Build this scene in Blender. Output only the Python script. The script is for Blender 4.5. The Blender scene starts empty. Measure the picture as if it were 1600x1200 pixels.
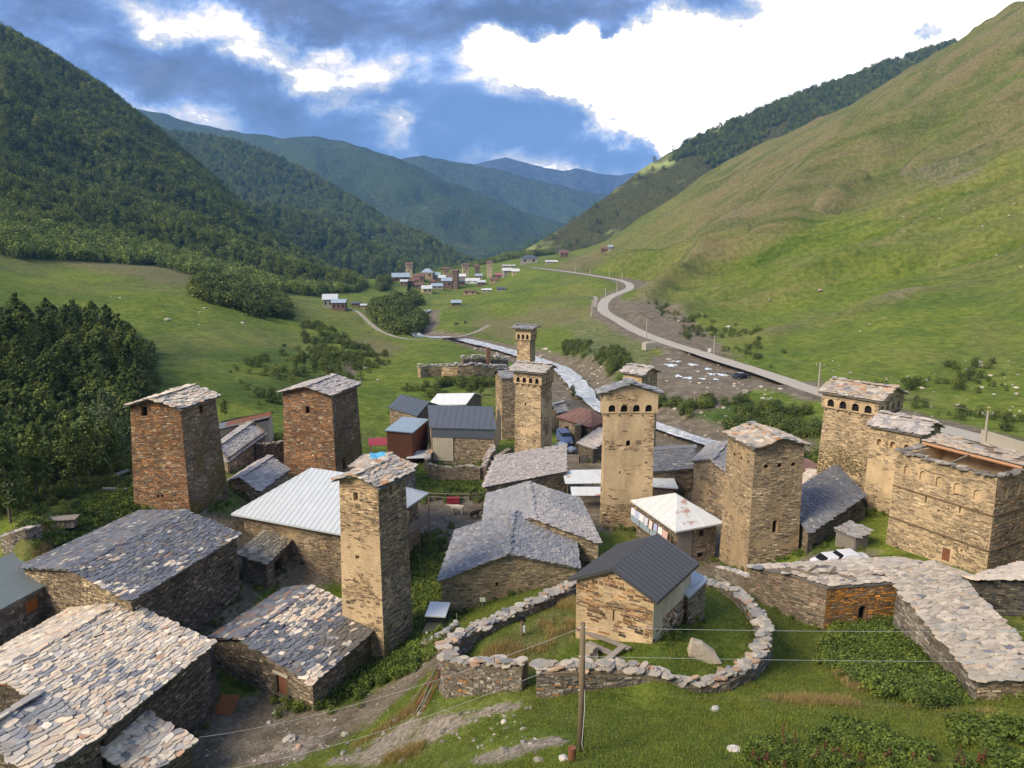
import bpy, math, random
import numpy as np
from mathutils import Vector, Matrix
rnd = random.Random(7)
rng = np.random.default_rng(11)
SC = bpy.context.scene
COL = SC.collection
# ------------------------------------------------------------------ camera
F_PX = 1202.0; PITCH = math.radians(11.3)
CP, SP = math.cos(PITCH), math.sin(PITCH)
cam_d = bpy.data.cameras.new('camera'); cam = bpy.data.objects.new('camera', cam_d); COL.objects.link(cam)
cam.location = (0, 0, 0); cam.rotation_euler = (math.pi/2 - PITCH, 0, 0)
cam_d.sensor_width = 36; cam_d.lens = 36*F_PX/1600; cam_d.clip_start = 0.1; cam_d.clip_end = 40000
SC.camera = cam
# ------------------------------------------------------------------ view, sun
SC.view_settings.view_transform = 'Standard'; SC.view_settings.look = 'None'
SC.view_settings.exposure = 1.22; SC.view_settings.gamma = 1.0; SC.view_settings.use_curve_mapping = False
SUN_DIR = Vector((-0.62, -0.42, 0.62)).normalized()      # towards the sun
sd = bpy.data.lights.new('sun', 'SUN'); sd.energy = 2.4; sd.angle = math.radians(28); sd.color = (1.0, 0.86, 0.65)
so = bpy.data.objects.new('sun', sd); COL.objects.link(so)
so.rotation_euler = SUN_DIR.to_track_quat('Z', 'Y').to_euler()

def ray(px, py):
    X = (px-800)/F_PX; Y = -(py-600)/F_PX
    return Vector((X, CP + Y*SP, -SP + Y*CP))
def PZ(px, py, z):
    r = ray(px, py); t = z/r.z; return r*t
def PD(px, py, d):
    r = ray(px, py); t = d/r.y; return r*t
def proj(x, y, z):
    zc = y*CP - z*SP; yc = y*SP + z*CP
    return 800 + F_PX*x/zc, 600 - F_PX*yc/zc

# ------------------------------------------------------------------ noise
def _h(ix, iy, s):
    n = (ix.astype(np.int64)*374761393 + iy.astype(np.int64)*668265263 + s*1442695041) & 0xffffffff
    n = ((n ^ (n >> 13))*1274126177) & 0xffffffff
    return ((n ^ (n >> 16)) & 0xffff)/65535.0
def vnoise(x, y, s=0):
    x = np.asarray(x, float); y = np.asarray(y, float)
    ix = np.floor(x); iy = np.floor(y); fx = x-ix; fy = y-iy
    fx = fx*fx*(3-2*fx); fy = fy*fy*(3-2*fy)
    a = _h(ix, iy, s); b = _h(ix+1, iy, s); c = _h(ix, iy+1, s); d = _h(ix+1, iy+1, s)
    return (a*(1-fx)+b*fx)*(1-fy) + (c*(1-fx)+d*fx)*fy
def fbm(x, y, o=4, s=0, g=0.5):
    t = 0; a = 1; n = 0
    for k in range(o):
        t = t + a*vnoise(np.asarray(x)*2**k + 17*k, np.asarray(y)*2**k - 9*k, s+k); n += a; a *= g
    return t/n
def sstep(a, b, x):
    t = np.clip((x-a)/(b-a), 0, 1); return t*t*(3-2*t)

# ------------------------------------------------------------------ world sky
W = bpy.data.worlds.new('World'); SC.world = W; W.use_nodes = True
nt = W.node_tree; nt.nodes.clear()
def N(t, ty, **kw):
    n = t.nodes.new(ty)
    for k, v in kw.items(): setattr(n, k, v)
    return n
def mth(t, op, a, b=None, c=None, clamp=False):
    n = t.nodes.new('ShaderNodeMath'); n.operation = op; n.use_clamp = clamp
    for i, v in enumerate((a, b, c)):
        if v is None: continue
        if isinstance(v, (int, float)): n.inputs[i].default_value = v
        else: t.links.new(v, n.inputs[i])
    return n.outputs[0]
def vdot(t, v, w):
    n = t.nodes.new('ShaderNodeVectorMath'); n.operation = 'DOT_PRODUCT'
    t.links.new(v, n.inputs[0]); n.inputs[1].default_value = w
    return n.outputs['Value']
def ramp(t, fac, stops, interp='LINEAR'):
    n = t.nodes.new('ShaderNodeValToRGB'); cr = n.color_ramp; cr.interpolation = interp
    while len(cr.elements) < len(stops): cr.elements.new(0.5)
    for e, (p, c) in zip(cr.elements, stops): e.position = p; e.color = (c[0], c[1], c[2], 1)
    t.links.new(fac, n.inputs[0]); return n.outputs[0]
def mixc(t, fac, a, b, mode='MIX'):
    n = t.nodes.new('ShaderNodeMix'); n.data_type = 'RGBA'; n.blend_type = mode
    for s, v in ((n.inputs[0], fac), (n.inputs[6], a), (n.inputs[7], b)):
        if isinstance(v, (int, float)): s.default_value = v
        elif isinstance(v, tuple): s.default_value = (v[0], v[1], v[2], 1)
        else: t.links.new(v, s)
    return n.outputs[2]
def noise(t, vec, scale, detail=4, rough=0.55, dist=0.0, out=0):
    n = t.nodes.new('ShaderNodeTexNoise'); n.inputs['Scale'].default_value = scale
    n.inputs['Detail'].default_value = detail; n.inputs['Roughness'].default_value = rough
    n.inputs['Distortion'].default_value = dist
    if vec is not None: t.links.new(vec, n.inputs['Vector'])
    return n.outputs[out]
def mapping(t, vec, scale=(1, 1, 1), rot=(0, 0, 0), loc=(0, 0, 0)):
    n = t.nodes.new('ShaderNodeMapping'); n.inputs['Scale'].default_value = scale
    n.inputs['Rotation'].default_value = rot; n.inputs['Location'].default_value = loc
    t.links.new(vec, n.inputs['Vector']); return n.outputs[0]

tc = N(nt, 'ShaderNodeTexCoord'); dirv = tc.outputs['Generated']
# warp the direction a little so that cloud edges billow
wn = noise(nt, dirv, 7.0, 7, 0.62, 0, 1)
vm = N(nt, 'ShaderNodeVectorMath', operation='MULTIPLY_ADD'); nt.links.new(wn, vm.inputs[0]); vm.inputs[1].default_value = (0.22, 0.22, 0.17)
sub = N(nt, 'ShaderNodeVectorMath', operation='SUBTRACT'); nt.links.new(dirv, sub.inputs[0]); sub.inputs[1].default_value = (0.11, 0.11, 0.085)
nt.links.new(sub.outputs[0], vm.inputs[2]); wd = vm.outputs[0]
def blob(px, py, rx, ry, w, rot=0.0, vec=None):
    c = ray(px, py).normalized()
    t1 = Vector((c.y, -c.x, 0)).normalized(); t2 = t1.cross(c).normalized()
    if t2.z < 0: t2 = -t2
    a = math.radians(rot); u = t1*math.cos(a) + t2*math.sin(a); v = -t1*math.sin(a) + t2*math.cos(a)
    sx = rx/F_PX; sy = ry/F_PX
    v_ = vec or wd
    d1 = vdot(nt, v_, tuple(u/sx)); d2 = vdot(nt, v_, tuple(v/sy)); d0 = vdot(nt, v_, tuple(c))
    # u and v are not exactly orthogonal to c after the warp; fine
    q = mth(nt, 'ADD', mth(nt, 'MULTIPLY', d1, d1), mth(nt, 'MULTIPLY', d2, d2))
    e = mth(nt, 'EXPONENT', mth(nt, 'MULTIPLY', q, -1.0))
    return mth(nt, 'MULTIPLY', mth(nt, 'MULTIPLY', e, w), mth(nt, 'GREATER_THAN', d0, 0.0))
nz = noise(nt, mapping(nt, dirv, (1, 1, 2.2)), 3.2, 10, 0.62, 0.35)
nz2 = noise(nt, mapping(nt, dirv, (1, 1, 2.0), loc=(3, 1, 7)), 9.0, 9, 0.68, 0.5)
B = mth(nt, 'ADD', mth(nt, 'MULTIPLY', mth(nt, 'SUBTRACT', nz, 0.5), 2.3), mth(nt, 'MULTIPLY', mth(nt, 'SUBTRACT', nz2, 0.5), 1.7))
B = mth(nt, 'ADD', B, 0.45)
blobs = [(1230, 60, 330, 190, 1.5, 12), (1010, 170, 190, 70, 1.1, -12), (860, 110, 110, 26, 0.9, 0), (1150, 230, 170, 60, 0.6, 20),
         (300, 40, 80, 20, 0.55, -28), (430, 84, 140, 20, 0.66, -12), (560, 105, 85, 22, 0.66, 5), (610, 60, 55, 12, 0.42, 10),
         (590, 195, 75, 14, 0.36, -20), (640, 220, 38, 14, 0.46, -10), (760, 75, 40, 14, 0.4, 0), (560, 150, 30, 12, 0.3, 0), (250, 190, 120, 18, 0.25, -15),
         (90, 25, 130, 25, 0.12, 0), (700, 250, 200, 14, 0.15, -8),
         (430, 18, 160, 30, -0.42, -8), (760, 35, 170, 42, -0.75, 0), (1010, 5, 150, 34, -1.5, 4), (870, 40, 110, 22, -0.5, 0),
         (300, 130, 260, 40, -0.32, -16), (230, 175, 150, 22, 0.22, -12), (700, 110, 60, 18, -0.3, 0), (560, 20, 60, 16, 0.2, 0), (680, 140, 90, 45, -0.45, 0), (830, 175, 95, 45, -0.75, 10), (850, 235, 150, 36, -0.55, -8), (1010, 215, 80, 24, -0.8, -14),
         (930, 225, 110, 34, -0.75, -8), (1010, 232, 80, 24, -0.7, -14), (885, 135, 60, 24, -0.45, 12), (1475, 38, 22, 12, -0.9, 0), (470, 140, 70, 26, -0.4, -10), (480, 190, 120, 22, -0.2, -6), (955, 50, 22, 9, -0.6, 10)]
for b in blobs: B = mth(nt, 'ADD', B, blob(b[0], b[1], b[2]*1.12, b[3]*1.25, b[4]*.80, b[5]))
skyc = ramp(nt, B, [(0.0, (0.060, 0.082, 0.145)), (0.20, (0.076, 0.112, 0.225)), (0.38, (0.100, 0.158, 0.320)), (0.52, (0.165, 0.235, 0.390)),
                    (0.64, (0.255, 0.30, 0.40)), (0.76, (0.355, 0.37, 0.42)), (0.89, (0.50, 0.485, 0.475)), (1.0, (1.5, 1.46, 1.42))])
nz3 = noise(nt, mapping(nt, dirv, (1, 1, 2.6), loc=(5, 2, 1)), 6.0, 8, 0.6, 0.5)
skyc = mixc(nt, 1.0, skyc, ramp(nt, nz3, [(0.3, (0.74, 0.77, 0.82)), (0.5, (1.05, 1.05, 1.04)), (0.66, (1.7, 1.55, 1.42))]), 'MULTIPLY')
# blue saturated clouds towards the right-centre
bl = mth(nt, 'ADD', blob(860, 230, 230, 110, 0.9), blob(640, 150, 120, 60, 0.5))
dark = mth(nt, 'SUBTRACT', 1.0, mth(nt, 'MULTIPLY', B, 1.3), clamp=True)
skyc = mixc(nt, mth(nt, 'MULTIPLY', bl, dark, clamp=True), skyc, (0.085, 0.165, 0.33))
sky = N(nt, 'ShaderNodeTexSky'); sky.sky_type = 'NISHITA'; sky.sun_disc = False
sky.sun_elevation = math.asin(SUN_DIR.z); sky.sun_rotation = math.atan2(SUN_DIR.x, SUN_DIR.y); sky.altitude = 2100
bg1 = N(nt, 'ShaderNodeBackground'); nt.links.new(sky.outputs[0], bg1.inputs[0]); bg1.inputs[1].default_value = 0.06
bg2 = N(nt, 'ShaderNodeBackground'); nt.links.new(skyc, bg2.inputs[0]); bg2.inputs[1].default_value = 1.0
ms = N(nt, 'ShaderNodeMixShader'); ms.inputs[0].default_value = 0.88
nt.links.new(bg1.outputs[0], ms.inputs[1]); nt.links.new(bg2.outputs[0], ms.inputs[2])
wo = N(nt, 'ShaderNodeOutputWorld'); nt.links.new(ms.outputs[0], wo.inputs[0])

# ------------------------------------------------------------------ object helpers
def mesh_obj(name, V, Fc, mat=None, parent=None, smooth=False, cols=None, me_only=False):
    """V (n,3) array, Fc list of tuples or (m,k) array."""
    me = bpy.data.meshes.new(name)
    V = np.asarray(V, dtype=np.float32).reshape(-1, 3)
    if isinstance(Fc, np.ndarray):
        m, k = Fc.shape
        me.vertices.add(len(V)); me.vertices.foreach_set('co', V.ravel())
        me.loops.add(m*k); me.loops.foreach_set('vertex_index', Fc.astype(np.int32).ravel())
        me.polygons.add(m); me.polygons.foreach_set('loop_start', np.arange(m, dtype=np.int32)*k)
        me.polygons.foreach_set('loop_total', np.full(m, k, dtype=np.int32))
        me.update(calc_edges=True); me.validate()
    else:
        me.from_pydata(V.tolist(), [], Fc); me.update()
    me.polygons.foreach_set('use_smooth', np.full(len(me.polygons), bool(smooth)))
    if cols is not None:   # per vertex colours
        at = me.color_attributes.new('Col', 'FLOAT_COLOR', 'POINT')
        c = np.ones((len(V), 4), dtype=np.float32); c[:, :3] = cols
        at.data.foreach_set('color', c.ravel())
    if mat: me.materials.append(mat)
    if me_only: return me
    o = bpy.data.objects.new(name, me); COL.objects.link(o)
    if parent: o.parent = parent
    return o
def inst(name, me, parent, loc, rot=(0, 0, 0), scale=(1, 1, 1), color=None):
    o = bpy.data.objects.new(name, me); COL.objects.link(o)
    if parent: o.parent = parent
    o.location = loc; o.rotation_euler = rot; o.scale = scale
    if color: o.color = (*color, 1)
    return o
def tag(o, label=None, cat=None, group=None, kind=None):
    if label: o['label'] = label
    if cat: o['category'] = cat
    if group: o['group'] = group
    if kind: o['kind'] = kind
    return o
def empty(name, loc, label, cat, group=None, rz=0):
    o = bpy.data.objects.new(name, None); COL.objects.link(o); o.location = loc; o.rotation_euler = (0, 0, rz)
    o.empty_display_size = 0.5
    return tag(o, label, cat, group)
def copy_tree(o, parent=None):
    c = o.copy(); COL.objects.link(c)
    if parent: c.parent = parent
    for ch in list(o.children): copy_tree(ch, c)
    return c

class MB:
    """collects faces for one mesh"""
    def __init__(s): s.v = []; s.f = []; s.c = []
    def add(s, vs, fs, col=None):
        n = len(s.v); s.v += [tuple(x) for x in vs]; s.f += [tuple(i+n for i in q) for q in fs]
        s.c += [col or (1, 1, 1)]*len(vs)
    def box(s, c, sz, rz=0, col=None, ax=None):
        hx, hy, hz = sz[0]/2, sz[1]/2, sz[2]/2
        if ax is None:
            X = Vector((math.cos(rz), math.sin(rz), 0)); Y = Vector((-math.sin(rz), math.cos(rz), 0)); Z = Vector((0, 0, 1))
        else: X, Y, Z = ax
        c = Vector(c)
        vs = [c + X*(hx*a) + Y*(hy*b) + Z*(hz*d) for d in (-1, 1) for a, b in ((-1, -1), (1, -1), (1, 1), (-1, 1))]
        s.add(vs, [(3, 2, 1, 0), (4, 5, 6, 7), (0, 1, 5, 4), (1, 2, 6, 5), (2, 3, 7, 6), (3, 0, 4, 7)], col)
    def beam(s, a, b, w, h=None, col=None):
        a = Vector(a); b = Vector(b); X = (b-a); L = X.length; X.normalize()
        up = Vector((0, 0, 1)) if abs(X.z) < 0.95 else Vector((0, 1, 0))
        Y = up.cross(X).normalized(); Z = X.cross(Y)
        s.box((a+b)/2, (L, w, h or w), ax=(X, Y, Z), col=col)
    def tube(s, pts, rad, seg=6, col=None, cap=True):
        pts = [Vector(p) for p in pts]; rs = rad if hasattr(rad, '__len__') else [rad]*len(pts)
        vs = []; fs = []
        for i, p in enumerate(pts):
            d = (pts[min(i+1, len(pts)-1)] - pts[max(i-1, 0)]).normalized()
            up = Vector((0, 0, 1)) if abs(d.z) < 0.9 else Vector((1, 0, 0))
            a = up.cross(d).normalized(); b = d.cross(a)
            for k in range(seg):
                t = 2*math.pi*k/seg; vs.append(p + a*(rs[i]*math.cos(t)) + b*(rs[i]*math.sin(t)))
        for i in range(len(pts)-1):
            for k in range(seg):
                k2 = (k+1) % seg; fs.append((i*seg+k, i*seg+k2, (i+1)*seg+k2, (i+1)*seg+k))
        if cap: fs += [tuple(range(seg-1, -1, -1)), tuple((len(pts)-1)*seg+k for k in range(seg))]
        s.add(vs, fs, col)
    def prism(s, poly, z0, z1, col=None):
        n = len(poly); vs = [(p[0], p[1], z0) for p in poly] + [(p[0], p[1], z1) for p in poly]
        s.add(vs, [tuple(range(n-1, -1, -1)), tuple(range(n, 2*n))] + [(i, (i+1) % n, (i+1) % n+n, i+n) for i in range(n)], col)
    def build(s, name, mat, parent=None, smooth=False, origin=None):
        V = np.array(s.v, dtype=float)
        if origin is not None: V = V - np.array(origin)
        o = mesh_obj(name, V, s.f, mat, parent, smooth, cols=np.array(s.c))
        return o

# ------------------------------------------------------------------ materials
def new_mat(name, rough=0.85, spec=0.3, metal=0.0):
    m = bpy.data.materials.new(name); m.use_nodes = True; t = m.node_tree
    b = t.nodes['Principled BSDF']; b.inputs['Roughness'].default_value = rough
    b.inputs['Specular IOR Level'].default_value = spec; b.inputs['Metallic'].default_value = metal
    return m, t, b
def bump(t, b, h, strength=0.4, dist=0.05):
    n = t.nodes.new('ShaderNodeBump'); n.inputs['Strength'].default_value = strength; n.inputs['Distance'].default_value = dist
    t.links.new(h, n.inputs['Height']); t.links.new(n.outputs[0], b.inputs['Normal'])
def simple_mat(name, col, rough=0.7, var=0.25, scale=3.0, spec=0.3, metal=0.0, bmp=0.2, rust=None, stretch=(1, 1, 1)):
    m, t, b = new_mat(name, rough, spec, metal)
    geo = t.nodes.new('ShaderNodeNewGeometry')
    v = mapping(t, geo.outputs['Position'], stretch)
    n = noise(t, v, scale, 6, 0.6)
    c = mixc(t, mth(t, 'MULTIPLY', n, 1.0), tuple(x*(1-var) for x in col), tuple(min(1, x*(1+var)) for x in col))
    if rust:
        n2 = noise(t, geo.outputs['Position'], rust[1], 5, 0.6)
        f = mth(t, 'MULTIPLY', mth(t, 'SUBTRACT', n2, rust[2]), 14, clamp=True)
        c = mixc(t, f, c, rust[0])
    t.links.new(c, b.inputs['Base Color'])
    if bmp: bump(t, b, noise(t, v, scale*8, 4, 0.6), bmp, 0.02)
    return m
def attr_mat(name, src='Col', rough=0.8, spec=0.3, var=0.35, scale=6.0, bmp=0.3, bscale=25, dirt=None, zs=1.0):
    """colour comes from the vertex attribute ('Col') or from the object colour ('OBJ')"""
    m, t, b = new_mat(name, rough, spec)
    if src == 'OBJ':
        oi = t.nodes.new('ShaderNodeObjectInfo'); c0 = oi.outputs['Color']
    else:
        at = t.nodes.new('ShaderNodeAttribute'); at.attribute_name = src; c0 = at.outputs['Color']
    geo = t.nodes.new('ShaderNodeNewGeometry'); P = mapping(t, geo.outputs['Position'], (1, 1, zs))
    n = noise(t, P, scale, 5, 0.65)
    k = ramp(t, n, [(0.25, (1-var,)*3), (0.75, (1+var,)*3)])
    c = mixc(t, 1.0, c0, k, 'MULTIPLY')
    if dirt:
        n2 = noise(t, P, dirt[1], 6, 0.65); f = mth(t, 'MULTIPLY', mth(t, 'SUBTRACT', n2, dirt[2]), 9, clamp=True)
        c = mixc(t, mth(t, 'MULTIPLY', f, dirt[3]), c, dirt[0])
    t.links.new(c, b.inputs['Base Color'])
    bump(t, b, noise(t, P, bscale, 5, 0.65), bmp, 0.03)
    return m
# ------------------------------------------------------------------ terrain
# control points: (px, py, 'z'|'d', value)
CT = [
 (350,1180,'z',-35),(450,1120,'z',-35),(560,1080,'z',-35),(100,1190,'z',-35.5),(0,1050,'z',-32),(620,1040,'z',-34.8),
 (700,960,'z',-35),(900,900,'z',-34.8),(480,900,'z',-34),(380,930,'z',-33.4),(700,800,'z',-35),(560,740,'z',-35),(850,720,'z',-35),(950,820,'z',-35),
 (1060,890,'z',-34.6),(1160,900,'z',-34.2),(1100,760,'z',-35),(1260,860,'z',-32),(1300,775,'z',-31),(1540,900,'z',-30),(1590,800,'d',88),(1380,870,'z',-30.6),
 (205,900,'z',-31.8),(30,965,'z',-31.9),(120,960,'z',-32.2),(0,930,'z',-31.0),(290,795,'d',76),(100,830,'d',68),(30,850,'d',62),(0,800,'d',76),(440,725,'z',-31.5),(520,725,'z',-31.5),
 # knoll and camera hill
 (690,1095,'z',-28.2),(760,1085,'z',-27),(860,1085,'z',-26.2),(1000,1095,'z',-25.6),(1100,1095,'z',-26),(1190,1060,'z',-27),(1020,1040,'z',-25),(760,1010,'z',-26.5),
 (900,925,'z',-27.6),(1100,915,'z',-27.3),(1195,985,'z',-28),(900,1150,'z',-22.8),(1200,1150,'z',-22.4),(1590,1150,'z',-23),(1300,1100,'z',-25),(1560,1118,'z',-25.6),
 (1300,1045,'z',-29),(1400,1000,'z',-30),(1250,960,'z',-31),(1480,1080,'z',-28.8),(1545,1092,'z',-28.6),(560,1180,'z',-32.5),(700,1180,'z',-27.5),(640,1110,'z',-31.0),(800,1140,'z',-25),
 (1000,1195,'z',-21),(1400,1195,'z',-21),(800,1195,'z',-22.5),(1340,1005,'z',-30.6),(1210,1010,'z',-29.3),(1590,1000,'z',-29),(1100,1140,'z',-23),(1450,1140,'z',-23.8),
 # forest patch ravine, meadow
 (100,700,'d',110),(150,600,'d',140),(200,560,'d',172),(80,520,'d',190),(300,600,'d',150),(330,520,'d',240),(300,460,'d',310),(100,440,'d',320),(0,400,'d',400),(0,600,'d',120),
 (200,412,'d',450),(350,445,'d',480),(420,500,'d',300),(500,560,'d',210),(450,620,'d',150),(590,600,'z',-36),(700,570,'z',-37),(520,500,'d',360),(530,480,'d',420),(550,455,'d',700),
 (620,545,'z',-42),(760,600,'z',-37.5),(700,527,'z',-45),(680,545,'z',-41),(560,490,'z',-42),(650,500,'z',-47),(665,485,'z',-49),(620,470,'d',560),
 # river and right bank
 (900,600,'z',-40.5),(870,565,'z',-41.5),(780,543,'z',-44),(930,650,'z',-38.5),(1000,640,'z',-37.5),(1100,690,'z',-37.2),(930,560,'z',-37.5),(900,540,'z',-39),(960,520,'z',-35.8),(870,520,'z',-41),
 (800,480,'z',-44),(760,500,'z',-46),(880,470,'z',-40),(720,470,'z',-50),(700,455,'d',760),(640,435,'d',830),(760,440,'d',820),(850,450,'d',560),
 (900,500,'z',-39),(1280,680,'z',-34.6),(1200,640,'z',-35.6),
 # road
 (1590,705,'z',-32.2),(1500,680,'z',-33),(1280,612,'z',-34.6),(1110,557,'z',-35),(1010,525,'z',-35.5),(945,480,'z',-36),(985,450,'z',-35),(900,425,'z',-33.5),(850,419,'z',-35),(1090,585,'z',-36.3),(1060,625,'z',-37),
 # right hill
 (1600,15,'d',950),(1600,200,'d',620),(1600,400,'d',320),(1600,560,'d',185),(1600,640,'d',145),(1480,85,'d',1000),(1400,250,'d',680),(1400,400,'d',370),(1400,500,'d',252),(1350,560,'d',200),
 (1200,240,'d',1080),(1200,300,'d',820),(1200,400,'d',460),(1200,500,'d',300),(1090,300,'d',1080),(1100,400,'d',600),(1080,460,'d',400),(960,380,'d',1000),(1000,420,'d',650),(1040,500,'d',300),(900,405,'d',950),(840,405,'d',950),
 # left mountain
 (0,60,'d',1150),(100,118,'d',1170),(200,185,'d',1200),(300,268,'d',1200),(420,372,'d',1150),(500,425,'d',1080),(560,452,'d',950),(0,250,'d',780),(200,300,'d',850),(350,380,'d',820),(150,360,'d',640),(450,430,'d',800),
 (650,428,'d',1100),(740,420,'d',1150),(800,402,'d',1250),
]
C_az = []; C_lr = []; C_t = []
for px, py, k, v in CT:
    p = PZ(px, py, v) if k == 'z' else PD(px, py, v)
    r = math.hypot(p.x, p.y); C_az.append(math.atan2(p.x, p.y)); C_lr.append(math.log(r)); C_t.append(p.z/r)
def addc(azd, r, t): C_az.append(math.radians(azd)); C_lr.append(math.log(r)); C_t.append(t)
# beyond the crests the ground falls away again
for px, py, d in ((0,110,1500),(200,230,1550),(420,400,1500),(560,460,1300),(1600,60,1400),(1480,130,1400),(1200,290,1450),(960,400,1350),(800,430,1700),(650,450,1500)):
    p = PD(px, py, d); r = math.hypot(p.x, p.y); addc(math.degrees(math.atan2(p.x, p.y)), r, p.z/r)
for azd, r, t in ((0,2,-1.4),(0,5,-1.15),(0,10,-.98),(0,19,-.86),(-25,2,-1.4),(-25,6,-1.15),(-25,14,-.98),(-25,27,-.88),(-33,38,-.84),(25,2,-1.4),(25,5,-1.15),(25,10,-.98),(25,20,-.84),(40,5,-1.1),(40,20,-.8),(40,40,-.60),(-45,5,-1.1),(-45,30,-.8),(-45,60,-.45),(-45,200,-.08),(-45,600,.16),(-45,1200,.24),(-45,1600,.18),
                  (45,100,-.30),(45,250,-.06),(45,500,.14),(45,1000,.26),(45,1500,.2),(-90,5,-.6),(-90,50,-.2),(-90,300,.1),(-90,1000,.22),(-90,1600,.15),(90,5,-.6),(90,50,-.15),(90,300,.15),(90,1000,.25),(90,1600,.18),
                  (179,5,.25),(-179,5,.25),(179,50,.22),(-179,50,.22),(179,400,.2),(-179,400,.2),(179,1500,.15),(-179,1500,.15),(135,100,.1),(-135,100,.1),(135,800,.2),(-135,800,.2)):
    addc(azd, r, t)
C_az = np.array(C_az)*2.2; C_lr = np.array(C_lr); C_t = np.array(C_t)
def _U(d2): return 0.5*d2*np.log(d2 + 1e-9)
_n = len(C_t); _K = _U((C_az[:, None]-C_az[None])**2 + (C_lr[:, None]-C_lr[None])**2) + np.eye(_n)*0.0006
_Pm = np.stack([np.ones(_n), C_az, C_lr], 1)
_A = np.zeros((_n+3, _n+3)); _A[:_n, :_n] = _K; _A[:_n, _n:] = _Pm; _A[_n:, :_n] = _Pm.T
_w = np.linalg.solve(_A, np.concatenate([C_t, np.zeros(3)]))
def base_z(x, y):
    r = np.maximum(np.hypot(x, y), 1.0); az = np.arctan2(x, y)*2.2; lr = np.log(r)
    out = np.empty(az.shape)
    fa = az.ravel(); fl = lr.ravel(); fo = np.empty(fa.shape)
    for i in range(0, len(fa), 20000):
        a = fa[i:i+20000]; l = fl[i:i+20000]
        fo[i:i+20000] = _U((a[:, None]-C_az[None])**2 + (l[:, None]-C_lr[None])**2) @ _w[:_n] + _w[_n] + _w[_n+1]*a + _w[_n+2]*l
    return fo.reshape(az.shape)*r

def poly_dist(x, y, pts):
    """distance to polyline, interpolated z of the nearest point"""
    best = np.full(x.shape, 1e9); bz = np.zeros(x.shape)
    for a, b in zip(pts[:-1], pts[1:]):
        dx, dy = b[0]-a[0], b[1]-a[1]; L2 = dx*dx+dy*dy
        t = np.clip(((x-a[0])*dx + (y-a[1])*dy)/L2, 0, 1)
        d = np.hypot(x-a[0]-t*dx, y-a[1]-t*dy); m = d < best
        best = np.where(m, d, best); bz = np.where(m, a[2]+(b[2]-a[2])*t, bz)
    return best, bz
def pix_line(pts, zs=None):
    out = []
    for p in pts: out.append(tuple(PZ(*p)))
    return out
def dense(pts, n=8):
    """Catmull-Rom"""
    P = [np.array(p, float) for p in pts]; P = [2*P[0]-P[1]] + P + [2*P[-1]-P[-2]]; out = []
    for i in range(1, len(P)-2):
        for k in range(n):
            t = k/n; a, b, c, d = P[i-1:i+3]
            out.append(tuple(0.5*((2*b) + (-a+c)*t + (2*a-5*b+4*c-d)*t*t + (-a+3*b-3*c+d)*t**3)))
    out.append(tuple(P[-2])); return out
ROAD = dense(pix_line([(1700,735,-31.5),(1600,703,-32.2),(1500,677,-33),(1400,650,-33.8),(1280,613,-34.6),(1190,582,-35),(1110,557,-35),(1010,524,-35.6),(965,500,-36),(942,484,-36.2),(950,466,-35.8),(984,450,-35),(972,439,-34.6),(930,431,-34.2),(890,425,-34),(850,420,-35),(830,418,-36)]), 8)
RIVER = dense(pix_line([(1250,715,-36.6),(1150,697,-36.9),(1100,690,-37.2),(1010,660,-38),(940,640,-39),(905,605,-40.5),(885,582,-41.2),(850,566,-42),(800,550,-43.2),(750,537,-44.4),(705,528,-45.2),(660,526,-46.2),(645,518,-47),(656,505,-48),(658,492,-49),(668,484,-50)]), 8)
PATH = dense(pix_line([(545,482,-41.5),(560,488,-42),(580,507,-42.5),(600,520,-43),(630,529,-43.6),(665,531,-44),(700,529,-44),(740,520,-45),(765,508,-46)]), 6)
TRACK = dense(pix_line([(940,480,-36.3),(928,478,-37),(930,464,-37.5),(910,462,-40),(870,460,-43),(810,469,-46),(760,478,-48)]), 6)
LANE = dense(pix_line([(300,1190,-35.2),(400,1165,-35),(480,1150,-34.8),(560,1110,-34.6),(640,1060,-34.4),(690,1010,-34.6)]), 6)
FOOT = dense(pix_line([(550,592,-36),(548,575,-36.5),(540,560,-37),(525,550,-37)]), 6)
def hit0(px, py, d0=150, d1=1500):
    r = ray(px, py); t = np.geomspace(d0, d1, 260); g = base_z(r.x*t/r.y, t); i = int(np.argmax(r.z*t/r.y < g)); return (r.x*t[i]/r.y, t[i], g[i])
RIBS = [(dense([hit0(*p) for p in ((1640,72),(1600,98),(1480,165),(1350,245),(1200,335),(1080,395),(1000,420))], 4), 30, 26.),
        (dense([hit0(*p) for p in ((1600,52),(1450,142),(1300,232),(1150,318),(1020,388))], 4), 26, -26.),
        (dense([hit0(*p) for p in ((1600,130),(1450,215),(1300,305),(1180,375),(1080,425))], 4), 18, -14.),
        (dense([hit0(*p) for p in ((1600,160),(1450,240),(1320,320),(1190,400),(1060,450))], 4), 18, 12.),
        (dense([hit0(*p) for p in ((1600,205),(1450,262),(1300,330),(1150,410),(1060,450),(1000,470))], 4), 10, 7.),
        (dense([hit0(*p) for p in ((1600,322),(1430,375),(1280,425),(1120,470),(1060,480))], 4), 7, 4.5),
        (dense([hit0(*p) for p in ((1600,345),(1450,395),(1300,445),(1130,490))], 4), 6, -3.5),
        (dense([hit0(*p) for p in ((1600,420),(1450,450),(1300,500),(1190,530))], 4), 6, 2.4)]
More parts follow.
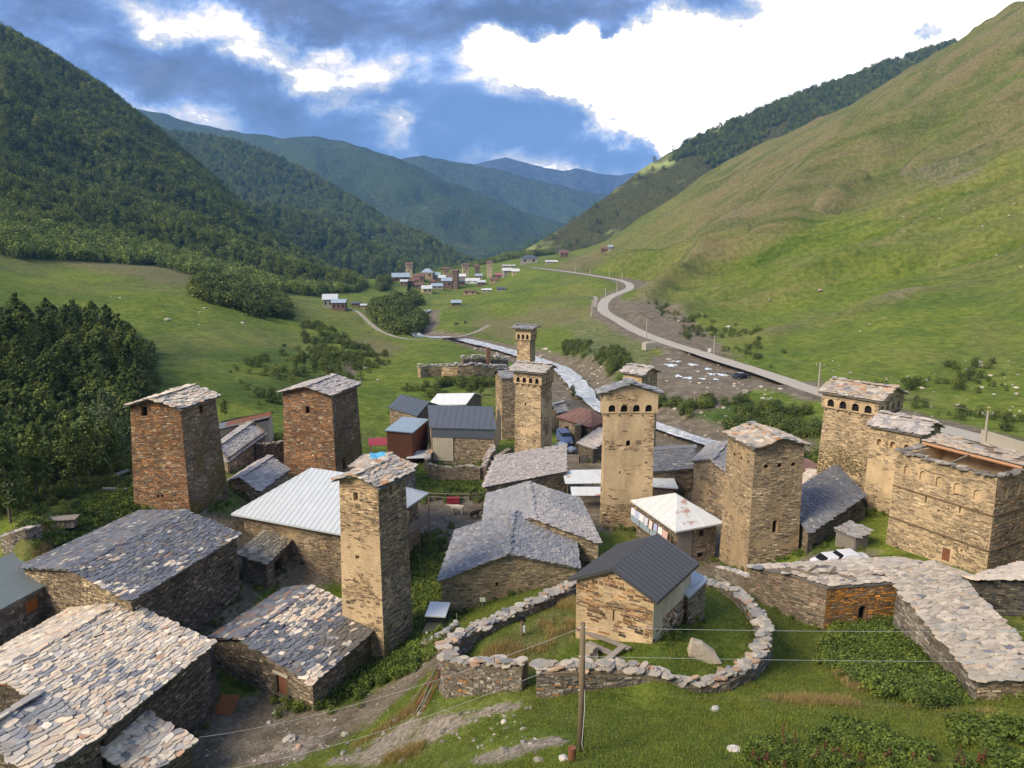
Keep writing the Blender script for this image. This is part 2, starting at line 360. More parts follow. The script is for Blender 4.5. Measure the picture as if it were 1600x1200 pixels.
def gz(x, y, rough=True):
    x = np.asarray(x, float); y = np.asarray(y, float); shp = x.shape
    x = np.atleast_1d(x); y = np.atleast_1d(y)
    z = base_z(x, y); r = np.hypot(x, y)
    if rough:
        far = sstep(130, 500, r); right = sstep(0.02, 0.25, np.arctan2(x, y))
        z = z + (fbm(x/9, y/9, 4, 3)-.5)*0.7*sstep(15, 60, r)*(1+far)
        z = z + (fbm(x/60, y/60, 4, 5)-.5)*9*far
        # gullies running down the grassy hill
        wx = (fbm(x/160, y/160, 3, 55)-.5)*60
        g = fbm((y+x*.22+wx)/78, x/900, 4, 21)
        z = z + (.24-np.abs(g-.5)*2.4)*58*sstep(280, 600, r)*right
        g2 = fbm((y+x*.15+wx*.5)/24, x/260, 3, 41)
        z = z + (g2-.5)*20*sstep(200, 450, r)*right
        g3 = fbm((y-x*.1+wx)/110, x/700, 4, 27); z = z + (.24-np.abs(g3-.5)*2.4)*60*sstep(480, 800, r)*sstep(-0.1, -0.3, np.arctan2(x, y))
        m = (r > 150) & (r < 1500) & (right > .3) & (y > 0)
        if m.any():
            xm, ym = x[m], y[m]; add = np.zeros(xm.shape)
            for ln_, w_, a_ in RIBS:
                d_, _z = poly_dist(xm+(fbm(xm/60, ym/60, 3, 12)-.5)*26, ym+(fbm(xm/60, ym/60, 3, 13)-.5)*26, ln_); add += a_*np.exp(-(d_/w_)**2)
            z[m] = z[m]+add
        lf = sstep(-0.15, -0.35, np.arctan2(x, y))
        z = z + (fbm(x/120, y/120, 4, 31)-.5)*30*sstep(500, 900, r)*lf
        tr = fbm((x*0.5-y*0.2)/14, (y+x)/60, 3, 61)
        z = z + (tr-.5)*2.6*sstep(120, 200, r)*(1-sstep(500, 700, r))
    near = (r > 80) & (r < 1000) & (np.abs(np.arctan2(x, y)) < 0.75)
    if near.any():
        xn, yn, zn = x[near], y[near], z[near]
        d, bz = poly_dist(xn, yn, RIVER); w = 1-sstep(4.5, 13, d); zn = zn*(1-w) + (bz-0.9)*w
        d, bz = poly_dist(xn, yn, ROAD); ex = sstep(380, 600, yn)*9; w = 1-sstep(3.8+ex, 10+2.5*ex, d); zn = zn*(1-w) + bz*w
        d, bz = poly_dist(xn, yn, PATH); w = 1-sstep(1.5, 4, d); zn = zn*(1-w) + bz*w
        d, bz = poly_dist(xn, yn, TRACK); w = 1-sstep(1.8, 5, d); zn = zn*(1-w) + bz*w
        w = 1-sstep(.75, 1.25, np.hypot((xn-60)/27, (yn-203)/26)+(fbm(xn/12, yn/12, 3, 4)-.5)*.3); zn = zn*(1-w) + (-36.25+(fbm(xn/3, yn/3, 3, 6)-.5)*.08)*w
        z[near] = zn
    return z.reshape(shp)
def g1(x, y): return float(gz(np.array([x]), np.array([y]))[0])
def hit(px, py, dmin=15, dmax=2200):
    """where the photo ray meets the ground"""
    r = ray(px, py); t = np.geomspace(dmin, dmax, 700); X = r.x*t/r.y; Y = t; Z = r.z*t/r.y
    g = zfast(X, Y); b = np.where(Z < g)[0]
    if len(b) == 0: return None
    i = b[0]
    if i == 0: return Vector((X[0], Y[0], g[0]))
    lo, hi = t[i-1], t[i]
    tt = np.linspace(lo, hi, 20); g = zfast(r.x*tt/r.y, tt); j = np.where(r.z*tt/r.y < g)[0]; j = j[0] if len(j) else 19
    return Vector((r.x*tt[j]/r.y, tt[j], g[j]))

# polar sheet
az = np.concatenate([np.radians(np.linspace(-180, -46, 30)[:-1]), np.radians(np.linspace(-46, 46, 600)), np.radians(np.linspace(46, 180, 30)[1:])])
rr = np.concatenate([np.geomspace(1.2, 22, 34)[:-1], np.geomspace(22, 2300, 450)])
AZ, RR = np.meshgrid(az, rr); TX = RR*np.sin(AZ); TY = RR*np.cos(AZ)
TZ = gz(TX, TY)
nr, na = TX.shape
def zfast(x, y):
    a = np.arctan2(x, y); r = np.hypot(x, y); i = np.clip(np.searchsorted(rr, r)-1, 0, nr-2); j = np.clip(np.searchsorted(az, a)-1, 0, na-2)
    u = np.clip((r-rr[i])/(rr[i+1]-rr[i]), 0, 1); v = np.clip((a-az[j])/(az[j+1]-az[j]), 0, 1)
    return (TZ[i, j]*(1-u)+TZ[i+1, j]*u)*(1-v)+(TZ[i, j+1]*(1-u)+TZ[i+1, j+1]*u)*v
def g1(x, y): return float(zfast(np.array([x]), np.array([y]))[0])
idx = np.arange(nr*na).reshape(nr, na)
Fq = np.stack([idx[:-1, :-1], idx[:-1, 1:], idx[1:, 1:], idx[1:, :-1]], -1).reshape(-1, 4)
PXm, PYm = proj(TX, np.where(TY > 1, TY, 1), TZ)
front = TY > 5
def inpoly(px, py, poly):
    c = np.zeros(px.shape, bool); n = len(poly)
    for i in range(n):
        x1, y1 = poly[i]; x2, y2 = poly[(i+1) % n]
        m = ((y1 > py) != (y2 > py)) & (px < (x2-x1)*(py-y1)/((y2-y1) if y2 != y1 else 1e-9) + x1)
        c ^= m
    return c & front
wob = 1.0
def region(poly, rmin=0, rmax=1e9, soft=14, s=0):
    jx = (fbm(TX/ (RR*0.03+1), TY/(RR*0.03+1), 3, 90+s)-.5)*soft*2; jy = (fbm(TX/(RR*0.03+1), TY/(RR*0.03+1), 3, 95+s)-.5)*soft*1.4
    return (inpoly(PXm+jx, PYm+jy, poly) & (RR > rmin) & (RR < rmax)).astype(float)
dirt = np.zeros(TX.shape); dry = np.zeros(TX.shape); lush = np.zeros(TX.shape); forest = np.zeros(TX.shape)
# grey gravel lot, scree banks, rock
dirt = np.maximum(dirt, 0.95*region([(1020,560),(1060,548),(1150,572),(1210,592),(1190,608),(1160,612),(1120,640),(1040,640),(1025,605)], 100, 300, 8))
dirt = np.maximum(dirt, 0.55*region([(960,470),(1000,465),(1060,470),(1080,500),(1130,540),(1180,565),(1110,552),(1010,515),(960,492)], 150, 600, 16, 1))
dirt = np.maximum(dirt, 0.32*region([(860,500),(930,490),(1000,530),(1030,545),(1010,585),(950,580),(900,545)], 120, 420, 16, 2))
dirt = np.maximum(dirt, 0.7*region([(960,440),(1010,430),(1020,448),(1000,455)], 300, 700, 5, 3))
dirt = np.maximum(dirt, 0.42*region([(1390,265),(1560,255),(1580,285),(1480,300),(1400,290)], 300, 900, 16, 4))
dirt = np.maximum(dirt, 0.45*region([(1050,340),(1350,300),(1480,330),(1330,370),(1200,365)], 300, 900, 40, 5)*sstep(.5, .6, fbm(TX/25, TY/25, 3, 8)))
dirt = np.maximum(dirt, 0.6*region([(1200,590),(1285,615),(1270,630),(1180,600)], 100, 300, 8, 6))
dirt = np.maximum(dirt, 0.55*region([(1100,640),(1300,690),(1280,720),(1080,660)], 80, 220, 20, 7)*sstep(.45, .6, fbm(TX/6, TY/6, 3, 12)))
# village yards
dirt = np.maximum(dirt, 0.95*region([(655,770),(760,770),(770,830),(690,900),(650,860)], 60, 130, 10, 8))
dirt = np.maximum(dirt, 0.95*region([(300,1100),(420,1090),(520,1120),(640,1050),(700,1000),(700,1025),(560,1140),(430,1200),(290,1200)], 40, 70, 8, 9))
dirt = np.maximum(dirt, 0.8*region([(400,690),(560,700),(560,745),(450,800),(380,800)], 60, 130, 12, 10))
dirt = np.maximum(dirt, 0.85*region([(880,700),(960,700),(960,840),(880,800)], 60, 160, 8, 11))
dirt = np.maximum(dirt, 0.75*region([(1020,740),(1140,740),(1140,905),(1020,900)], 60, 160, 12, 12))
dirt = np.maximum(dirt, 0.8*region([(280,780),(460,840),(560,905),(480,915),(420,915),(330,1000),(340,1110),(250,1040),(370,930),(370,860)], 45, 90, 8, 14))
dirt = np.maximum(dirt, 0.6*region([(1260,860),(1380,860),(1380,905),(1230,900)], 50, 100, 8, 13))
# bare rock on the foreground slope
rockm = np.zeros(TX.shape)
for i, pl in enumerate([[(480,1200),(580,1150),(660,1110),(740,1100),(830,1090),(810,1112),(740,1132),(640,1175),(590,1200)],[(690,1200),(740,1175),(800,1160),(870,1150),(900,1165),(830,1180),(790,1200)],[(250,1200),(380,1180),(470,1150),(560,1120),(520,1160),(470,1200)]]):
    rockm = np.maximum(rockm, region(pl, 20, 60, 12, 20+i))
dry = np.maximum(dry, 0.34*sstep(.52, .74, fbm(TX/(12+RR*.05), TY/(12+RR*.05), 4, 70)))
right = sstep(0.05, 0.3, AZ)
dry = np.maximum(dry, right*sstep(420, 760, RR)*(0.46+0.5*fbm((TY+TX*.22)/45, TX/500, 3, 22)))
dry = np.maximum(dry, 0.85*region([(860,420),(960,385),(1100,340),(1000,390),(900,430)], 400, 1300, 14, 30))
dry = np.maximum(dry, 0.8*region([(545,540),(590,525),(640,545),(600,560)], 150, 500, 10, 31))
dry = np.maximum(dry, 0.7*region([(740,500),(880,480),(960,470),(900,500),(800,530),(740,520)], 150, 600, 12, 32))
dry = np.maximum(dry, 0.8*region([(0,840),(120,800),(200,830),(60,880),(0,900)], 50, 90, 12, 33))
dry = np.maximum(dry, 0.75*region([(0,395),(230,405),(400,440),(330,450),(150,425)], 200, 700, 12, 34))
dry = np.maximum(dry, 0.7*region([(730,1030),(800,985),(900,930),(900,1000),(820,1040)], 35, 70, 12, 35))
dry = np.maximum(dry, 0.6*region([(1180,1086),(1400,1092),(1600,1100),(1600,1122),(1380,1112),(1180,1100)], 25, 45, 6, 36))
dry = np.maximum(dry, 0.6*region([(520,1190),(640,1110),(720,1120),(620,1200)], 25, 60, 12, 37))
lush = np.maximum(lush, region([(1290,1020),(1340,992),(1420,990),(1500,1100),(1400,1095),(1330,1070)], 35, 65, 18, 40))
dry = np.maximum(dry, .7*region([(1270,1010),(1330,1010),(1400,1085),(1330,1090)], 35, 65, 14, 49))
lush = np.maximum(lush, 0.8*region([(650,860),(700,830),(700,960),(650,1000)], 50, 100, 8, 41))
lush = np.maximum(lush, 0.8*region([(560,1010),(700,960),(690,1020),(560,1080),(430,1120)], 40, 70, 8, 42))
lush = np.maximum(lush, 0.8*region([(640,740),(760,745),(760,775),(650,775)], 60, 130, 10, 43))
lush = np.maximum(lush, 0.8*region([(1010,610),(1260,640),(1280,720),(1020,690)], 80, 220, 18, 44))
lush = np.maximum(lush, 0.6*region([(880,540),(960,545),(1000,620),(930,640)], 80, 260, 14, 45))
lush = np.maximum(lush, 0.75*region([(250,500),(440,520),(560,590),(440,690),(180,620)], 90, 320, 30, 46)*sstep(.42, .6, fbm(TX/16, TY/16, 3, 47)))
lush = np.maximum(lush, 0.7*region([(0,880),(200,820),(240,790),(200,780),(100,840)], 50, 90, 8, 48))
left_forest = [(0,40),(120,105),(230,190),(420,350),(580,455),(480,462),(400,452),(250,418),(200,412),(120,408),(0,402)]
forest = np.maximum(forest, region(left_forest, 380, 2300, 5, 50))
forest = np.maximum(forest, region([(0,470),(90,480),(170,500),(220,520),(240,600),(230,680),(200,740),(60,800),(0,800)], 85, 260, 8, 51))
forest = np.where((RR > 1150) & (AZ < 0.05), 1.0, forest)
forest = np.where(((AZ < np.radians(-46))|(np.abs(AZ) > 2)) & (RR > 250), 1.0, forest)
for ln_, w_, a_ in RIBS:
    d, _ = poly_dist(TX+(fbm(TX/60, TY/60, 3, 12)-.5)*26, TY+(fbm(TX/60, TY/60, 3, 13)-.5)*26, ln_); e_ = np.exp(-(d/(w_*.7))**2)*(TY > 0)
    if a_ > 0: dry = np.maximum(dry, e_*.9); dirt = np.maximum(dirt, e_*.6*(a_ < 5)*sstep(.5, .62, fbm(TX/14, TY/14, 3, 14)))
    else: dry = dry*(1-e_*.8); lush = np.maximum(lush, e_*.22)
d, _ = poly_dist(TX, TY, RIVER); dirt = np.maximum(dirt, (1-sstep(7, 11, d+(fbm(TX/3, TY/3, 3, 5)-.5)*5))*.9)
d, _ = poly_dist(TX, TY, ROAD); dirt = np.maximum(dirt, (1-sstep(4.2, 6.5, d+(fbm(TX/3, TY/3, 3, 6)-.5)*3))*.9)
d, _ = poly_dist(TX, TY, FOOT); dirt = np.maximum(dirt, (1-sstep(.8, 1.8, d))*.9)

def blur(a, n=2):
    for _ in range(n):
        p = np.pad(a, 1, mode='edge'); a = (p[:-2, 1:-1]+p[2:, 1:-1]+2*p[1:-1, 1:-1])/4
        p = np.pad(a, 1, mode='edge'); a = (p[1:-1, :-2]+p[1:-1, 2:]+2*p[1:-1, 1:-1])/4
    return a
dirt = blur(dirt, 10); dry = blur(dry, 10); lush = blur(lush, 10); forest = blur(forest, 3); rockm = blur(rockm, 3)
def terrain_mat():
    m, t, b = new_mat('ground_cover', 0.95, 0.15)
    at = t.nodes.new('ShaderNodeAttribute'); at.attribute_name = 'Col'; sep = t.nodes.new('ShaderNodeSeparateColor'); t.links.new(at.outputs['Color'], sep.inputs[0])
    at2 = t.nodes.new('ShaderNodeAttribute'); at2.attribute_name = 'Col2'; sep2 = t.nodes.new('ShaderNodeSeparateColor'); t.links.new(at2.outputs['Color'], sep2.inputs[0])
    R, G, Bc = sep.outputs[0], sep.outputs[1], sep.outputs[2]; FO, RK = sep2.outputs[0], sep2.outputs[1]
    geo = t.nodes.new('ShaderNodeNewGeometry'); P = geo.outputs['Position']
    nA = noise(t, P, 0.035, 6, 0.6); nB = noise(t, P, 0.4, 6, 0.65); nC = noise(t, P, 3.0, 5, 0.7); nD = noise(t, P, 14, 4, 0.7)
    mixn = mth(t, 'ADD', mth(t, 'MULTIPLY', nB, 0.5), mth(t, 'MULTIPLY', nC, 0.5))
    grass = ramp(t, mixn, [(0.36, (0.046, 0.078, 0.012)), (0.5, (0.118, 0.166, 0.021)), (0.63, (0.215, 0.252, 0.050))])
    grass2 = ramp(t, nA, [(0.35, (0.72, 0.80, 0.72)), (0.65, (1.22, 1.10, 0.98))])
    grass = mixc(t, 1.0, grass, grass2, 'MULTIPLY')
    stn = noise(t, mapping(t, P, (0.0035, 0.045, 0.012), rot=(0, 0, -0.2)), 1.6, 7, 0.62, 0.6)
    sf = mth(t, 'MULTIPLY', mth(t, 'SUBTRACT', stn, 0.5), mth(t, 'MULTIPLY', sep2.outputs[2], 2.4))
    dryc = ramp(t, mixn, [(0.36, (0.105, 0.092, 0.032)), (0.5, (0.165, 0.140, 0.068)), (0.64, (0.25, 0.21, 0.11))])
    g1f = mth(t, 'MULTIPLY', mth(t, 'ADD', mth(t, 'ADD', G, sf), mth(t, 'MULTIPLY', mth(t, 'SUBTRACT', nC, 0.5), 0.9)), 1.0, clamp=True)
    c = mixc(t, g1f, grass, dryc)
    c = mixc(t, sep2.outputs[2], c, mixc(t, 1.0, c, ramp(t, stn, [(0.36, (0.70, 0.74, 0.72)), (0.55, (1.05, 1.03, 1.0))]), 'MULTIPLY'))
    lushc = ramp(t, mixn, [(0.36, (0.012, 0.030, 0.006)), (0.6, (0.045, 0.095, 0.018))])
    c = mixc(t, mth(t, 'MULTIPLY', Bc, 0.85), c, lushc)
    dirtc = ramp(t, mixn, [(0.34, (0.068, 0.055, 0.038)), (0.5, (0.165, 0.135, 0.096)), (0.64, (0.29, 0.245, 0.185))])
    df = mth(t, 'MULTIPLY', mth(t, 'SUBTRACT', mth(t, 'ADD', R, mth(t, 'MULTIPLY', mth(t, 'ADD', nC, nB), 0.5)), 0.72), 3.5, clamp=True)
    c = mixc(t, df, c, dirtc)
    rockc = ramp(t, nC, [(0.35, (0.13, 0.105, 0.08)), (0.6, (0.34, 0.29, 0.235))])
    rf = mth(t, 'MULTIPLY', mth(t, 'SUBTRACT', mth(t, 'ADD', RK, mth(t, 'MULTIPLY', nB, 1.3)), 1.42), 4.0, clamp=True)
    c = mixc(t, rf, c, rockc)
    forc = ramp(t, mixn, [(0.35, (0.010, 0.022, 0.006)), (0.65, (0.030, 0.055, 0.014))])
    c = mixc(t, FO, c, forc)
    t.links.new(c, b.inputs['Base Color'])
    h = mth(t, 'ADD', mth(t, 'MULTIPLY', nC, 0.25), mth(t, 'MULTIPLY', nD, 0.08))
    h = mth(t, 'ADD', h, mth(t, 'MULTIPLY', nB, 1.2))
    h = mth(t, 'ADD', h, mth(t, 'MULTIPLY', mth(t, 'MULTIPLY', stn, sep2.outputs[2]), 8.0))
    bump(t, b, h, 0.7, 0.6)
    return m
MT = terrain_mat()
terrain = mesh_obj('ground', np.stack([TX, TY, TZ], -1).reshape(-1, 3), Fq, MT, smooth=True, cols=np.stack([dirt, dry, lush], -1).reshape(-1, 3))
at = terrain.data.color_attributes.new('Col2', 'FLOAT_COLOR', 'POINT')
c = np.ones((nr*na, 4), dtype=np.float32); c[:, 0] = forest.ravel(); c[:, 1] = rockm.ravel(); c[:, 2] = (right*sstep(230, 480, RR)*(TY > 0)).ravel(); at.data.foreach_set('color', c.ravel())
tag(terrain, kind='structure')

# ------------------------------------------------------------------ strips: road, river, paths
def strip(name, line, w, mat, dz=0.05, jitter=0.0, crown=0.0, wf=None):
    P = np.array(line); T = np.gradient(P[:, :2], axis=0); T /= np.linalg.norm(T, axis=1)[:, None]; Nn = np.stack([-T[:, 1], T[:, 0]], 1)
    cols = 7; V = []
    for i in range(len(P)):
        ww = w if wf is None else wf(i/len(P))
        for k in range(cols):
            s = (k/(cols-1)-.5)*2
            e = ww/2*s*(1 + (rnd.uniform(-jitter, jitter) if k in (0, cols-1) else 0))
            V.append((P[i, 0]+Nn[i, 0]*e, P[i, 1]+Nn[i, 1]*e, P[i, 2] + dz + crown*(1-s*s)))
    F = [((i+1)*cols+k, (i+1)*cols+k+1, i*cols+k+1, i*cols+k) for i in range(len(P)-1) for k in range(cols-1)]
    o = mesh_obj(name, V, F, mat, smooth=True); return tag(o, kind='structure')
road_m = simple_mat('pale_concrete_road', (0.40, 0.36, 0.30), 0.9, 0.2, 0.6, bmp=0.3)
gravel_m = simple_mat('gravel_track', (0.30, 0.27, 0.21), 0.95, 0.35, 1.2, bmp=0.5)
lane_m = simple_mat('stony_lane', (0.14, 0.125, 0.105), 0.95, 0.5, 4.0, bmp=0.8)
strip('road', ROAD, 5.2, road_m, 0.06, 0.05)
strip('path', PATH, 2.0, gravel_m, 0.06, 0.2)
strip('track', TRACK, 2.4, gravel_m, 0.06, 0.2)
def river_mat():
    m, t, b = new_mat('river_water', 0.35, 0.5)
    geo = t.nodes.new('ShaderNodeNewGeometry'); P = geo.outputs['Position']
    n = noise(t, P, 0.8, 7, 0.7, 0.8)
    c = ramp(t, n, [(0.36, (0.20, 0.22, 0.22)), (0.5, (0.42, 0.43, 0.42)), (0.6, (0.80, 0.80, 0.78))])
    t.links.new(c, b.inputs['Base Color']); bump(t, b, n, 0.8, 0.3); return m
strip('river', RIVER, 10, river_mat(), 0.12, 0.15, wf=lambda s: 3.6 if s < .3 else (5.6 if s < .5 else 6.5-3.0*(s-.5)))
# ------------------------------------------------------------------ far ridges
def ridge(name, crest, foot_d, col, nseg=260, rows=46, rough=60, seed=0, back=900, bscale=0.02, brown=0.0, c2=(0.10, 0.115, 0.035), bs=0.9):
    xs = np.array([c[0] for c in crest], float); ys = np.array([c[1] for c in crest], float); ds = np.array([c[2] for c in crest], float)
    u = np.linspace(xs[0], xs[-1], nseg); py = np.interp(u, xs, ys); dc = np.interp(u, xs, ds); dc = np.convolve(np.pad(dc, 8, mode='edge'), np.ones(17)/17, 'valid')
    V = np.zeros((rows+8, nseg, 3))
    for i in range(nseg):
        C = PD(u[i], py[i], dc[i]); C = np.array(C)
        fx = C[:2]/np.hypot(*C[:2])
        fd = np.interp(u[i], [xs[0], xs[-1]], foot_d); Fp = np.array([C[0]*fd/C[1], fd, -130.])
        v = np.linspace(0, 1, rows)
        V[:rows, i, :2] = Fp[:2] + (C[:2]-Fp[:2])*v[:, None]; V[:rows, i, 2] = Fp[2] + (C[2]-Fp[2])*(v**1.15)
        vb = np.linspace(0, 1, 9)[1:]
        V[rows:, i, :2] = C[:2] + fx*back*vb[:, None]; V[rows:, i, 2] = C[2] - (C[2]+200)*0.5*vb
    X, Y = V[..., 0], V[..., 1]
    k = np.concatenate([np.clip(np.sin(np.linspace(0, 1, rows)*math.pi*.985), 0, 1)**.7, np.linspace(.15, 1, 8)])[:, None]
    g = fbm((X*.8+Y*.35)/(rough*4.5), (Y*.8-X*.4)/(rough*12), 5, seed)
    V[..., 2] += (np.abs(g-.5)*-2+.35)*rough*1.7*k + (fbm(X/(rough*.9), Y/(rough*.9), 4, seed+3)-.5)*rough*.5*k
    V[..., 2] += (fbm(X/(rough*.5), Y/(rough*.5), 4, seed+9)-.5)*rough*.22*(.35+.65*k)
    r_, c_ = V.shape[:2]; id_ = np.arange(r_*c_).reshape(r_, c_)
    Fq_ = np.stack([id_[:-1, :-1], id_[:-1, 1:], id_[1:, 1:], id_[1:, :-1]], -1).reshape(-1, 4)
    m, t, b = new_mat(name+'_cover', 0.95, 0.1)
    geo = t.nodes.new('ShaderNodeNewGeometry'); P = geo.outputs['Position']
    n1 = noise(t, P, 0.006, 6, 0.6); n2 = noise(t, P, bscale*4, 6, 0.7)
    vo = t.nodes.new('ShaderNodeTexVoronoi'); vo.inputs['Scale'].default_value = bscale*5; t.links.new(P, vo.inputs['Vector'])
    cc = ramp(t, n2, [(0.3, tuple(x*.45 for x in col)), (0.7, tuple(x*1.5 for x in col))])
    cc = mixc(t, 1.0, cc, ramp(t, vo.outputs['Distance'], [(0.0, (1.2, 1.2, 1.1)), (0.6, (.6, .6, .6))]), 'MULTIPLY')
    f = mth(t, 'MULTIPLY', mth(t, 'SUBTRACT', n1, 0.66-brown), 9, clamp=True)
    cc = mixc(t, f, cc, c2)
    t.links.new(cc, b.inputs['Base Color']); bump(t, b, mth(t, 'SUBTRACT', 1.0, vo.outputs['Distance']), bs, 4.0)
    o = mesh_obj(name, V.reshape(-1, 3), Fq_, m, smooth=True)
    return tag(o, kind='structure')
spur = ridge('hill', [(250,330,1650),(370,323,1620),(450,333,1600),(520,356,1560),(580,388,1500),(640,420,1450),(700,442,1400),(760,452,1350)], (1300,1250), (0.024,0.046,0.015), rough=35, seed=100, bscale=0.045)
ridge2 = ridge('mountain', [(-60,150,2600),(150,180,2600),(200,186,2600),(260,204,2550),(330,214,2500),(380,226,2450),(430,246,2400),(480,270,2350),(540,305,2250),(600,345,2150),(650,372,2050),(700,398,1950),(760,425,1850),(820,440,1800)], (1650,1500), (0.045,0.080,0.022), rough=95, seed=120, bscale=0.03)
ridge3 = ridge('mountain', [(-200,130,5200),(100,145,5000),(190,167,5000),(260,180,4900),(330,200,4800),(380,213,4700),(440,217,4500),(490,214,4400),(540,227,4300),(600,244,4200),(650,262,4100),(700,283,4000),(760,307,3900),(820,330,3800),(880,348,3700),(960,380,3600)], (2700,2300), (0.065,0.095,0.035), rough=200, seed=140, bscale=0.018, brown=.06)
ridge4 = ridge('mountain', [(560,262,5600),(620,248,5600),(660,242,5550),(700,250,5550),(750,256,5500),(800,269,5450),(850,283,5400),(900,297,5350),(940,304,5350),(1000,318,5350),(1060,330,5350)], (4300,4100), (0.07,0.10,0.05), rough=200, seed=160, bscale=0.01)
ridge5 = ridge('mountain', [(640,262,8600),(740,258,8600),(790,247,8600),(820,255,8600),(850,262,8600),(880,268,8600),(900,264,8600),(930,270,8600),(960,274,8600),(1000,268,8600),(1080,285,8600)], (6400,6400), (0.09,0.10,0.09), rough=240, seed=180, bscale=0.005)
hill_back = ridge('hillside', [(740,432,1500),(800,402,1520),(840,378,1560),(900,340,1620),(960,295,1700),(1000,266,1750),(1060,232,1800),(1110,205,1850),(1180,178,1900),(1260,146,1950),(1330,122,2000),(1400,95,2050),(1480,74,2100),(1620,20,2150)], (1180,1150), (0.085,0.088,0.028), rough=55, seed=200, bscale=0.05, brown=.12, c2=(0.30, 0.34, 0.12), bs=0.05)

# ------------------------------------------------------------------ air
hz = MB(); hz.box((0, 4100, 375), (15000, 10400, 1090)); hm = bpy.data.materials.new('haze_air'); hm.use_nodes = True; ht = hm.node_tree; ht.nodes.clear()
pv = ht.nodes.new('ShaderNodeVolumePrincipled'); pv.inputs['Color'].default_value = (.22, .50, 1.0, 1); pv.inputs['Density'].default_value = 0.000092; pv.inputs['Anisotropy'].default_value = 0.0
ho = ht.nodes.new('ShaderNodeOutputMaterial'); ht.links.new(pv.outputs[0], ho.inputs['Volume'])
hzo = mesh_obj('haze', hz.v, hz.f, hm); tag(hzo, kind='stuff')
# ------------------------------------------------------------------ shared building materials
M_STONE = attr_mat('slate_masonry', 'Col', 0.92, 0.12, 0.34, 3.2, 0.35, 14, zs=1.6)
M_SLATE = attr_mat('roof_slate', 'OBJ', 0.7, 0.22, 0.22, 3.0, 0.45, 14, dirt=((0.30, 0.27, 0.20), 7.0, 0.60, 0.45))
M_SLATEJ = attr_mat('roof_slates_mass', 'Col', 0.7, 0.22, 0.22, 3.0, 0.45, 14, dirt=((0.30, 0.27, 0.20), 7.0, 0.60, 0.45))
M_MIX = attr_mat('mixed_paint', 'Col', 0.75, 0.3, 0.2, 4.0, 0.2, 18)
M_DARK = simple_mat('dark_interior', (0.012, 0.011, 0.010), 1.0, 0.3, 2, bmp=0)
M_WOOD = simple_mat('weathered_wood', (0.20, 0.15, 0.10), 0.85, 0.4, 3, bmp=0.5, stretch=(1, 1, 6))
M_WOODR = simple_mat('reddish_brown_wood', (0.21, 0.085, 0.045), 0.8, 0.35, 3, bmp=0.5, stretch=(1, 1, 4))
M_WOODO = simple_mat('orange_wood', (0.42, 0.16, 0.04), 0.75, 0.3, 4, bmp=0.3)
M_DECK = simple_mat('slate_bed', (0.16, 0.145, 0.13), 0.9, 0.3, 3, bmp=0.4)
M_WOODG = simple_mat('grey_wood', (0.24, 0.21, 0.18), 0.9, 0.4, 3, bmp=0.5, stretch=(1, 1, 5))
M_MGREY = simple_mat('galvanised_sheet', (0.50, 0.53, 0.55), 0.5, 0.14, 1.0, 0.5, bmp=0.08)
M_MLIGHT = simple_mat('pale_roof_sheet', (0.60, 0.61, 0.60), 0.55, 0.12, 0.8, 0.4, bmp=0.08, rust=((0.34, 0.12, 0.06), 0.35, 0.60))
M_MDARK = simple_mat('dark_grey_sheet', (0.085, 0.10, 0.125), 0.5, 0.12, 0.8, 0.4, bmp=0.05)
M_MCHAP = simple_mat('charcoal_sheet', (0.065, 0.066, 0.072), 0.42, 0.12, 1.0, 0.5, bmp=0.06)
M_MBLUE = simple_mat('blue_grey_sheet', (0.30, 0.38, 0.44), 0.5, 0.15, 0.8, 0.4, bmp=0.05)
M_MGREEN = simple_mat('grey_green_sheet', (0.16, 0.19, 0.19), 0.5, 0.15, 0.8, 0.4, bmp=0.05)
M_MRUST = simple_mat('rusty_sheet', (0.17, 0.095, 0.08), 0.8, 0.3, 1.2, 0.2, bmp=0.2, rust=((0.20, 0.12, 0.10), 0.8, 0.52))
M_RED = simple_mat('red_sheet', (0.30, 0.03, 0.04), 0.5, 0.2, 1.0, 0.4, bmp=0.05)
M_WHITE = simple_mat('white_paint', (0.72, 0.72, 0.70), 0.5, 0.08, 1.0, 0.4, bmp=0.03)
M_CREAM = simple_mat('cream_boards', (0.45, 0.40, 0.31), 0.8, 0.15, 2.0, bmp=0.2)
M_GLASS = simple_mat('dark_glass', (0.02, 0.025, 0.03), 0.12, 0.2, 1.0, 0.6, bmp=0)
M_CLOTH = simple_mat('hung_cloth', (0.62, 0.60, 0.64), 0.9, 0.15, 2.0, bmp=0.2)
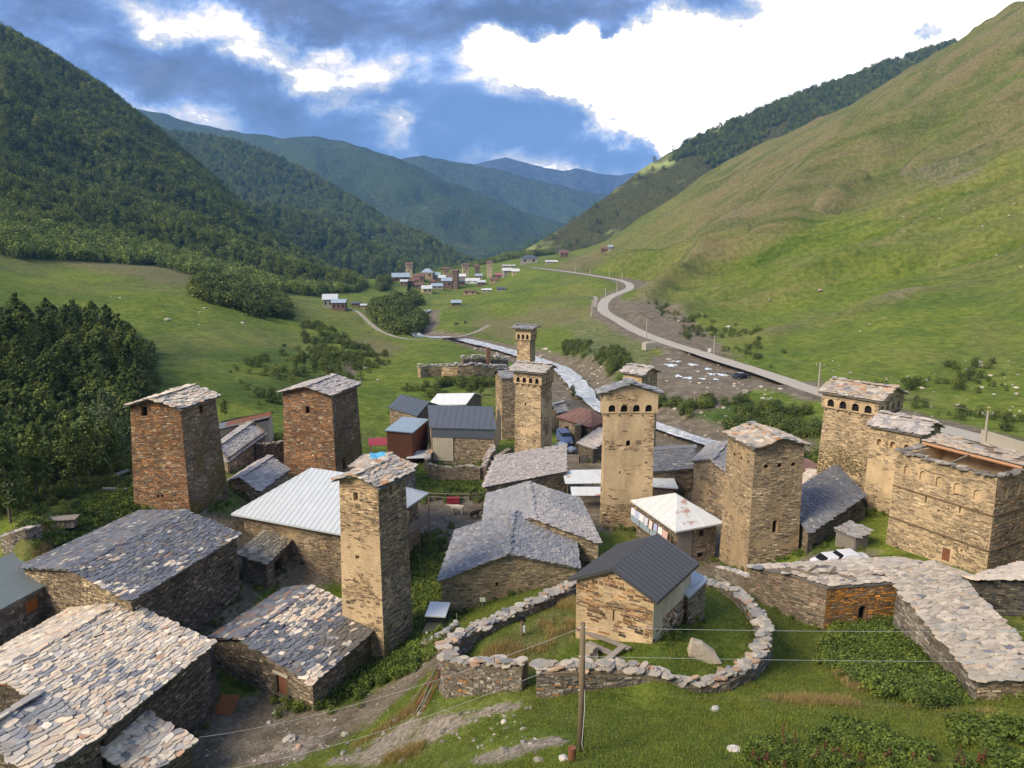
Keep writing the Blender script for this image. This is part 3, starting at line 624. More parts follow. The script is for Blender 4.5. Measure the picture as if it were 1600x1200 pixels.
def sheet_mat(name, base, patch, thr, scale=0.5, seedloc=0.0, moss=None, stone=None):
    """mortar / lime plaster on the wall sheet, with stained patches"""
    m, t, b = new_mat(name, 0.93, 0.1)
    geo = t.nodes.new('ShaderNodeNewGeometry'); P = mapping(t, geo.outputs['Position'], loc=(seedloc, 0, 0))
    c = mixc(t, ramp(t, noise(t, mapping(t, P, (1, 1, .45)), scale, 8, 0.7), [(.3, (0, 0, 0)), (.7, (1, 1, 1))]), tuple(x*.58 for x in base), tuple(x*1.2 for x in base))
    Ps = mapping(t, geo.outputs['Position'], (1.6, 1.6, 7.0))
    n = noise(t, Ps, 1.3, 5, 0.7)
    f = mth(t, 'MULTIPLY', mth(t, 'SUBTRACT', n, thr), 12, clamp=True)
    c = mixc(t, f, c, patch)
    if moss:
        n3 = noise(t, P, 0.45, 5, 0.6); f = mth(t, 'MULTIPLY', mth(t, 'SUBTRACT', n3, 0.5), 6, clamp=True)
        c = mixc(t, mth(t, 'MULTIPLY', f, 0.8), c, moss)
    t.links.new(c, b.inputs['Base Color'])
    h = mth(t, 'ADD', n, mth(t, 'MULTIPLY', noise(t, P, 9, 4, 0.7), 0.4)); bump(t, b, h, 0.8, 0.10)
    return m
S_CREAM = sheet_mat('cream_lime_plaster', (0.62, 0.46, 0.28), (0.20, 0.14, 0.09), 0.60)
S_TAN = sheet_mat('tan_mortar', (0.46, 0.335, 0.20), (0.13, 0.10, 0.07), 0.55)
S_RUST = sheet_mat('rusty_mortar', (0.26, 0.15, 0.08), (0.12, 0.075, 0.05), 0.50)
S_BROWN = sheet_mat('brown_mortar', (0.25, 0.20, 0.145), (0.13, 0.105, 0.08), 0.5)
S_DARKW = sheet_mat('dark_mortar', (0.16, 0.13, 0.10), (0.08, 0.07, 0.055), 0.5, moss=(0.05, 0.05, 0.02))
S_PLASTER = sheet_mat('smooth_lime_plaster', (0.78, 0.66, 0.48), (0.62, 0.5, 0.35), 0.66)
# stone palettes: list of (weight, rgb)
PAL = {
 'tan':   [(4, (.37, .285, .18)), (3, (.29, .225, .15)), (1.6, (.20, .16, .12)), (1, (.46, .37, .25))],
 'cream': [(3, (.50, .37, .22)), (3, (.42, .30, .18)), (2, (.25, .18, .12)), (1, (.14, .11, .09))],
 'rust':  [(4.5, (.33, .175, .085)), (3, (.25, .155, .09)), (2, (.17, .135, .105)), (1, (.33, .25, .17)), (2, (.16, .11, .08)), (1, (.38, .27, .17)), (.6, (.36, .16, .07))],
 'orange':[(4.5, (.42, .20, .045)), (2, (.27, .15, .065)), (2.5, (.19, .135, .09)), (1, (.33, .27, .18))],
 'ochre': [(3, (.31, .20, .11)), (3, (.25, .17, .10)), (2, (.19, .145, .10)), (1, (.36, .28, .18)), (.6, (.38, .19, .07))],
 'brown': [(3, (.235, .185, .135)), (3, (.18, .148, .11)), (2, (.29, .23, .165)), (1, (.13, .11, .09)), (.4, (.38, .32, .24))],
 'dark':  [(3, (.15, .125, .095)), (3, (.115, .098, .08)), (1.5, (.20, .165, .12)), (.3, (.30, .25, .18))],
 'grey':  [(3, (.20, .18, .155)), (2, (.27, .24, .20)), (2, (.14, .125, .11)), (1, (.36, .32, .27))],
 'slate_dark': [(3, (.075, .072, .07)), (2, (.11, .10, .09)), (1, (.17, .15, .12))],
}
SL = {
 'pale':  [(5, (0.614, 0.524, 0.416)), (4, (0.531, 0.467, 0.394)), (4, (0.649, 0.530, 0.389)), (2, (0.578, 0.445, 0.335)), (1.6, (0.401, 0.376, 0.346)), (1.1, (0.224, 0.217, 0.216)), (.35, (0.496, 0.319, 0.205)), (1.5, (0.720, 0.638, 0.508))],
 'wallcap': [(4, (.38, .335, .275)), (3, (.29, .27, .24)), (3, (.45, .385, .30)), (1.2, (.44, .29, .19)), (1, (.22, .215, .21))],
 'warm':  [(5, (.47, .40, .32)), (4, (.40, .355, .29)), (3, (.52, .44, .35)), (1, (.49, .38, .28)), (1, (.34, .32, .29)), (.3, (.20, .20, .22))],
 'blue':  [(5, (.135, .143, .165)), (4, (.175, .183, .205)), (3, (.20, .19, .18)), (2, (.105, .11, .128)), (.6, (.22, .165, .13)), (.6, (.45, .41, .34))],
 'grey':  [(4, (.33, .32, .31)), (3, (.40, .375, .345)), (3, (.22, .225, .24)), (2, (.40, .36, .32)), (1, (.30, .22, .17))],
 'greyblue': [(4, (.235, .24, .26)), (3, (.285, .285, .29)), (3, (.21, .215, .235)), (1.2, (.38, .36, .34)), (.3, (.28, .24, .20))],
 'pink':  [(4, (.48, .42, .37)), (3, (.42, .38, .35)), (3, (.36, .335, .32)), (2, (.54, .48, .42)), (.7, (.24, .24, .25))],
 'orangey': [(3, (.48, .36, .25)), (3, (.44, .37, .30)), (3, (.38, .34, .30)), (2.5, (.54, .47, .38)), (.7, (.44, .23, .12)), (1, (.24, .23, .23))],
 'olive': [(3, (.29, .25, .18)), (3, (.24, .205, .15)), (2, (.35, .31, .24)), (1, (.18, .16, .13))],
}
def pick(pal, n):
    w = np.array([p[0] for p in pal], float); w /= w.sum(); c = np.array([p[1] for p in pal])
    i = rng.choice(len(pal), n, p=w); return c[i]*rng.uniform(.80, 1.2, (n, 1))

class Stones:
    def __init__(s): s.V = []; s.C = []
    def boxes(s, P0, P1, P2, P3, Nrm, dep, col, back=0.04):
        """front quad corners (n,3) pushed out by dep along Nrm, each corner a little differently"""
        n = len(P0); bk = -Nrm[None]*back; am = dep.mean()*.9+.004; ou = [Nrm[None]*(dep+rng.uniform(-am, am, n))[:, None] for _ in range(4)]
        V = np.stack([P0+bk, P1+bk, P2+bk, P3+bk, P0+ou[0], P1+ou[1], P2+ou[2], P3+ou[3]], 1)
        s.V.append(V.reshape(-1, 3)); s.C.append(np.repeat(col, 8, axis=0))
    def build(s, name, mat, parent, kind='stuff'):
        if not s.V: return None
        V = np.concatenate(s.V); C = np.concatenate(s.C); n = len(V)//8
        q = np.array([(4, 5, 6, 7), (0, 1, 5, 4), (1, 2, 6, 5), (2, 3, 7, 6), (3, 0, 4, 7)])
        F = (np.arange(n)[:, None, None]*8 + q[None]).reshape(-1, 4)
        o = mesh_obj(name, V, F, mat, parent, cols=C)
        if kind: o['kind'] = kind
        return o
TOTAL = {'stones': 0}
FOOTS = []   # footprints, to keep plants out of the houses
WO = Vector((0, 0, 0))
def wall_face(sheet, stones, a0, b0, a1, b1, style, openings=(), prof=None, course=.12, ln=(.2, .75), deep=2.0, seed=0, masonry=True):
    """a0,b0: base corners (Vector) left and right seen from outside; a1,b1: top corners. prof: list of (u, extra height) above top line (gable)."""
    a0, b0, a1, b1 = map(Vector, (a0, b0, a1, b1)); H = a1.z-a0.z
    Nrm = (b0-a0).cross(a1-a0).normalized(); L = (b0-a0).length
    def pt(u, z):
        k = (z-a0.z)/H; l = a0.lerp(a1, k) if 0 <= k <= 1 else a0+(a1-a0)*k; r = b0+(b1-b0)*k; return l+(r-l)*u
    us = sorted({0., 1.} | {o['u'][0] for o in openings} | {o['u'][1] for o in openings}); zs = sorted({a0.z-deep, a1.z} | {o['z'][0] for o in openings} | {o['z'][1] for o in openings})
    for i in range(len(us)-1):
        for j in range(len(zs)-1):
            um, zm = (us[i]+us[i+1])/2, (zs[j]+zs[j+1])/2
            if any(o['u'][0] < um < o['u'][1] and o['z'][0] < zm < o['z'][1] for o in openings): continue
            sheet.add([pt(us[i], zs[j]), pt(us[i+1], zs[j]), pt(us[i+1], zs[j+1]), pt(us[i], zs[j+1])], [(0, 1, 2, 3)])
    if prof:
        top = [pt(u, a1.z)+Vector((0, 0, h)) for u, h in prof]
        sheet.add([pt(0, a1.z), pt(1, a1.z)]+top[::-1], [tuple(range(2+len(top)))])
    for o in openings:   # reveals, arched heads
        (u0, u1), (z0, z1) = o['u'], o['z']; dp = o.get('depth', .45)*-1; ins = Nrm*dp
        if o.get('arch'):
            hw = (u1-u0)/2; n = 6; hz = min((u1-u0)*L/2, z1-z0)
            arc = [(u0+hw-hw*math.cos(math.pi*k/n), z1-hz+hz*math.sin(math.pi*k/n)) for k in range(n+1)]
            for k in range(n):
                sheet.add([pt(*arc[k]), pt(*arc[k+1]), pt(arc[k+1][0], z1), pt(arc[k][0], z1)], [(0, 1, 2, 3)])
            ring = [(u0, z0), (u1, z0)] + arc[::-1]
        else: ring = [(u0, z0), (u1, z0), (u1, z1), (u0, z1)]
        ps = [pt(*r) for r in ring]; m = len(ps)
        for k in range(m):
            sheet.add([ps[k], ps[(k+1) % m], ps[(k+1) % m]+ins, ps[k]+ins], [(3, 2, 1, 0)])
        o['ring'] = [p+ins for p in ps]; o['N'] = Nrm; o['pt'] = pt
    if not masonry or style.get('bare'): return
    pal = PAL[style.get('pal', 'tan')]; pl = style.get('plaster', 0.0); course = style.get('course', course); ln = style.get('ln', ln)
    zmax = a1.z + (max(h for _, h in prof) if prof else 0)
    z = a0.z - min(deep, .8); U0 = []; U1 = []; Z0 = []; Z1 = []
    r = random.Random(seed*77+int(L*100))
    while z < zmax-0.02:
        h = course*r.choice((.65, .85, 1.0, 1.0, 1.3, 1.7)); u = -r.uniform(0, .5)*ln[0]/L
        row = []
        while u < 1:
            l = r.uniform(*ln)/L; row.append((max(u, 0.002), min(u+l, .998))); u += l
        for (p, q) in row:
            if q-p > .05/L: U0.append(p); U1.append(q); Z0.append(z); Z1.append(z+h)
        z += h
    U0, U1, Z0, Z1 = map(np.array, (U0, U1, Z0, Z1)); um = (U0+U1)/2; zm = (Z0+Z1)/2
    keep = np.ones(len(um), bool)
    if prof:
        pu = np.array([p[0] for p in prof]); ph = np.array([p[1] for p in prof])
        keep &= Z1 <= a1.z + np.minimum(np.interp(U0, pu, ph), np.interp(U1, pu, ph)) + .02
    else: keep &= Z1 <= a1.z+.03
    for o in openings:
        keep &= ~((U1 > o['u'][0]) & (U0 < o['u'][1]) & (Z1 > o['z'][0]) & (Z0 < o['z'][1]))
    # plaster hides part of the stones
    s_ = seed*13.7
    pn = .65*fbm(um*L/2.6+s_, zm/1.9+s_, 3, 300) + .35*fbm(um*L/.6+s_, zm/.35, 2, 310)
    if pl: 
        off = style.get('pl_fn'); thr = pl + (off(um, (zm-a0.z)/H) if off else 0)
        keep &= ~(pn*1.0 < thr*.9+.05)
    U0, U1, Z0, Z1, um, zm = (A[keep] for A in (U0, U1, Z0, Z1, um, zm)); n = len(um)
    if n == 0: return
    TOTAL['stones'] += n
    def PTS(u, z):
        k = ((z-a0.z)/H)[:, None]; A = np.array(a0)+(np.array(a1)-np.array(a0))*k; Bv = np.array(b0)+(np.array(b1)-np.array(b0))*k
        return A+(Bv-A)*u[:, None]
    g = .005/L; j = lambda s: rng.uniform(-s, s, n); jh = (Z1-Z0)*.2; hx = rng.uniform(-1, 1, (4, n))
    ju = .06/L
    P0 = PTS(U0+g+np.abs(j(ju)), Z0+.004+jh*np.abs(hx[0])); P1 = PTS(U1-g-np.abs(j(ju)), Z0+.004+jh*np.abs(hx[1]))
    P2 = PTS(U1-g-np.abs(j(ju)), Z1-.004-jh*np.abs(hx[2])); P3 = PTS(U0+g+np.abs(j(ju)), Z1-.004-jh*np.abs(hx[3]))
    col = pick(pal, n)
    col = col*rng.choice([.62, .85, 1.0, 1.0, 1.12, 1.3], (n, 1))
    # large stains
    sn = fbm(um*L/2.2+s_*2, zm/2.8, 4, 330); col = col*(0.42+1.16*sn)[:, None]
    if style.get('moss'):
        mn = fbm(um*L/1.6+s_, zm/2.4, 4, 350); f = np.clip((mn-(.62-style['moss']*.3))*6, 0, 1)*.85
        mf = style.get('moss_fn'); 
        if mf: f = f*mf(um, (zm-a0.z)/H)
        col = col*(1-f[:, None]) + np.array(style.get('moss_col', (.12, .105, .03)))[None]*f[:, None]*rng.uniform(.6, 1.4, (n, 1))
    if style.get('accent'):
        f = (rng.random(n) < style['accent'][0]); col[f] = np.array(style['accent'][1])*rng.uniform(.8, 1.1, (f.sum(), 1))
    dm = ((a0+b0)/2+WO).length; pr = style.get('proud', .05)*(1 if dm < 58 else .75)
    dep = rng.uniform(.0, pr, n)
    dep = np.where(rng.random(n) < .04, dep+.03, dep)
    stones.boxes(P0, P1, P2, P3, np.array(Nrm), dep, col)

def fill_opening(o, parent):
    """door leaf, shutter, glass or dark back as its own part"""
    kind = o.get('fill', 'dark'); ring = [Vector(p) for p in o['ring']]; Nn = o['N']
    mb = MB(); mb.add([p-Nn*.02 for p in ring], [tuple(range(len(ring)))])
    nm = {'dark': 'window', 'door': 'door', 'darkdoor': 'doorway', 'window': 'window', 'shutter': 'window', 'niche': 'niche'}[kind]
    mt = {'dark': M_DARK, 'darkdoor': M_DARK, 'door': M_WOODR, 'window': M_GLASS, 'shutter': M_WOODO, 'niche': o.get('mat', S_CREAM)}[kind]
    w = mb.build(nm, M_DARK if kind in ('door', 'shutter') else mt, parent)
    if kind in ('door', 'shutter'):
        a, b, c2, d = ring[0], ring[1], ring[2], ring[-1]; X = (b-a); n = 4
        for k in range(n):
            p = MB(); c0 = a+X*((k+.5)/n)+(d-a)*.5+Nn*.06
            p.box(c0, (X.length/n-.02, .05, (d-a).length-.05), ax=(X.normalized(), Nn, (d-a).normalized())); pp = p.build('plank', mt, w)
    if kind in ('window', 'shutter') and o.get('frame', True):
        f = MB(); 
        for k in range(len(ring)): f.beam(ring[k]+Nn*.05, ring[(k+1) % len(ring)]+Nn*.05, .09, .07)
        f.build('frame', M_WOOD if kind == 'window' else M_WOODO, w)
    if o.get('lintel'):
        a, b = ring[-1], ring[2]; p = MB(); q = Nn*(o.get('depth', .45)); X = (b-a).normalized()
        p.beam(a-X*.25+q+Nn*.03+Vector((0, 0, .1)), b+X*.25+q+Nn*.03+Vector((0, 0, .1)), .2, .18); p.build('lintel', M_WOODG if not o.get('lm') else o['lm'], parent)
    return w

# ------------------------------------------------------------------ slate roofs
def slab_mesh(seed):
    r = random.Random(seed); n = 9; pts = []; off = r.random()
    for k in range(n):
        t = 2*math.pi*(k+off)/n + r.uniform(-.2, .2); x = math.cos(t); y = math.sin(t)
        x = math.copysign(abs(x)**.62, x)*.5; y = math.copysign(abs(y)**.7, y)*.5
        q = r.uniform(.87, 1.09); pts.append((x*q, y*q*r.uniform(.94, 1.06)+.5))
    mb = MB(); m = len(pts)
    vs = [(x, y, 0) for x, y in pts] + [(x*.97, .5+(y-.5)*.97, 1) for x, y in pts]
    mb.add(vs, [tuple(range(m, 2*m))] + [(i, (i+1) % m, (i+1) % m+m, i+m) for i in range(m)])
    return mb
SLABS = [slab_mesh(i) for i in range(14)]
SLAB_ME = []
for i, s in enumerate(SLABS):
    me = bpy.data.meshes.new('slate'); me.from_pydata(s.v, [], s.f); me.materials.append(M_SLATE); me.update(); SLAB_ME.append(me)
SLAB_V = [np.array(s.v) for s in SLABS]; SLAB_NV = len(SLAB_V[0])
def slab_roof(roof, quads, s=.6, pal='blue', parts=0, thick=.05, colfn=None, name='slate', skip=None, rough=1.0, seed=1):
    """quads: list of (eaveLeft, eaveRight, ridgeRight, ridgeLeft) seen from outside, slates laid from the eave up"""
    r = random.Random(seed); items = []
    for qi, (A, Bq, Cq, D) in enumerate(quads):
        A, Bq, Cq, D = map(Vector, (A, Bq, Cq, D)); LU = ((Bq-A).length+(Cq-D).length)/2; LV = ((D-A).length+(Cq-Bq).length)/2
        if LV < .2: continue
        Nn = (Bq-A).cross(D-A).normalized(); expo = s*.56; rows = max(2, int(LV/expo)); 
        for j in range(rows+1):
            v = (j)/rows - .03; u = -r.uniform(0, .6)*s/LU
            while u < 1:
                w = s*r.choice((.55, .7, .85, 1.0, 1.0, 1.25, 1.6))*r.uniform(.88, 1.12); um = min(max(u+w/2/LU, .25*w/LU), 1-.25*w/LU)
                u += w*.93/LU
                if um-w/LU/2 > 1.0: break
                vv = v+r.uniform(-.38, .38)/rows
                if j == rows: vv = min(vv, 1-.35/rows)
                if skip and skip(qi, um, vv): continue
                base = A.lerp(Bq, um).lerp(D.lerp(Cq, um), max(-.02, vv))
                X = (A.lerp(D, min(1, max(0, vv)))); X = (Bq.lerp(Cq, min(1, max(0, vv)))-X).normalized(); Y = Nn.cross(X)
                ln = s*r.uniform(1.0, 1.6); 
                if j >= rows-1: ln *= .75
                tilt = -math.atan((thick*2.0+r.uniform(0, .035)*rough)/ln); yaw = r.gauss(0, .16)*rough; rollj = r.uniform(-.04, .04)*rough
                Mx = Matrix((X, Y, Nn)).transposed() @ Matrix.Rotation(yaw, 3, 'Z') @ Matrix.Rotation(tilt, 3, 'X') @ Matrix.Rotation(rollj, 3, 'Y')
                p = base + Nn*(thick*2.0+.02+r.uniform(0, .025)*rough)
                items.append((qi, um, vv, p, Mx, w*1.18, ln, thick*r.uniform(.7, 1.4)))
    if not items: return
    n = len(items); col = pick(SL[pal] if isinstance(pal, str) else pal, n)
    if colfn:
        for i, it in enumerate(items):
            q = colfn(it[0], it[1], it[2], it[3], r)
            if q is not None: col[i] = pick(SL[q], 1)[0] if isinstance(q, str) else np.array(q)
    if not parts: col = col*.6+col.mean(0)[None]*.4
    if parts:
        order = sorted(range(n), key=lambda i: items[i][3].length)[:parts]
    else: order = []
    oset = set(order)
    for i in order:
        _, _, _, p, Mx, w, l, th = items[i]
        inst(name, SLAB_ME[r.randrange(14)], roof, p, Mx.to_euler(), (w, l, th), tuple(col[i]))
    rest = [i for i in range(n) if i not in oset]
    if rest:
        V = []; F = []; C = []; off = 0
        for i in rest:
            _, _, _, p, Mx, w, l, th = items[i]; k = r.randrange(14)
            v = (SLAB_V[k]*np.array([w, l, th])) @ np.array(Mx).T + np.array(p); V.append(v); C.append(np.repeat(col[i][None], SLAB_NV, 0))
            F += [tuple(a+off for a in f) for f in SLABS[k].f]; off += SLAB_NV
        o = mesh_obj('slates' , np.concatenate(V), F, M_SLATEJ, roof, cols=np.concatenate(C)); o['kind'] = 'stuff'
    TOTAL['slabs'] = TOTAL.get('slabs', 0)+n

def metal_roof(roof, quads, mat, seam=.5, rib=.04, parts=True, eps=.03):
    for A, Bq, Cq, D in quads:
        A, Bq, Cq, D = map(Vector, (A, Bq, Cq, D)); Nn = (Bq-A).cross((D-A) if (D-A).length > .01 else (Cq-A)).normalized(); L = (Bq-A).length; n = max(1, round(L/seam))
        lt = (Cq-D).length
        # seams run square to the eave, cut by the hips
        X = (Bq-A).normalized(); up = Nn.cross(X); dx = (D-A).dot(X); cx = (Cq-A).dot(X); hgt = (D-A).dot(up); hc = (Cq-A).dot(up); hm = max(hgt, hc, .01)
        def h_at(x):
            if x < dx: return hgt*x/max(dx, 1e-6)
            if x > cx: return hc*(L-x)/max(L-cx, 1e-6)
            return hgt+(hc-hgt)*((x-dx)/max(cx-dx, 1e-6))
        for k in range(n):
            x0, x1 = L*k/n, L*(k+1)/n; xs = [x0]+[x for x in (dx, cx) if x0+1e-3 < x < x1-1e-3]+[x1]
            low = [A+X*x for x in (x0, x1)]; hi = [A+X*x+up*h_at(x) for x in xs[::-1]]
            pts = low+hi; mb = MB(); m = len(pts); o1 = Nn*eps
            mb.add([p+o1*.2 for p in pts]+[p+o1 for p in pts], [tuple(range(m-1, -1, -1)), tuple(range(m, 2*m))]+[(i, (i+1) % m, (i+1) % m+m, i+m) for i in range(m)])
            if k: mb.beam(A+X*x0+o1+Nn*rib*.5, A+X*x0+up*h_at(x0)+o1+Nn*rib*.5, .045, rib)
            mb.build('panel', mat, roof)

def house(name, label, N_, L_, R_, ze, zg, ridge='R', frac=.5, rise=1.5, roof='slab', rmat=None, s=.55, pal='blue', parts=0, over=.35, NL=None, NR=None, op_L=(), op_R=(), cat='house', group=None,
          colfn=None, seed=1, zw=None, thick=.05, back_rise=None, mason=True, deck=.14, B_=None, skip=None, wmat=None, fascia=None, seam=.5, corners=None):
    if corners: PN, PL, PR, PB = (Vector(c) for c in corners)
    else:
        PN, PL, PR = PZ(*N_, ze), PZ(*L_, ze), PZ(*R_, ze); PB = PZ(*B_, ze) if B_ else PL+PR-PN
    ctr = (PN+PB+PL+PR)/4
    th = empty(name, (ctr.x, ctr.y, zg), label, cat, group)
    O = Vector((ctr.x, ctr.y, zg)); loc = lambda p: Vector(p)-O
    PNl, PLl, PRl, PBl = map(loc, (PN, PL, PR, PB))
    up = Vector((0, 0, rise)); upb = Vector((0, 0, back_rise if back_rise is not None else rise))
    rf = None; quads = []
    if ridge == 'R':
        a, b = PNl.lerp(PLl, frac)+up, PRl.lerp(PBl, frac)+upb; quads = [(PNl, PRl, b, a)] + ([(PBl, PLl, a, b)] if frac < .99 else []); g = 'NL'
    elif ridge == 'L':
        a, b = PNl.lerp(PRl, frac)+up, PLl.lerp(PBl, frac)+upb; quads = [(PLl, PNl, a, b)] + ([(PRl, PBl, b, a)] if frac < .99 else []); g = 'NR'
    else:   # hip; frac = ridge length share along the longer side
        l1 = (PLl-PNl).length; l2 = (PRl-PNl).length; c = (PNl+PBl)/2+up
        if l2 >= l1: dv = (PRl-PNl)*.5*frac
        else: dv = (PLl-PNl)*.5*frac
        a, b = c-dv, c+dv
        if l2 >= l1: quads = [(PNl, PRl, b, a), (PRl, PBl, b, b), (PBl, PLl, a, b), (PLl, PNl, a, a)]
        else: quads = [(PLl, PNl, a, b), (PNl, PRl, a, a), (PRl, PBl, b, a), (PBl, PLl, b, b)]
        g = ''
    # deck
    dk = MB()
    for q in quads:
        nn = (q[1]-q[0]).cross((q[3]-q[0]) if (q[3]-q[0]).length > .01 else (q[2]-q[0])).normalized(); pts = [q[0], q[1], q[2], q[3]] if (q[2]-q[3]).length > .01 else [q[0], q[1], q[2]]; m = len(pts)
        dk.add([p-Vector((0, 0, deck)) for p in pts]+pts, [tuple(range(m-1, -1, -1)), tuple(range(m, 2*m))]+[(i, (i+1) % m, (i+1) % m+m, i+m) for i in range(m)])
    rf = dk.build('roof', fascia or (M_DECK if roof == 'slab' else rmat), th)
    if roof == 'slab': slab_roof(rf, quads, s, pal, parts, thick, colfn, seed=seed, skip=skip)
    else: metal_roof(rf, quads, rmat, seam)
    # walls inset from the roof edge
    c = (PNl+PBl)/2
    def ins(p, q1, q2): return p + (q1-p).normalized()*over + (q2-p).normalized()*over
    wN, wL, wR, wB = ins(PNl, PLl, PRl), ins(PLl, PNl, PBl), ins(PRl, PNl, PBl), ins(PBl, PLl, PRl)
    zt = ze-zg-deck*.6
    def T(p): return Vector((p.x, p.y, zt))
    def G(p): return Vector((p.x, p.y, 0.0))
    global WO
    WO = O
    FOOTS.append([((p+O).x, (p+O).y) for p in (wN, wR, wB, wL)])
    sheetm = MB(); st = Stones(); sty = NL or {'pal': 'brown'}; styR = NR or sty
    k = .97
    profL = [(0, 0), (1-frac, rise*k), (1, 0)] if g == 'NL' and 0 < frac < .99 else ([(0, rise*k), (1, 0)] if g == 'NL' else None)   # left-to-right seen from outside: L -> N
    profR = [(0, 0), (frac, rise*k), (1, 0)] if g == 'NR' and 0 < frac < .99 else ([(0, 0), (1, rise*k)] if g == 'NR' else None)
    def fix(ops): 
        out = []
        for o in ops: o = dict(o); out.append(o)
        return out
    oL, oR = fix(op_L), fix(op_R)
    hl = rise*k if (g == 'NR' and frac > .99) else 0
    wall_face(sheetm, st, G(wL), G(wN), T(wL), T(wN), sty, oL, profL, seed=seed, masonry=mason)
    shR = MB() if styR.get('sheet') else sheetm
    wall_face(shR, st, G(wN), G(wR), T(wN), T(wR), styR, oR, profR, seed=seed+1, masonry=mason)
    wall_face(sheetm, st, G(wR), G(wB), T(wR), T(wB), sty, (), ([(0, 0), (frac, rise*k), (1, 0)] if frac < .99 else [(0, 0), (1, rise*k)]) if g == 'NL' else ([(0, rise*k), (1, rise*k)] if g == 'NR' and frac > .99 else None), masonry=False)
    wall_face(sheetm, st, G(wB), G(wL), T(wB), T(wL), sty, (), ([(0, 0), (1-frac, rise*k), (1, 0)] if frac < .99 else [(0, rise*k), (1, 0)]) if g == 'NR' else ([(0, rise*k), (1, rise*k)] if g == 'NL' and frac > .99 else None), masonry=False)
    w = sheetm.build('wall', sty.get('smat', S_BROWN), th)
    if shR is not sheetm: shR.build('wall', styR['sheet'], th)
    st.build('masonry', M_STONE, th)
    for o in oL+oR: fill_opening(o, th)
    (lambda *a: None)('HOUSE', label[:50], f"{(PL-PN).length:.1f} x {(PR-PN).length:.1f} h {ze-zg:.1f} cos {(PL-PN).normalized().dot((PR-PN).normalized()):.2f} ground {g1(PN.x,PN.y):.1f} {g1(PL.x,PL.y):.1f} {g1(PR.x,PR.y):.1f} zg {zg}")
    return th, dict(O=O, N=wN, L=wL, R=wR, B=wB, zt=zt, ridge=(a, b), rN=PNl, rL=PLl, rR=PRl, rB=PBl, roof=rf)

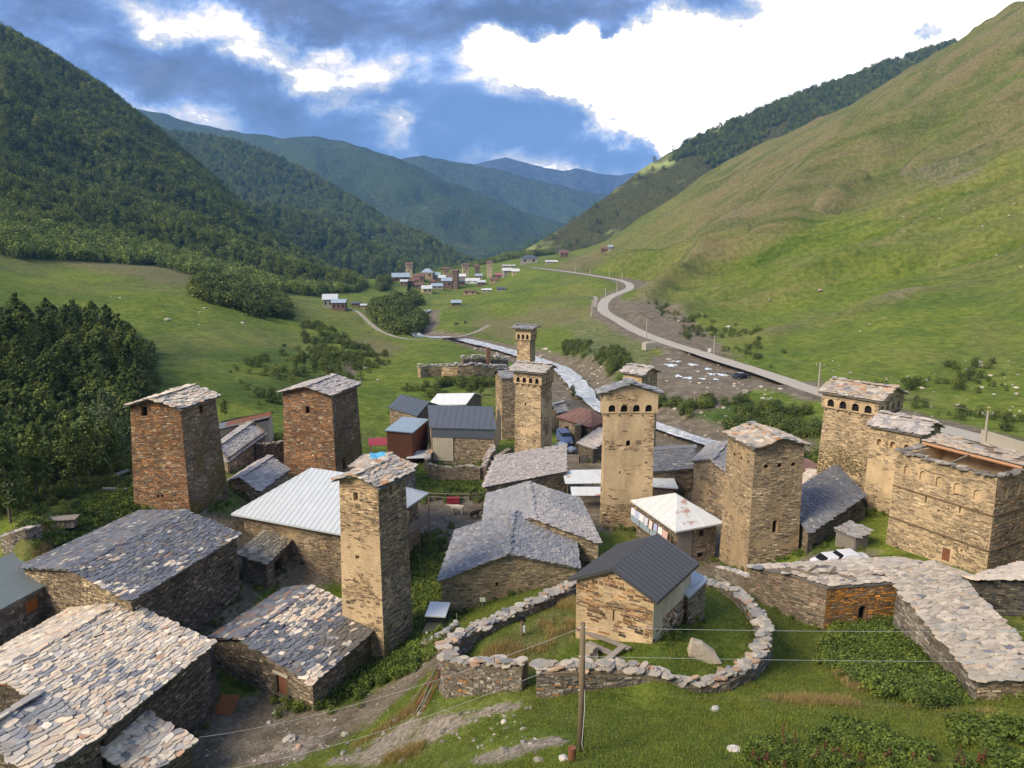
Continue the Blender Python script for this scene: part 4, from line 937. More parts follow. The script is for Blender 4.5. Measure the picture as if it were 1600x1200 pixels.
def solve_tower(top, xl, xr, d=None):
    T = PD(*top, d); zc = T.y*CP - T.z*SP; kL = (xl-800)/F_PX; kR = (xr-800)/F_PX
    def w12(th):
        c, s = math.cos(th), math.sin(th)
        return (T.x-kL*zc)/(c+kL*s*CP), (kR*zc-T.x)/(s-kR*c*CP)
    lo, hi = math.radians(1.5), math.radians(88.5); best = None
    for k in range(1, 700):
        th = lo+(hi-lo)*k/700; a, b = w12(th)
        if a > 0 and b > 0:
            e = abs(math.log(a/b))
            if best is None or e < best[0]: best = (e, th, a, b)
    _, th, a, b = best; w = (a+b)/2; L = Vector((-math.cos(th), math.sin(th), 0)); R = Vector((math.sin(th), math.cos(th), 0))
    return T, L, R, a, b
def tower(name, label, top, xl, xr, d, zg, taper=.10, ridge='R', frac=.5, rise=.9, over=.45, s=.7, pal='pale', parts=0, NL=None, NR=None, op_L=(), op_R=(), crown=None, cat='tower', group=None, seed=1, colfn=None, course=.115, thick=.055, sq=None):
    T, L, R, wa, wb = solve_tower(top, xl, xr, d)
    if sq: wa, wb = wa*sq[0], wb*sq[1]
    H = T.z-zg; tN, tL, tR, tB = T, T+L*wa, T+R*wb, T+L*wa+R*wb; c = (tN+tB)/2; k = 1+taper*2
    O = Vector((c.x, c.y, zg)); th = empty(name, O, label, cat, group)
    top_ = [p-O for p in (tN, tL, tR, tB)]; base_ = [Vector(((p.x)*k, (p.y)*k, 0)) for p in top_]
    global WO
    WO = O
    FOOTS.append([((p+O).x, (p+O).y) for p in (base_[0], base_[2], base_[3], base_[1])])
    co = .0; styL = NL or {'pal': 'tan'}; styR = NR or styL
    sheet = MB(); st = Stones(); hb = H-(crown['h'] if crown else 0)
    def at(i, z): return base_[i].lerp(top_[i], z/H)
    def cv(ops, w): 
        out = []
        for o in ops:
            o = dict(o); out.append(o)
        return out
    oL = [o for o in cv(op_L, wa) if not o.get('crown')]; oR = [o for o in cv(op_R, wb) if not o.get('crown')]
    face = [(1, 0, styL, oL, True), (0, 2, styR, oR, True), (2, 3, styR, [], False), (3, 1, styL, [], False)]
    for q, (i, j, sty, ops, ms) in enumerate(face):
        wall_face(sheet, st, at(i, 0), at(j, 0), at(i, hb), at(j, hb), sty, ops, None, course, seed=seed+q, masonry=ms)
    allops = oL+oR
    if crown:
        e = crown.get('out', .35); csty = crown.get('style', styL); n = crown.get('n', 4); ch = crown['h']
        def outp(i, z): 
            p = top_[i]; q = Vector((p.x, p.y, z)); v = Vector((p.x, p.y, 0)).normalized(); return q+v*e*1.41
        for q, (i, j, ms) in enumerate(((1, 0, True), (0, 2, True), (2, 3, False), (3, 1, False))):
            ops = []
            if ms:
                ah = crown.get('ah', .42); wdt = .5/n
                for m in range(n):
                    cu = (m+.75)/(n+.5); ops.append(dict(u=(cu-wdt/2, cu+wdt/2), z=(hb+.12, hb+.12+ch*ah), arch=True, fill='dark', depth=e*.9))
            wall_face(sheet, st, outp(i, hb), outp(j, hb), outp(i, H), outp(j, H), csty, ops, None, course, deep=0, seed=seed+9+q, masonry=ms)
            sheet.add([outp(i, hb), outp(j, hb), at(j, hb), at(i, hb)], [(3, 2, 1, 0)])
            # corbels between the arches
            if ms:
                cb = MB(); A_, B_ = at(i, hb), at(j, hb); oA, oB = outp(i, hb), outp(j, hb)
                for m in range(n+1):
                    cu = (m+.25)/(n+.5); p = oA.lerp(oB, cu); q2 = A_.lerp(B_, cu); cb.beam(q2-Vector((0, 0, .18)), p+Vector((0, 0, -.10)), .26, .24, col=(.30, .22, .14))
                cb.build('corbel_row', M_STONE, th)['kind'] = 'stuff'
            allops += ops
        top2 = [outp(i, H) for i in range(4)]
    else: top2 = top_
    # gable walls
    if ridge == 'R':   gf = ((1, 0), (2, 3)); fr = (1-frac, frac)
    else: gf = ((0, 2), (3, 1)); fr = (frac, 1-frac)
    for (i, j), f in zip(gf, fr):
        a, b = top2[i], top2[j]; ap = a.lerp(b, f)+Vector((0, 0, rise*.92)); sheet.add([a, b, ap], [(0, 1, 2)])
    w = sheet.build('wall', styL.get('smat', S_TAN), th)
    st.build('masonry', M_STONE, th)
    for o in allops: fill_opening(o, th)
    # roof
    cc = Vector((0, 0, H)); rc = [Vector((p.x, p.y, H)) for p in top2]; r_ = []
    for p in rc: v = Vector((p.x, p.y, 0)); r_.append(p+v.normalized()*over*1.41-Vector((0, 0, .12)))
    n0, l0, r0, b0 = r_; up = Vector((0, 0, rise+.1))
    if ridge == 'R': a, b = n0.lerp(l0, frac)+up, r0.lerp(b0, frac)+up; quads = [(n0, r0, b, a), (b0, l0, a, b)]
    else: a, b = n0.lerp(r0, frac)+up, l0.lerp(b0, frac)+up; quads = [(l0, n0, a, b), (r0, b0, b, a)]
    dk = MB()
    for q in quads: dk.add([p-Vector((0, 0, .12)) for p in q]+list(q), [(3, 2, 1, 0), (4, 5, 6, 7)]+[(i, (i+1) % 4, (i+1) % 4+4, i+4) for i in range(4)])
    rf = dk.build('roof', M_DECK, th)
    slab_roof(rf, quads, s, pal, parts, thick, colfn, seed=seed, rough=1.3)
    (lambda *a: None)('TOWER', label[:50], f"{wa:.1f} x {wb:.1f} H {H:.1f} d {d} ground {g1(T.x,T.y):.1f} zg {zg}")
    return th, dict(O=O, top=top_, base=base_, H=H, wa=wa, wb=wb, at=at)
# ------------------------------------------------------------------ the towers
def OP(u, z, w, h, **k): return dict(u=(u-w/2, u+w/2), z=(z, z+h), **k)
mossR = dict(moss=.75, moss_fn=lambda u, w: np.clip(1.3-w*1.25, 0, 1))
t1, i1 = tower('stone_tower', 'squat rust brown stone tower with slab gable roof before the dark wood', (282, 637), 203, 336, 75, -28.6, taper=.07, ridge='R', rise=.9, s=.75, pal='pale', parts=120,
   NL=dict(pal='rust', smat=S_RUST, accent=(.05, (.46, .38, .26)), plaster=.15), NR=dict(pal='brown', **mossR), op_L=[OP(.28, 10.1, .12, 1.0), OP(.45, 1.6, .04, .3), OP(.52, 1.7, .04, .3)], op_R=[OP(.55, 9.9, .09, .8)], seed=1)
t2, i2 = tower('stone_tower', 'orange brown stone tower with slab roof on the green slope', (518, 616), 442, 557, 93, -31, taper=.05, ridge='R', rise=.9, s=.75, pal='pink', NL=dict(pal='rust', smat=S_RUST, accent=(.06, (.42, .34, .24))), NR=dict(pal='brown', moss=.6, moss_fn=lambda u, w: np.clip(1.2-w*1.3, 0, 1)),
   op_L=[OP(.5, 10.4 - 1.9, .08, .9)], op_R=[OP(.3, .8, .12, 1.6, fill='darkdoor')], seed=2)
def t3c(q, u, v, p, r): 
    return (.10, .28, .42) if (q == 0 and u > .55 and .55 < v < .8 and False) else None
t3, i3 = tower('stone_tower', 'tall narrow stone tower beside the big silver roof, cream patched front', (590, 759), 530, 633, 58, -35, taper=.06, ridge='R', rise=.75, s=.72, pal='orangey', parts=110, thick=.07,
   NL=dict(pal='cream', smat=S_CREAM, plaster=.50, pl_fn=lambda u, w: np.where(w > .72, -.3, np.where(w < .2, -.2, .04))), NR=dict(pal='brown', moss=.6, **{'moss_fn': lambda u, w: np.clip(1.25-w*1.5, 0, 1)}),
   op_L=[OP(.42, 13.6, .12, .75), OP(.42, 8.6, .10, .35)], op_R=[OP(.45, 13.9, .14, .8)], seed=3)
crownst = dict(pal='cream', plaster=.42)
t4, i4 = tower('stone_tower', 'distant slender corbelled tower rising behind another tower by the river', (828, 513), 808, 836, 168, -39, taper=.04, ridge='L', rise=.5, s=.8, pal='greyblue', over=.7, NL=dict(pal='cream', smat=S_CREAM, plaster=.35, course=.24, ln=(.5, 1.2)), NR=dict(pal='tan', plaster=.3, course=.24, ln=(.5, 1.2)),
   crown=dict(h=2.6, out=.3, n=3, style=dict(pal='cream', plaster=.4, course=.3)), op_L=[], op_R=[OP(.5, 11.5, .16, 1.0)], seed=4)
t5, i5 = tower('stone_tower', 'corbelled tan tower beside the dark metal roofed house', (845, 581), 806, 862, 114, -35, taper=.035, ridge='L', rise=.8, s=.75, pal='pink', over=.5, NL=dict(pal='tan', smat=S_CREAM, plaster=.40, pl_fn=lambda u, w: np.where(w < .35, -.3, 0)), NR=dict(pal='tan', plaster=.5),
   crown=dict(h=2.0, out=.28, n=4, style=dict(pal='tan', plaster=.38)), op_L=[OP(.4, 8.6, .06, .5), OP(.3, 5.2, .05, .4)], op_R=[OP(.5, 3.6, .16, 1.3), OP(.5, 7.2, .06, .4)], seed=5)
t6, i6 = tower('stone_tower', 'low tan tower top half hidden behind the tall cream tower', (1003, 585), 974, 1027, 120, -37, taper=.04, ridge='L', rise=.8, s=.8, pal='pink', over=.5, NL=dict(pal='cream', smat=S_CREAM, plaster=.5), NR=dict(pal='tan', plaster=.35),
   op_R=[OP(.3, 13.2, .08, 1.0), OP(.6, 13.2, .08, 1.0)], seed=6)
t7, i7 = tower('stone_tower', 'tall cream plastered tower with a row of arches under its roof', (947, 614), 941, 1024, 87.5, -35, taper=.02, ridge='L', rise=1.1, s=.8, pal='greyblue', parts=90, over=.45, sq=(.6, 1.0), NL=dict(pal='cream', smat=S_CREAM, plaster=.62, pl_fn=lambda u, w: np.where(w < .2, -.3, 0)), NR=dict(pal='cream', plaster=.60, pl_fn=lambda u, w: np.where(w < .2, -.32, np.where(np.abs(w-.72) < .04, -.28, 0))),
   crown=dict(h=2.4, out=.26, n=4, ah=.36, style=dict(pal='cream', plaster=.55)), op_L=[], op_R=[OP(.48, 10.0, .09, .75, arch=True), OP(.33, 6.6, .03, .35)], seed=7)
t8, i8 = tower('stone_tower', 'tan patched stone tower standing in front of the roofless fort', (1180, 698), 1138, 1257, 73, -34.4, taper=.03, ridge='L', rise=.8, s=.72, pal='orangey', parts=110, over=.4, NL=dict(pal='tan', smat=S_TAN, plaster=.45), NR=dict(pal='tan', plaster=.42, pl_fn=lambda u, w: np.where(w > .86, -.4, 0)),
   op_L=[OP(.3, 11.4, .10, .45, arch=True), OP(.55, 11.4, .10, .45, arch=True), OP(.8, 11.4, .10, .45, arch=True)], op_R=[OP(.25, 11.2, .10, .45, arch=True), OP(.52, 11.2, .10, .45, arch=True), OP(.8, 11.2, .10, .45, arch=True), OP(.5, 4.3, .10, 1.4, arch=True)], seed=8)
t9, i9 = tower('stone_tower', 'corbelled tower with a dark moss patch behind the fort', (1371, 624), 1291, 1407, 86, -31.5, taper=.05, ridge='L', rise=1.0, s=.8, pal='orangey', over=.35, parts=60, NL=dict(pal='tan', smat=S_CREAM, plaster=.34, moss=1.2, moss_fn=lambda u, w: np.clip(1.5-abs(w-.35)*4-np.abs(u-.5)*.9, 0, 1), moss_col=(.065, .06, .022)), NR=dict(pal='brown', moss=.4),
   crown=dict(h=1.9, out=.3, n=4, ah=.5, style=dict(pal='tan', plaster=.42)), seed=9)
t10, i10 = tower('stone_tower', 'lower tan tower with arched niches between fort and corbelled tower', (1438, 678), 1362, 1470, 79, -31, taper=.03, ridge='L', rise=.9, s=.75, pal='pink', over=.35, parts=60, NL=dict(pal='tan', smat=S_CREAM, plaster=.42), NR=dict(pal='tan', plaster=.3),
   op_L=[OP(.2, 7.6, .10, .8, arch=True, fill='niche'), OP(.48, 7.6, .11, .8, arch=True, fill='niche'), OP(.76, 7.6, .11, .8, arch=True, fill='niche')], seed=10)
# ------------------------------------------------------------------ roofless fort house
def fort():
    T, L, R, wa, wb = solve_tower((1558, 748), 1402, 1650, 63.5)
    wb = 7.0; zg = -30.6; T = Vector(T); H = T.z-zg; wa = wa*1.0
    c = T+L*wa/2+R*wb/2; O = Vector((c.x, c.y, zg)); th = empty('fort_house', O, 'large roofless cream stone fort with a row of blind arches', 'fort')
    top = [p-O for p in (T, T+L*wa, T+R*wb, T+L*wa+R*wb)]; k = 1.035; base = [Vector((p.x*k, p.y*k, 0)) for p in top]
    sheet = MB(); st = Stones(); at = lambda i, z: base[i].lerp(top[i], z/H)
    arches = [OP(u, H-2.0-.1*i, .065, .95, arch=True, fill='niche', depth=.16) for i, u in enumerate((.13, .30, .47, .65, .84))]
    slits = [OP(.36, H-4.15, .018, .7), OP(.70, H-4.1, .018, .7), OP(.5, H-4.6, .03, .25)]
    ops = arches+slits+[OP(.62, .6, .075, 1.25, fill='door', depth=.2), OP(.76, 2.0, .02, .3)]
    opr = [OP(.22, H-2.0, .08, .95, arch=True, fill='niche', depth=.16), OP(.5, H-2.0, .08, .95, arch=True, fill='niche', depth=.16)]
    wall_face(sheet, st, at(1, 0), at(0, 0), at(1, H), at(0, H), dict(pal='tan', plaster=.42, pl_fn=lambda u, w: np.where(w < .35, -.14, 0)), ops, seed=31)
    sh2 = MB()
    wall_face(sh2, st, at(0, 0), at(2, 0), at(0, H), at(2, H), dict(pal='ochre', plaster=.25), opr, seed=32)
    wall_face(sheet, st, at(2, 0), at(3, 0), at(2, H), at(3, H), dict(pal='tan'), [], seed=33, masonry=False)
    wall_face(sheet, st, at(3, 0), at(1, 0), at(3, H), at(1, H), dict(pal='tan'), [], seed=34, masonry=False)
    # inner faces
    inn = []
    for p in top:
        v = Vector((p.x, p.y, 0)); inn.append(Vector((p.x, p.y, H))-Vector((math.copysign(0, 1), 0, 0)))
    tN, tL, tR, tB = top; uL = (tL-tN).normalized(); uR = (tR-tN).normalized(); w = .75
    iN, iL, iR, iB = tN+uL*w+uR*w, tL-uL*w+uR*w, tR+uL*w-uR*w, tB-uL*w-uR*w
    dn = Vector((0, 0, -3.2))
    for a, b in ((iN, iL), (iL, iB), (iB, iR), (iR, iN)): sheet.add([a, b, b+dn, a+dn], [(0, 1, 2, 3)])
    sheet.add([iN+dn, iR+dn, iB+dn, iL+dn], [(0, 1, 2, 3)])
    for a, b, c2, d in ((tN, tL, iL, iN), (tL, tB, iB, iL), (tB, tR, iR, iB), (tR, tN, iN, iR)): sheet.add([a, b, c2, d], [(3, 2, 1, 0)])
    sheet.build('wall', S_CREAM, th); sh2.build('wall', S_TAN, th); st.build('masonry', M_STONE, th)
    for o in ops+opr: o.setdefault('mat', S_CREAM); fill_opening(o, th)
    # loose slabs on the wall tops
    r = random.Random(5)
    for a, b, c2, d in ((tN, tL, iL, iN), (tR, tN, iN, iR), (tL, tB, iB, iL)):
        Ln = (b-a).length; n = int(Ln/.42)
        for i in range(n):
            for k2 in (0.2, .7):
                p = a.lerp(b, (i+r.random())/n).lerp(d.lerp(c2, (i+.5)/n), k2+r.uniform(-.1, .1))
                X = (b-a).normalized(); q = inst('slate', SLAB_ME[r.randrange(14)], th, p+Vector((0, 0, .02+r.uniform(0, .16))), (r.uniform(-.15, .15), r.uniform(-.15, .15), math.atan2(X.y, X.x)+r.uniform(-.7, .7)), (r.uniform(.4, .75), r.uniform(.4, .7), r.uniform(.07, .14)), tuple(pick(PAL['grey'], 1)[0]*1.1))
    # broken roof strip with its round beam at the back
    m = MB(); A = tL.lerp(tB, .55)+Vector((0, 0, .35)); Bv = tN.lerp(tR, .55)+Vector((0, 0, .35))
    m.tube([A, Bv], .14, 8); m.build('beam', simple_mat('stripped_log', (.46, .24, .13), .7, .15, 2, bmp=.1), th)
    m = MB(); m.beam(A.lerp(Bv, .5), iN.lerp(iL, .5)+Vector((0, 0, -.1)), .2); m.build('beam', M_WOOD, th)
    A2, B2 = tB+Vector((0, 0, .75)), tR+Vector((0, 0, .75)); q = (Bv+Vector((0, 0, .16)), A+Vector((0, 0, .16)), A2, B2)
    q = (A+Vector((0, 0, .16)), Bv+Vector((0, 0, .16)), B2, A2)
    dk = MB(); dk.add([p-Vector((0, 0, .08)) for p in q]+list(q), [(3, 2, 1, 0), (4, 5, 6, 7)]+[(i, (i+1) % 4, (i+1) % 4+4, i+4) for i in range(4)])
    rf = dk.build('roof', M_WOOD, th); slab_roof(rf, [q], .6, 'orangey', 0, .05, seed=44, skip=lambda qi, u, v: (vnoise(np.array([u*9]), np.array([v*3]), 5)[0] < .35))
    # string courses
    for hz, c_ in ((H-3.35, (.20, .13, .08)), (H-6.6, (.16, .11, .07))):
        m = MB()
        for i, j in ((1, 0), (0, 2)):
            a, b = at(i, hz), at(j, hz); nn = (b-a).cross(Vector((0, 0, 1))).normalized(); m.beam(a+nn*.05, b+nn*.05, .16, .10, col=c_)
        m.build('string_course', M_STONE, th)
    return th
fort()
# ------------------------------------------------------------------ houses near the camera
def G_col(q, u, v, p, r):
    if q == 0 and vnoise(np.array([p.x*.35]), np.array([p.y*.5]), 3)[0] > .72 and r.random() < .45: return 'pale'
    return None
dkw = dict(pal='dark', smat=S_DARKW); brw = dict(pal='brown', smat=S_BROWN)
G, iG = house('slate_house', 'big low house under a blue grey slate roof, left of the rust brown tower', (205, 940), (28, 887), (377, 836), -27.4, -33.2, 'R', .5, 1.2, s=.56, pal='blue', parts=300, thick=.04, NL=dict(pal='tan', smat=S_DARKW), NR=dict(pal='dark', accent=(.03, (.3, .25, .17)), proud=.08), colfn=G_col, seed=21,
   op_R=[OP(.35, 3.6, .02, .2), OP(.82, 2.6, .02, .2)])

def F1col(q, u, v, p, r):
    n = vnoise(np.array([p.x*.3+3]), np.array([p.y*.3]), 4)[0]
    if n > .74 and r.random() < .3: return 'greyblue'
    return None
F1, iF1 = house('slate_house', 'near house under a broad roof of pale rounded stone slabs, bottom left', None, None, None, -30, -35.2, 'R', .62, 1.7, s=.57, pal='pale', parts=300, thick=.05,
   corners=[(-24.9, 41.7, -30), (-38.6, 47.2, -30), (-22.0, 52.0, -30), (-35.6, 57.6, -30)], NL=dkw, NR=dict(pal='dark', proud=.08), seed=22, colfn=F1col, over=.3)
# lean-to against its long wall
F1c, _ = house('lean_to', 'small lean-to with pale slab roof against the near house wall', None, None, None, -32.4, -35.2, 'R', 1.0, 1.2, s=.6, pal='pale', parts=150, thick=.055,
   corners=[(-21.9, 40.6, -32.4), (-25.9, 41.8, -32.4), (-20.3, 44.1, -32.4), (-24.3, 45.4, -32.4)], NL=dkw, NR=dict(pal='dark'), seed=23, over=.25, cat='lean-to')
F1b, _ = house('patched_roof_hut', 'hut with a lichen grey roof of slabs and old sheets, bottom left corner', None, None, None, -29.6, -34, 'R', .8, 1.0, s=.75, pal='pale', parts=120, thick=.06, colfn=lambda q, u, v, p, r: ('grey' if vnoise(np.array([p.x*.6]), np.array([p.y*.6]), 6)[0] > .45 else None),
   corners=[PZ(60, 1215, -29.9), PZ(-60, 1165, -29.9), PZ(163, 1150, -29.9), PZ(45, 1098, -29.9)], NL=dkw, NR=brw, seed=24, over=.2, cat='hut')
def F2col(q, u, v, p, r):
    if q == 0:
        n = vnoise(np.array([u*4.2+1]), np.array([v*3]), 8)[0]
        if (v > .55 and r.random() < .75 and u > .35) or (r.random() < .12): return 'pale'
        if u < .2 and v < .12: return 'pale'
        if v < .3 and u > .4: return (.15, .135, .115)
    else:
        if r.random() < .14: return (.27, .17, .12)
    return None
F2, iF2 = house('slate_house', 'low stable with mottled blue and cream slabs and a brown plank door', (489, 1069), (325, 997), (597, 975), -32.4, -35.2, 'R', .66, 1.25, s=.60, pal='blue', parts=300, thick=.045,
   NL=dict(pal='brown', smat=S_DARKW, accent=(.04, (.40, .33, .24))), NR=dict(pal='brown', moss=.5), seed=25, colfn=F2col, over=.3,
   op_L=[OP(.70, .45, .10, 1.65, fill='door', lintel=True, lm=M_CREAM, depth=.25)])
S4, _ = house('lean_to', 'small porch with an olive brown slab roof between slate roof and silver roof', (418, 883), (373, 882), (456, 846), -31.0, -33.6, 'R', .99, .9, s=.5, pal='olive', parts=150, NL=dkw, NR=dict(pal='brown'), seed=26, over=.25, cat='porch',
   op_R=[OP(.5, .2, .3, 1.7, fill='darkdoor')])
L1, _ = house('sheet_roof_house', 'house corner with seamed grey sheet roof and orange shutters, left edge', (77, 911), (-60, 850), (-10, 952), -28.3, -31.3, 'L', .95, .9, roof='metal', rmat=M_MGREEN, seam=.8, NL=dict(pal='grey', smat=S_DARKW), NR=dict(pal='grey', smat=S_DARKW, course=.25, ln=(.3, .6)), seed=27, over=.35, B_=(-150, 890)) if False else (None, None)
L1, _ = house('sheet_roof_house', 'house corner with seamed grey sheet roof and orange shutters, left edge', None, None, None, -28.6, -31.8, 'R', .9, 1.3, roof='metal', rmat=M_MGREEN, seam=.8,
   corners=[PZ(-60, 985, -28.6), PZ(-60, 985, -28.6)+Vector((-5, 5.6, 0)), PZ(77, 912, -28.6), PZ(77, 912, -28.6)+Vector((-5, 5.6, 0))], NL=dict(pal='grey'), NR=dict(pal='grey', smat=S_DARKW, course=.28, ln=(.25, .5)), seed=27, over=.35,
   op_R=[OP(.80, 1.5, .16, 1.0, fill='shutter', depth=.12), OP(.25, 1.5, .16, 1.0, fill='shutter', depth=.12)])
M2, iM2 = house('silver_roof_house', 'two storey stone house with a big ribbed silver hip roof behind the narrow tower', None, None, None, -28.9, -34.2, 'hip', .35, 3.6, roof='metal', rmat=M_MGREY, seam=.62,
   corners=[(-14.4, 69.3, -28.9), (-29.2, 75.7, -28.9), (-9.3, 82.3, -28.9), (-24.1, 88.7, -28.9)], NL=dict(pal='brown', smat=S_TAN, plaster=.3), NR=dict(pal='brown', smat=S_BROWN), seed=28, over=.9,
   op_R=[OP(.3, 3.0, .1, 1.6), OP(.7, 3.0, .1, 1.6)])
# balcony on its right side
def balcony():
    N_, R_, O = iM2['N'], iM2['R'], iM2['O']; X = (R_-N_).normalized(); X.z = 0; nn = Vector((X.y, -X.x, 0))
    a, b = N_+X*.3, R_-X*.3; a.z = b.z = 0; Ln = (b-a).length; dk = MB(); c = (a+b)/2+nn*.75+Vector((0, 0, 2.6)); dk.box(c, (Ln, 1.5, .14), ax=(X, nn, Vector((0, 0, 1)))); dk.build('balcony_floor', M_WOOD, M2)
    n = 6
    for i in range(n):
        p = a+X*(Ln*i/(n-1))+nn*1.42; m = MB(); m.beam(p, p+Vector((0, 0, 5.2)), .13); m.build('post', M_WOOD, M2)
    for z in (2.75, 3.1, 3.5): 
        m = MB(); m.beam(a+nn*1.42+Vector((0, 0, z)), b+nn*1.42+Vector((0, 0, z)), .07, .14); m.build('rail', M_WOODG, M2)
    for i in range(26):
        p = a+X*(Ln*(i+.5)/26)+nn*1.45; m = MB(); m.box(p+Vector((0, 0, 3.15)), (Ln/26*.75, .03, .8), ax=(X, nn, Vector((0, 0, 1)))); m.build('baluster', M_WOODG, M2)
balcony()
S1, _ = house('slate_house', 'small grey house with pinkish slab roof and a blue tarp, right behind the narrow tower', (634, 748), (545, 730), (652, 729), -26.6, -33, 'R', .5, .9, s=.7, pal='orangey', parts=120, NL=brw, NR=dict(pal='grey'), seed=29, over=.25,
   colfn=None)
# centre slate houses
C1, iC1 = house('slate_house', 'long slate house with gable wall facing the camera, village centre', None, None, None, -30.9, -35, 'R', .52, 2.0, s=.55, pal='greyblue', thick=.045,
   corners=[(6.3, 66.9, -30.9), (-6.6, 64.3, -30.9), (6.6, 77.2, -30.9), (-5.9, 76.0, -30.9)], NL=dict(pal='tan', smat=S_TAN, plaster=.36, pl_fn=lambda u, w: np.where((w > .25) & (u > .35), .12, -.12)), NR=dict(pal='brown'), seed=30, over=.22, parts=0,
   colfn=lambda q, u, v, p, r: ('blue' if (q == 1 and r.random() < .5) else ('grey' if (q == 0 and r.random() < .6) else None)), op_L=[OP(.40, 2.9, .02, .45)])
C2, iC2 = house('slate_house', 'slate house with pinkish right slope just behind the central gabled one', None, None, None, -30.6, -35, 'R', .55, 1.7, s=.55, pal='pink', thick=.045,
   corners=[(8.9, 71.9, -30.6), (-3.2, 76.5, -30.6), (7.9, 85, -30.6), (-3.0, 86.5, -30.6)], NL=dict(pal='tan'), NR=dict(pal='tan'), seed=31, over=.25, colfn=lambda q, u, v, p, r: ('greyblue' if q == 1 or (q == 0 and u > .5 and v < .6) else None), op_L=[OP(.92, .3, .07, 1.9, fill='door')])
MM1, _ = house('slate_house', 'low stone barn with a single pale slab slope, above the central slate roofs', (757, 762), (778, 726), (886, 737), -31.6, -35, 'R', 1.0, 1.1, s=.55, pal='pale', NL=dict(pal='tan'), NR=dict(pal='tan', smat=S_TAN), seed=32, over=.25, B_=(886, 706), colfn=lambda q, u, v, p, r: 'pink')
D1, iD1 = house('sheet_roof_house', 'house with dark grey metal roof and cream gable beside the corbelled tan tower', None, None, None, -30.0, -35.2, 'R', .5, 2.6, roof='metal', rmat=M_MDARK, seam=1.0,
   corners=[PZ(671, 668, -30), PZ(671, 668, -30)+Vector((-1.3, 8.5, 0)), PZ(776, 671, -30), PZ(776, 671, -30)+Vector((-1.3, 8.5, 0))], NL=dict(pal='tan'), NR=dict(pal='tan', smat=S_TAN), seed=33, over=.3, op_R=[OP(.22, 1.2, .06, 1.2, fill='window')])
def d1_extras():
    a, b = iD1['N'], iD1['R']; z = iD1['zt']; X = (b-a); X.z = 0; Ln = X.length; X.normalize(); nn = Vector((X.y, -X.x, 0)); a = Vector((a.x, a.y, 0))
    m = MB(); m.box(a+X*(Ln*.5)+nn*.12+Vector((0, 0, z-.75)), (Ln, .08, 1.5), ax=(X, nn, Vector((0, 0, 1)))); m.build('cladding', M_MDARK, D1)
    for k in range(9):
        m = MB(); m.box(a+X*(Ln*.018+k*.36+.2)+nn*.12+Vector((0, 0, 1.7)), (.33, .06, 3.7), ax=(X, nn, Vector((0, 0, 1)))); m.build('board', M_CREAM, D1)
    m = MB(); e = b; e = Vector((b.x, b.y, 0)); Yv = Vector((-X.y, X.x, 0)); m.add([e+X*.06+Vector((0, 0, 1.5)), e+X*.06+Yv*7.9+Vector((0, 0, 1.5)), e+X*.06+Yv*7.9+Vector((0, 0, z)), e+X*.06+Yv*3.9+Vector((0, 0, z+2.5)), e+X*.06+Vector((0, 0, z))], [(0, 1, 2, 3, 4)]); m.build('gable_boards', M_CREAM, D1)
d1_extras()
D2, _ = house('sheet_roof_house', 'stone house with grey gable roof left of the dark metal roof', (652, 650), (606, 637), (690, 634), -31.3, -35.4, 'L', .5, 1.6, roof='metal', rmat=M_MDARK, seam=1.1, NL=dict(pal='tan'), NR=dict(pal='brown'), seed=34, over=.3)
D3, _ = house('shed', 'low shed with bright white roof behind the grey roofs', (735, 631), (665, 622), (728, 625), -32.6, -35.6, 'L', .5, 1.1, roof='metal', rmat=M_WHITE, seam=1.4, NL=dict(pal='tan'), seed=35, over=.3, mason=False, B_=(690, 616), cat='shed') if False else (None, None)
T5B, _ = house('slate_house', 'narrow tall stone house with grey slab roof right behind the corbelled tan tower', None, None, None, -25.2, -35.2, 'R', .5, 1.2, s=.7, pal='greyblue', NL=dict(pal='tan', smat=S_TAN, plaster=.35), NR=dict(pal='brown', smat=S_BROWN), seed=58, over=.2,
   corners=[PZ(783, 592, -25.2), PZ(783, 592, -25.2)+Vector((-1.3, 4.4, 0)), PZ(818, 591, -25.2), PZ(818, 591, -25.2)+Vector((-1.3, 4.4, 0))])
D3, _ = house('shed', 'low shed with bright white roof behind the grey roofs', None, None, None, -33.0, -36, 'R', .5, 1.3, roof='metal', rmat=M_WHITE, seam=1.4, NL=dict(pal='tan'), seed=35, over=.3, mason=False, cat='shed',
   corners=[PZ(668, 633, -33), PZ(668, 633, -33)+Vector((3, 9, 0)), PZ(728, 632, -33), PZ(728, 632, -33)+Vector((3, 9, 0))])
D4, iD4 = house('wooden_shed', 'brown board shed with tilted pale blue roof above the red lean-to', (645, 676), (601, 680), (670, 655), -30.6, -35, 'R', 1.0, .8, roof='metal', rmat=M_MBLUE, seam=1.3, NL=dict(pal='dark', smat=M_WOODR), NR=dict(pal='dark', smat=M_WOODR), mason=False, seed=36, over=.25, cat='shed')
Q1, _ = house('sheet_roof_house', 'house with faded reddish brown hip roof beside the parked blue van', (925, 668), (868, 651), (955, 655), -32.3, -35.6, 'hip', .3, 1.7, roof='metal', rmat=M_MRUST, seam=1.2, NL=dict(pal='brown', smat=S_BROWN), NR=dict(pal='tan'), seed=37, over=.5, op_L=[OP(.25, 1.1, .12, .9, fill='window'), OP(.6, 1.1, .12, .9, fill='window')], B_=(905, 641))
Q0, _ = house('slate_house', 'tiny slate roofed hut between corbelled tower and river', (872, 646), (860, 640), (888, 643), -33.0, -36, 'R', .5, 1.2, s=.7, pal='grey', NL=brw, NR=brw, seed=38, over=.2, B_=(876, 634), cat='hut')
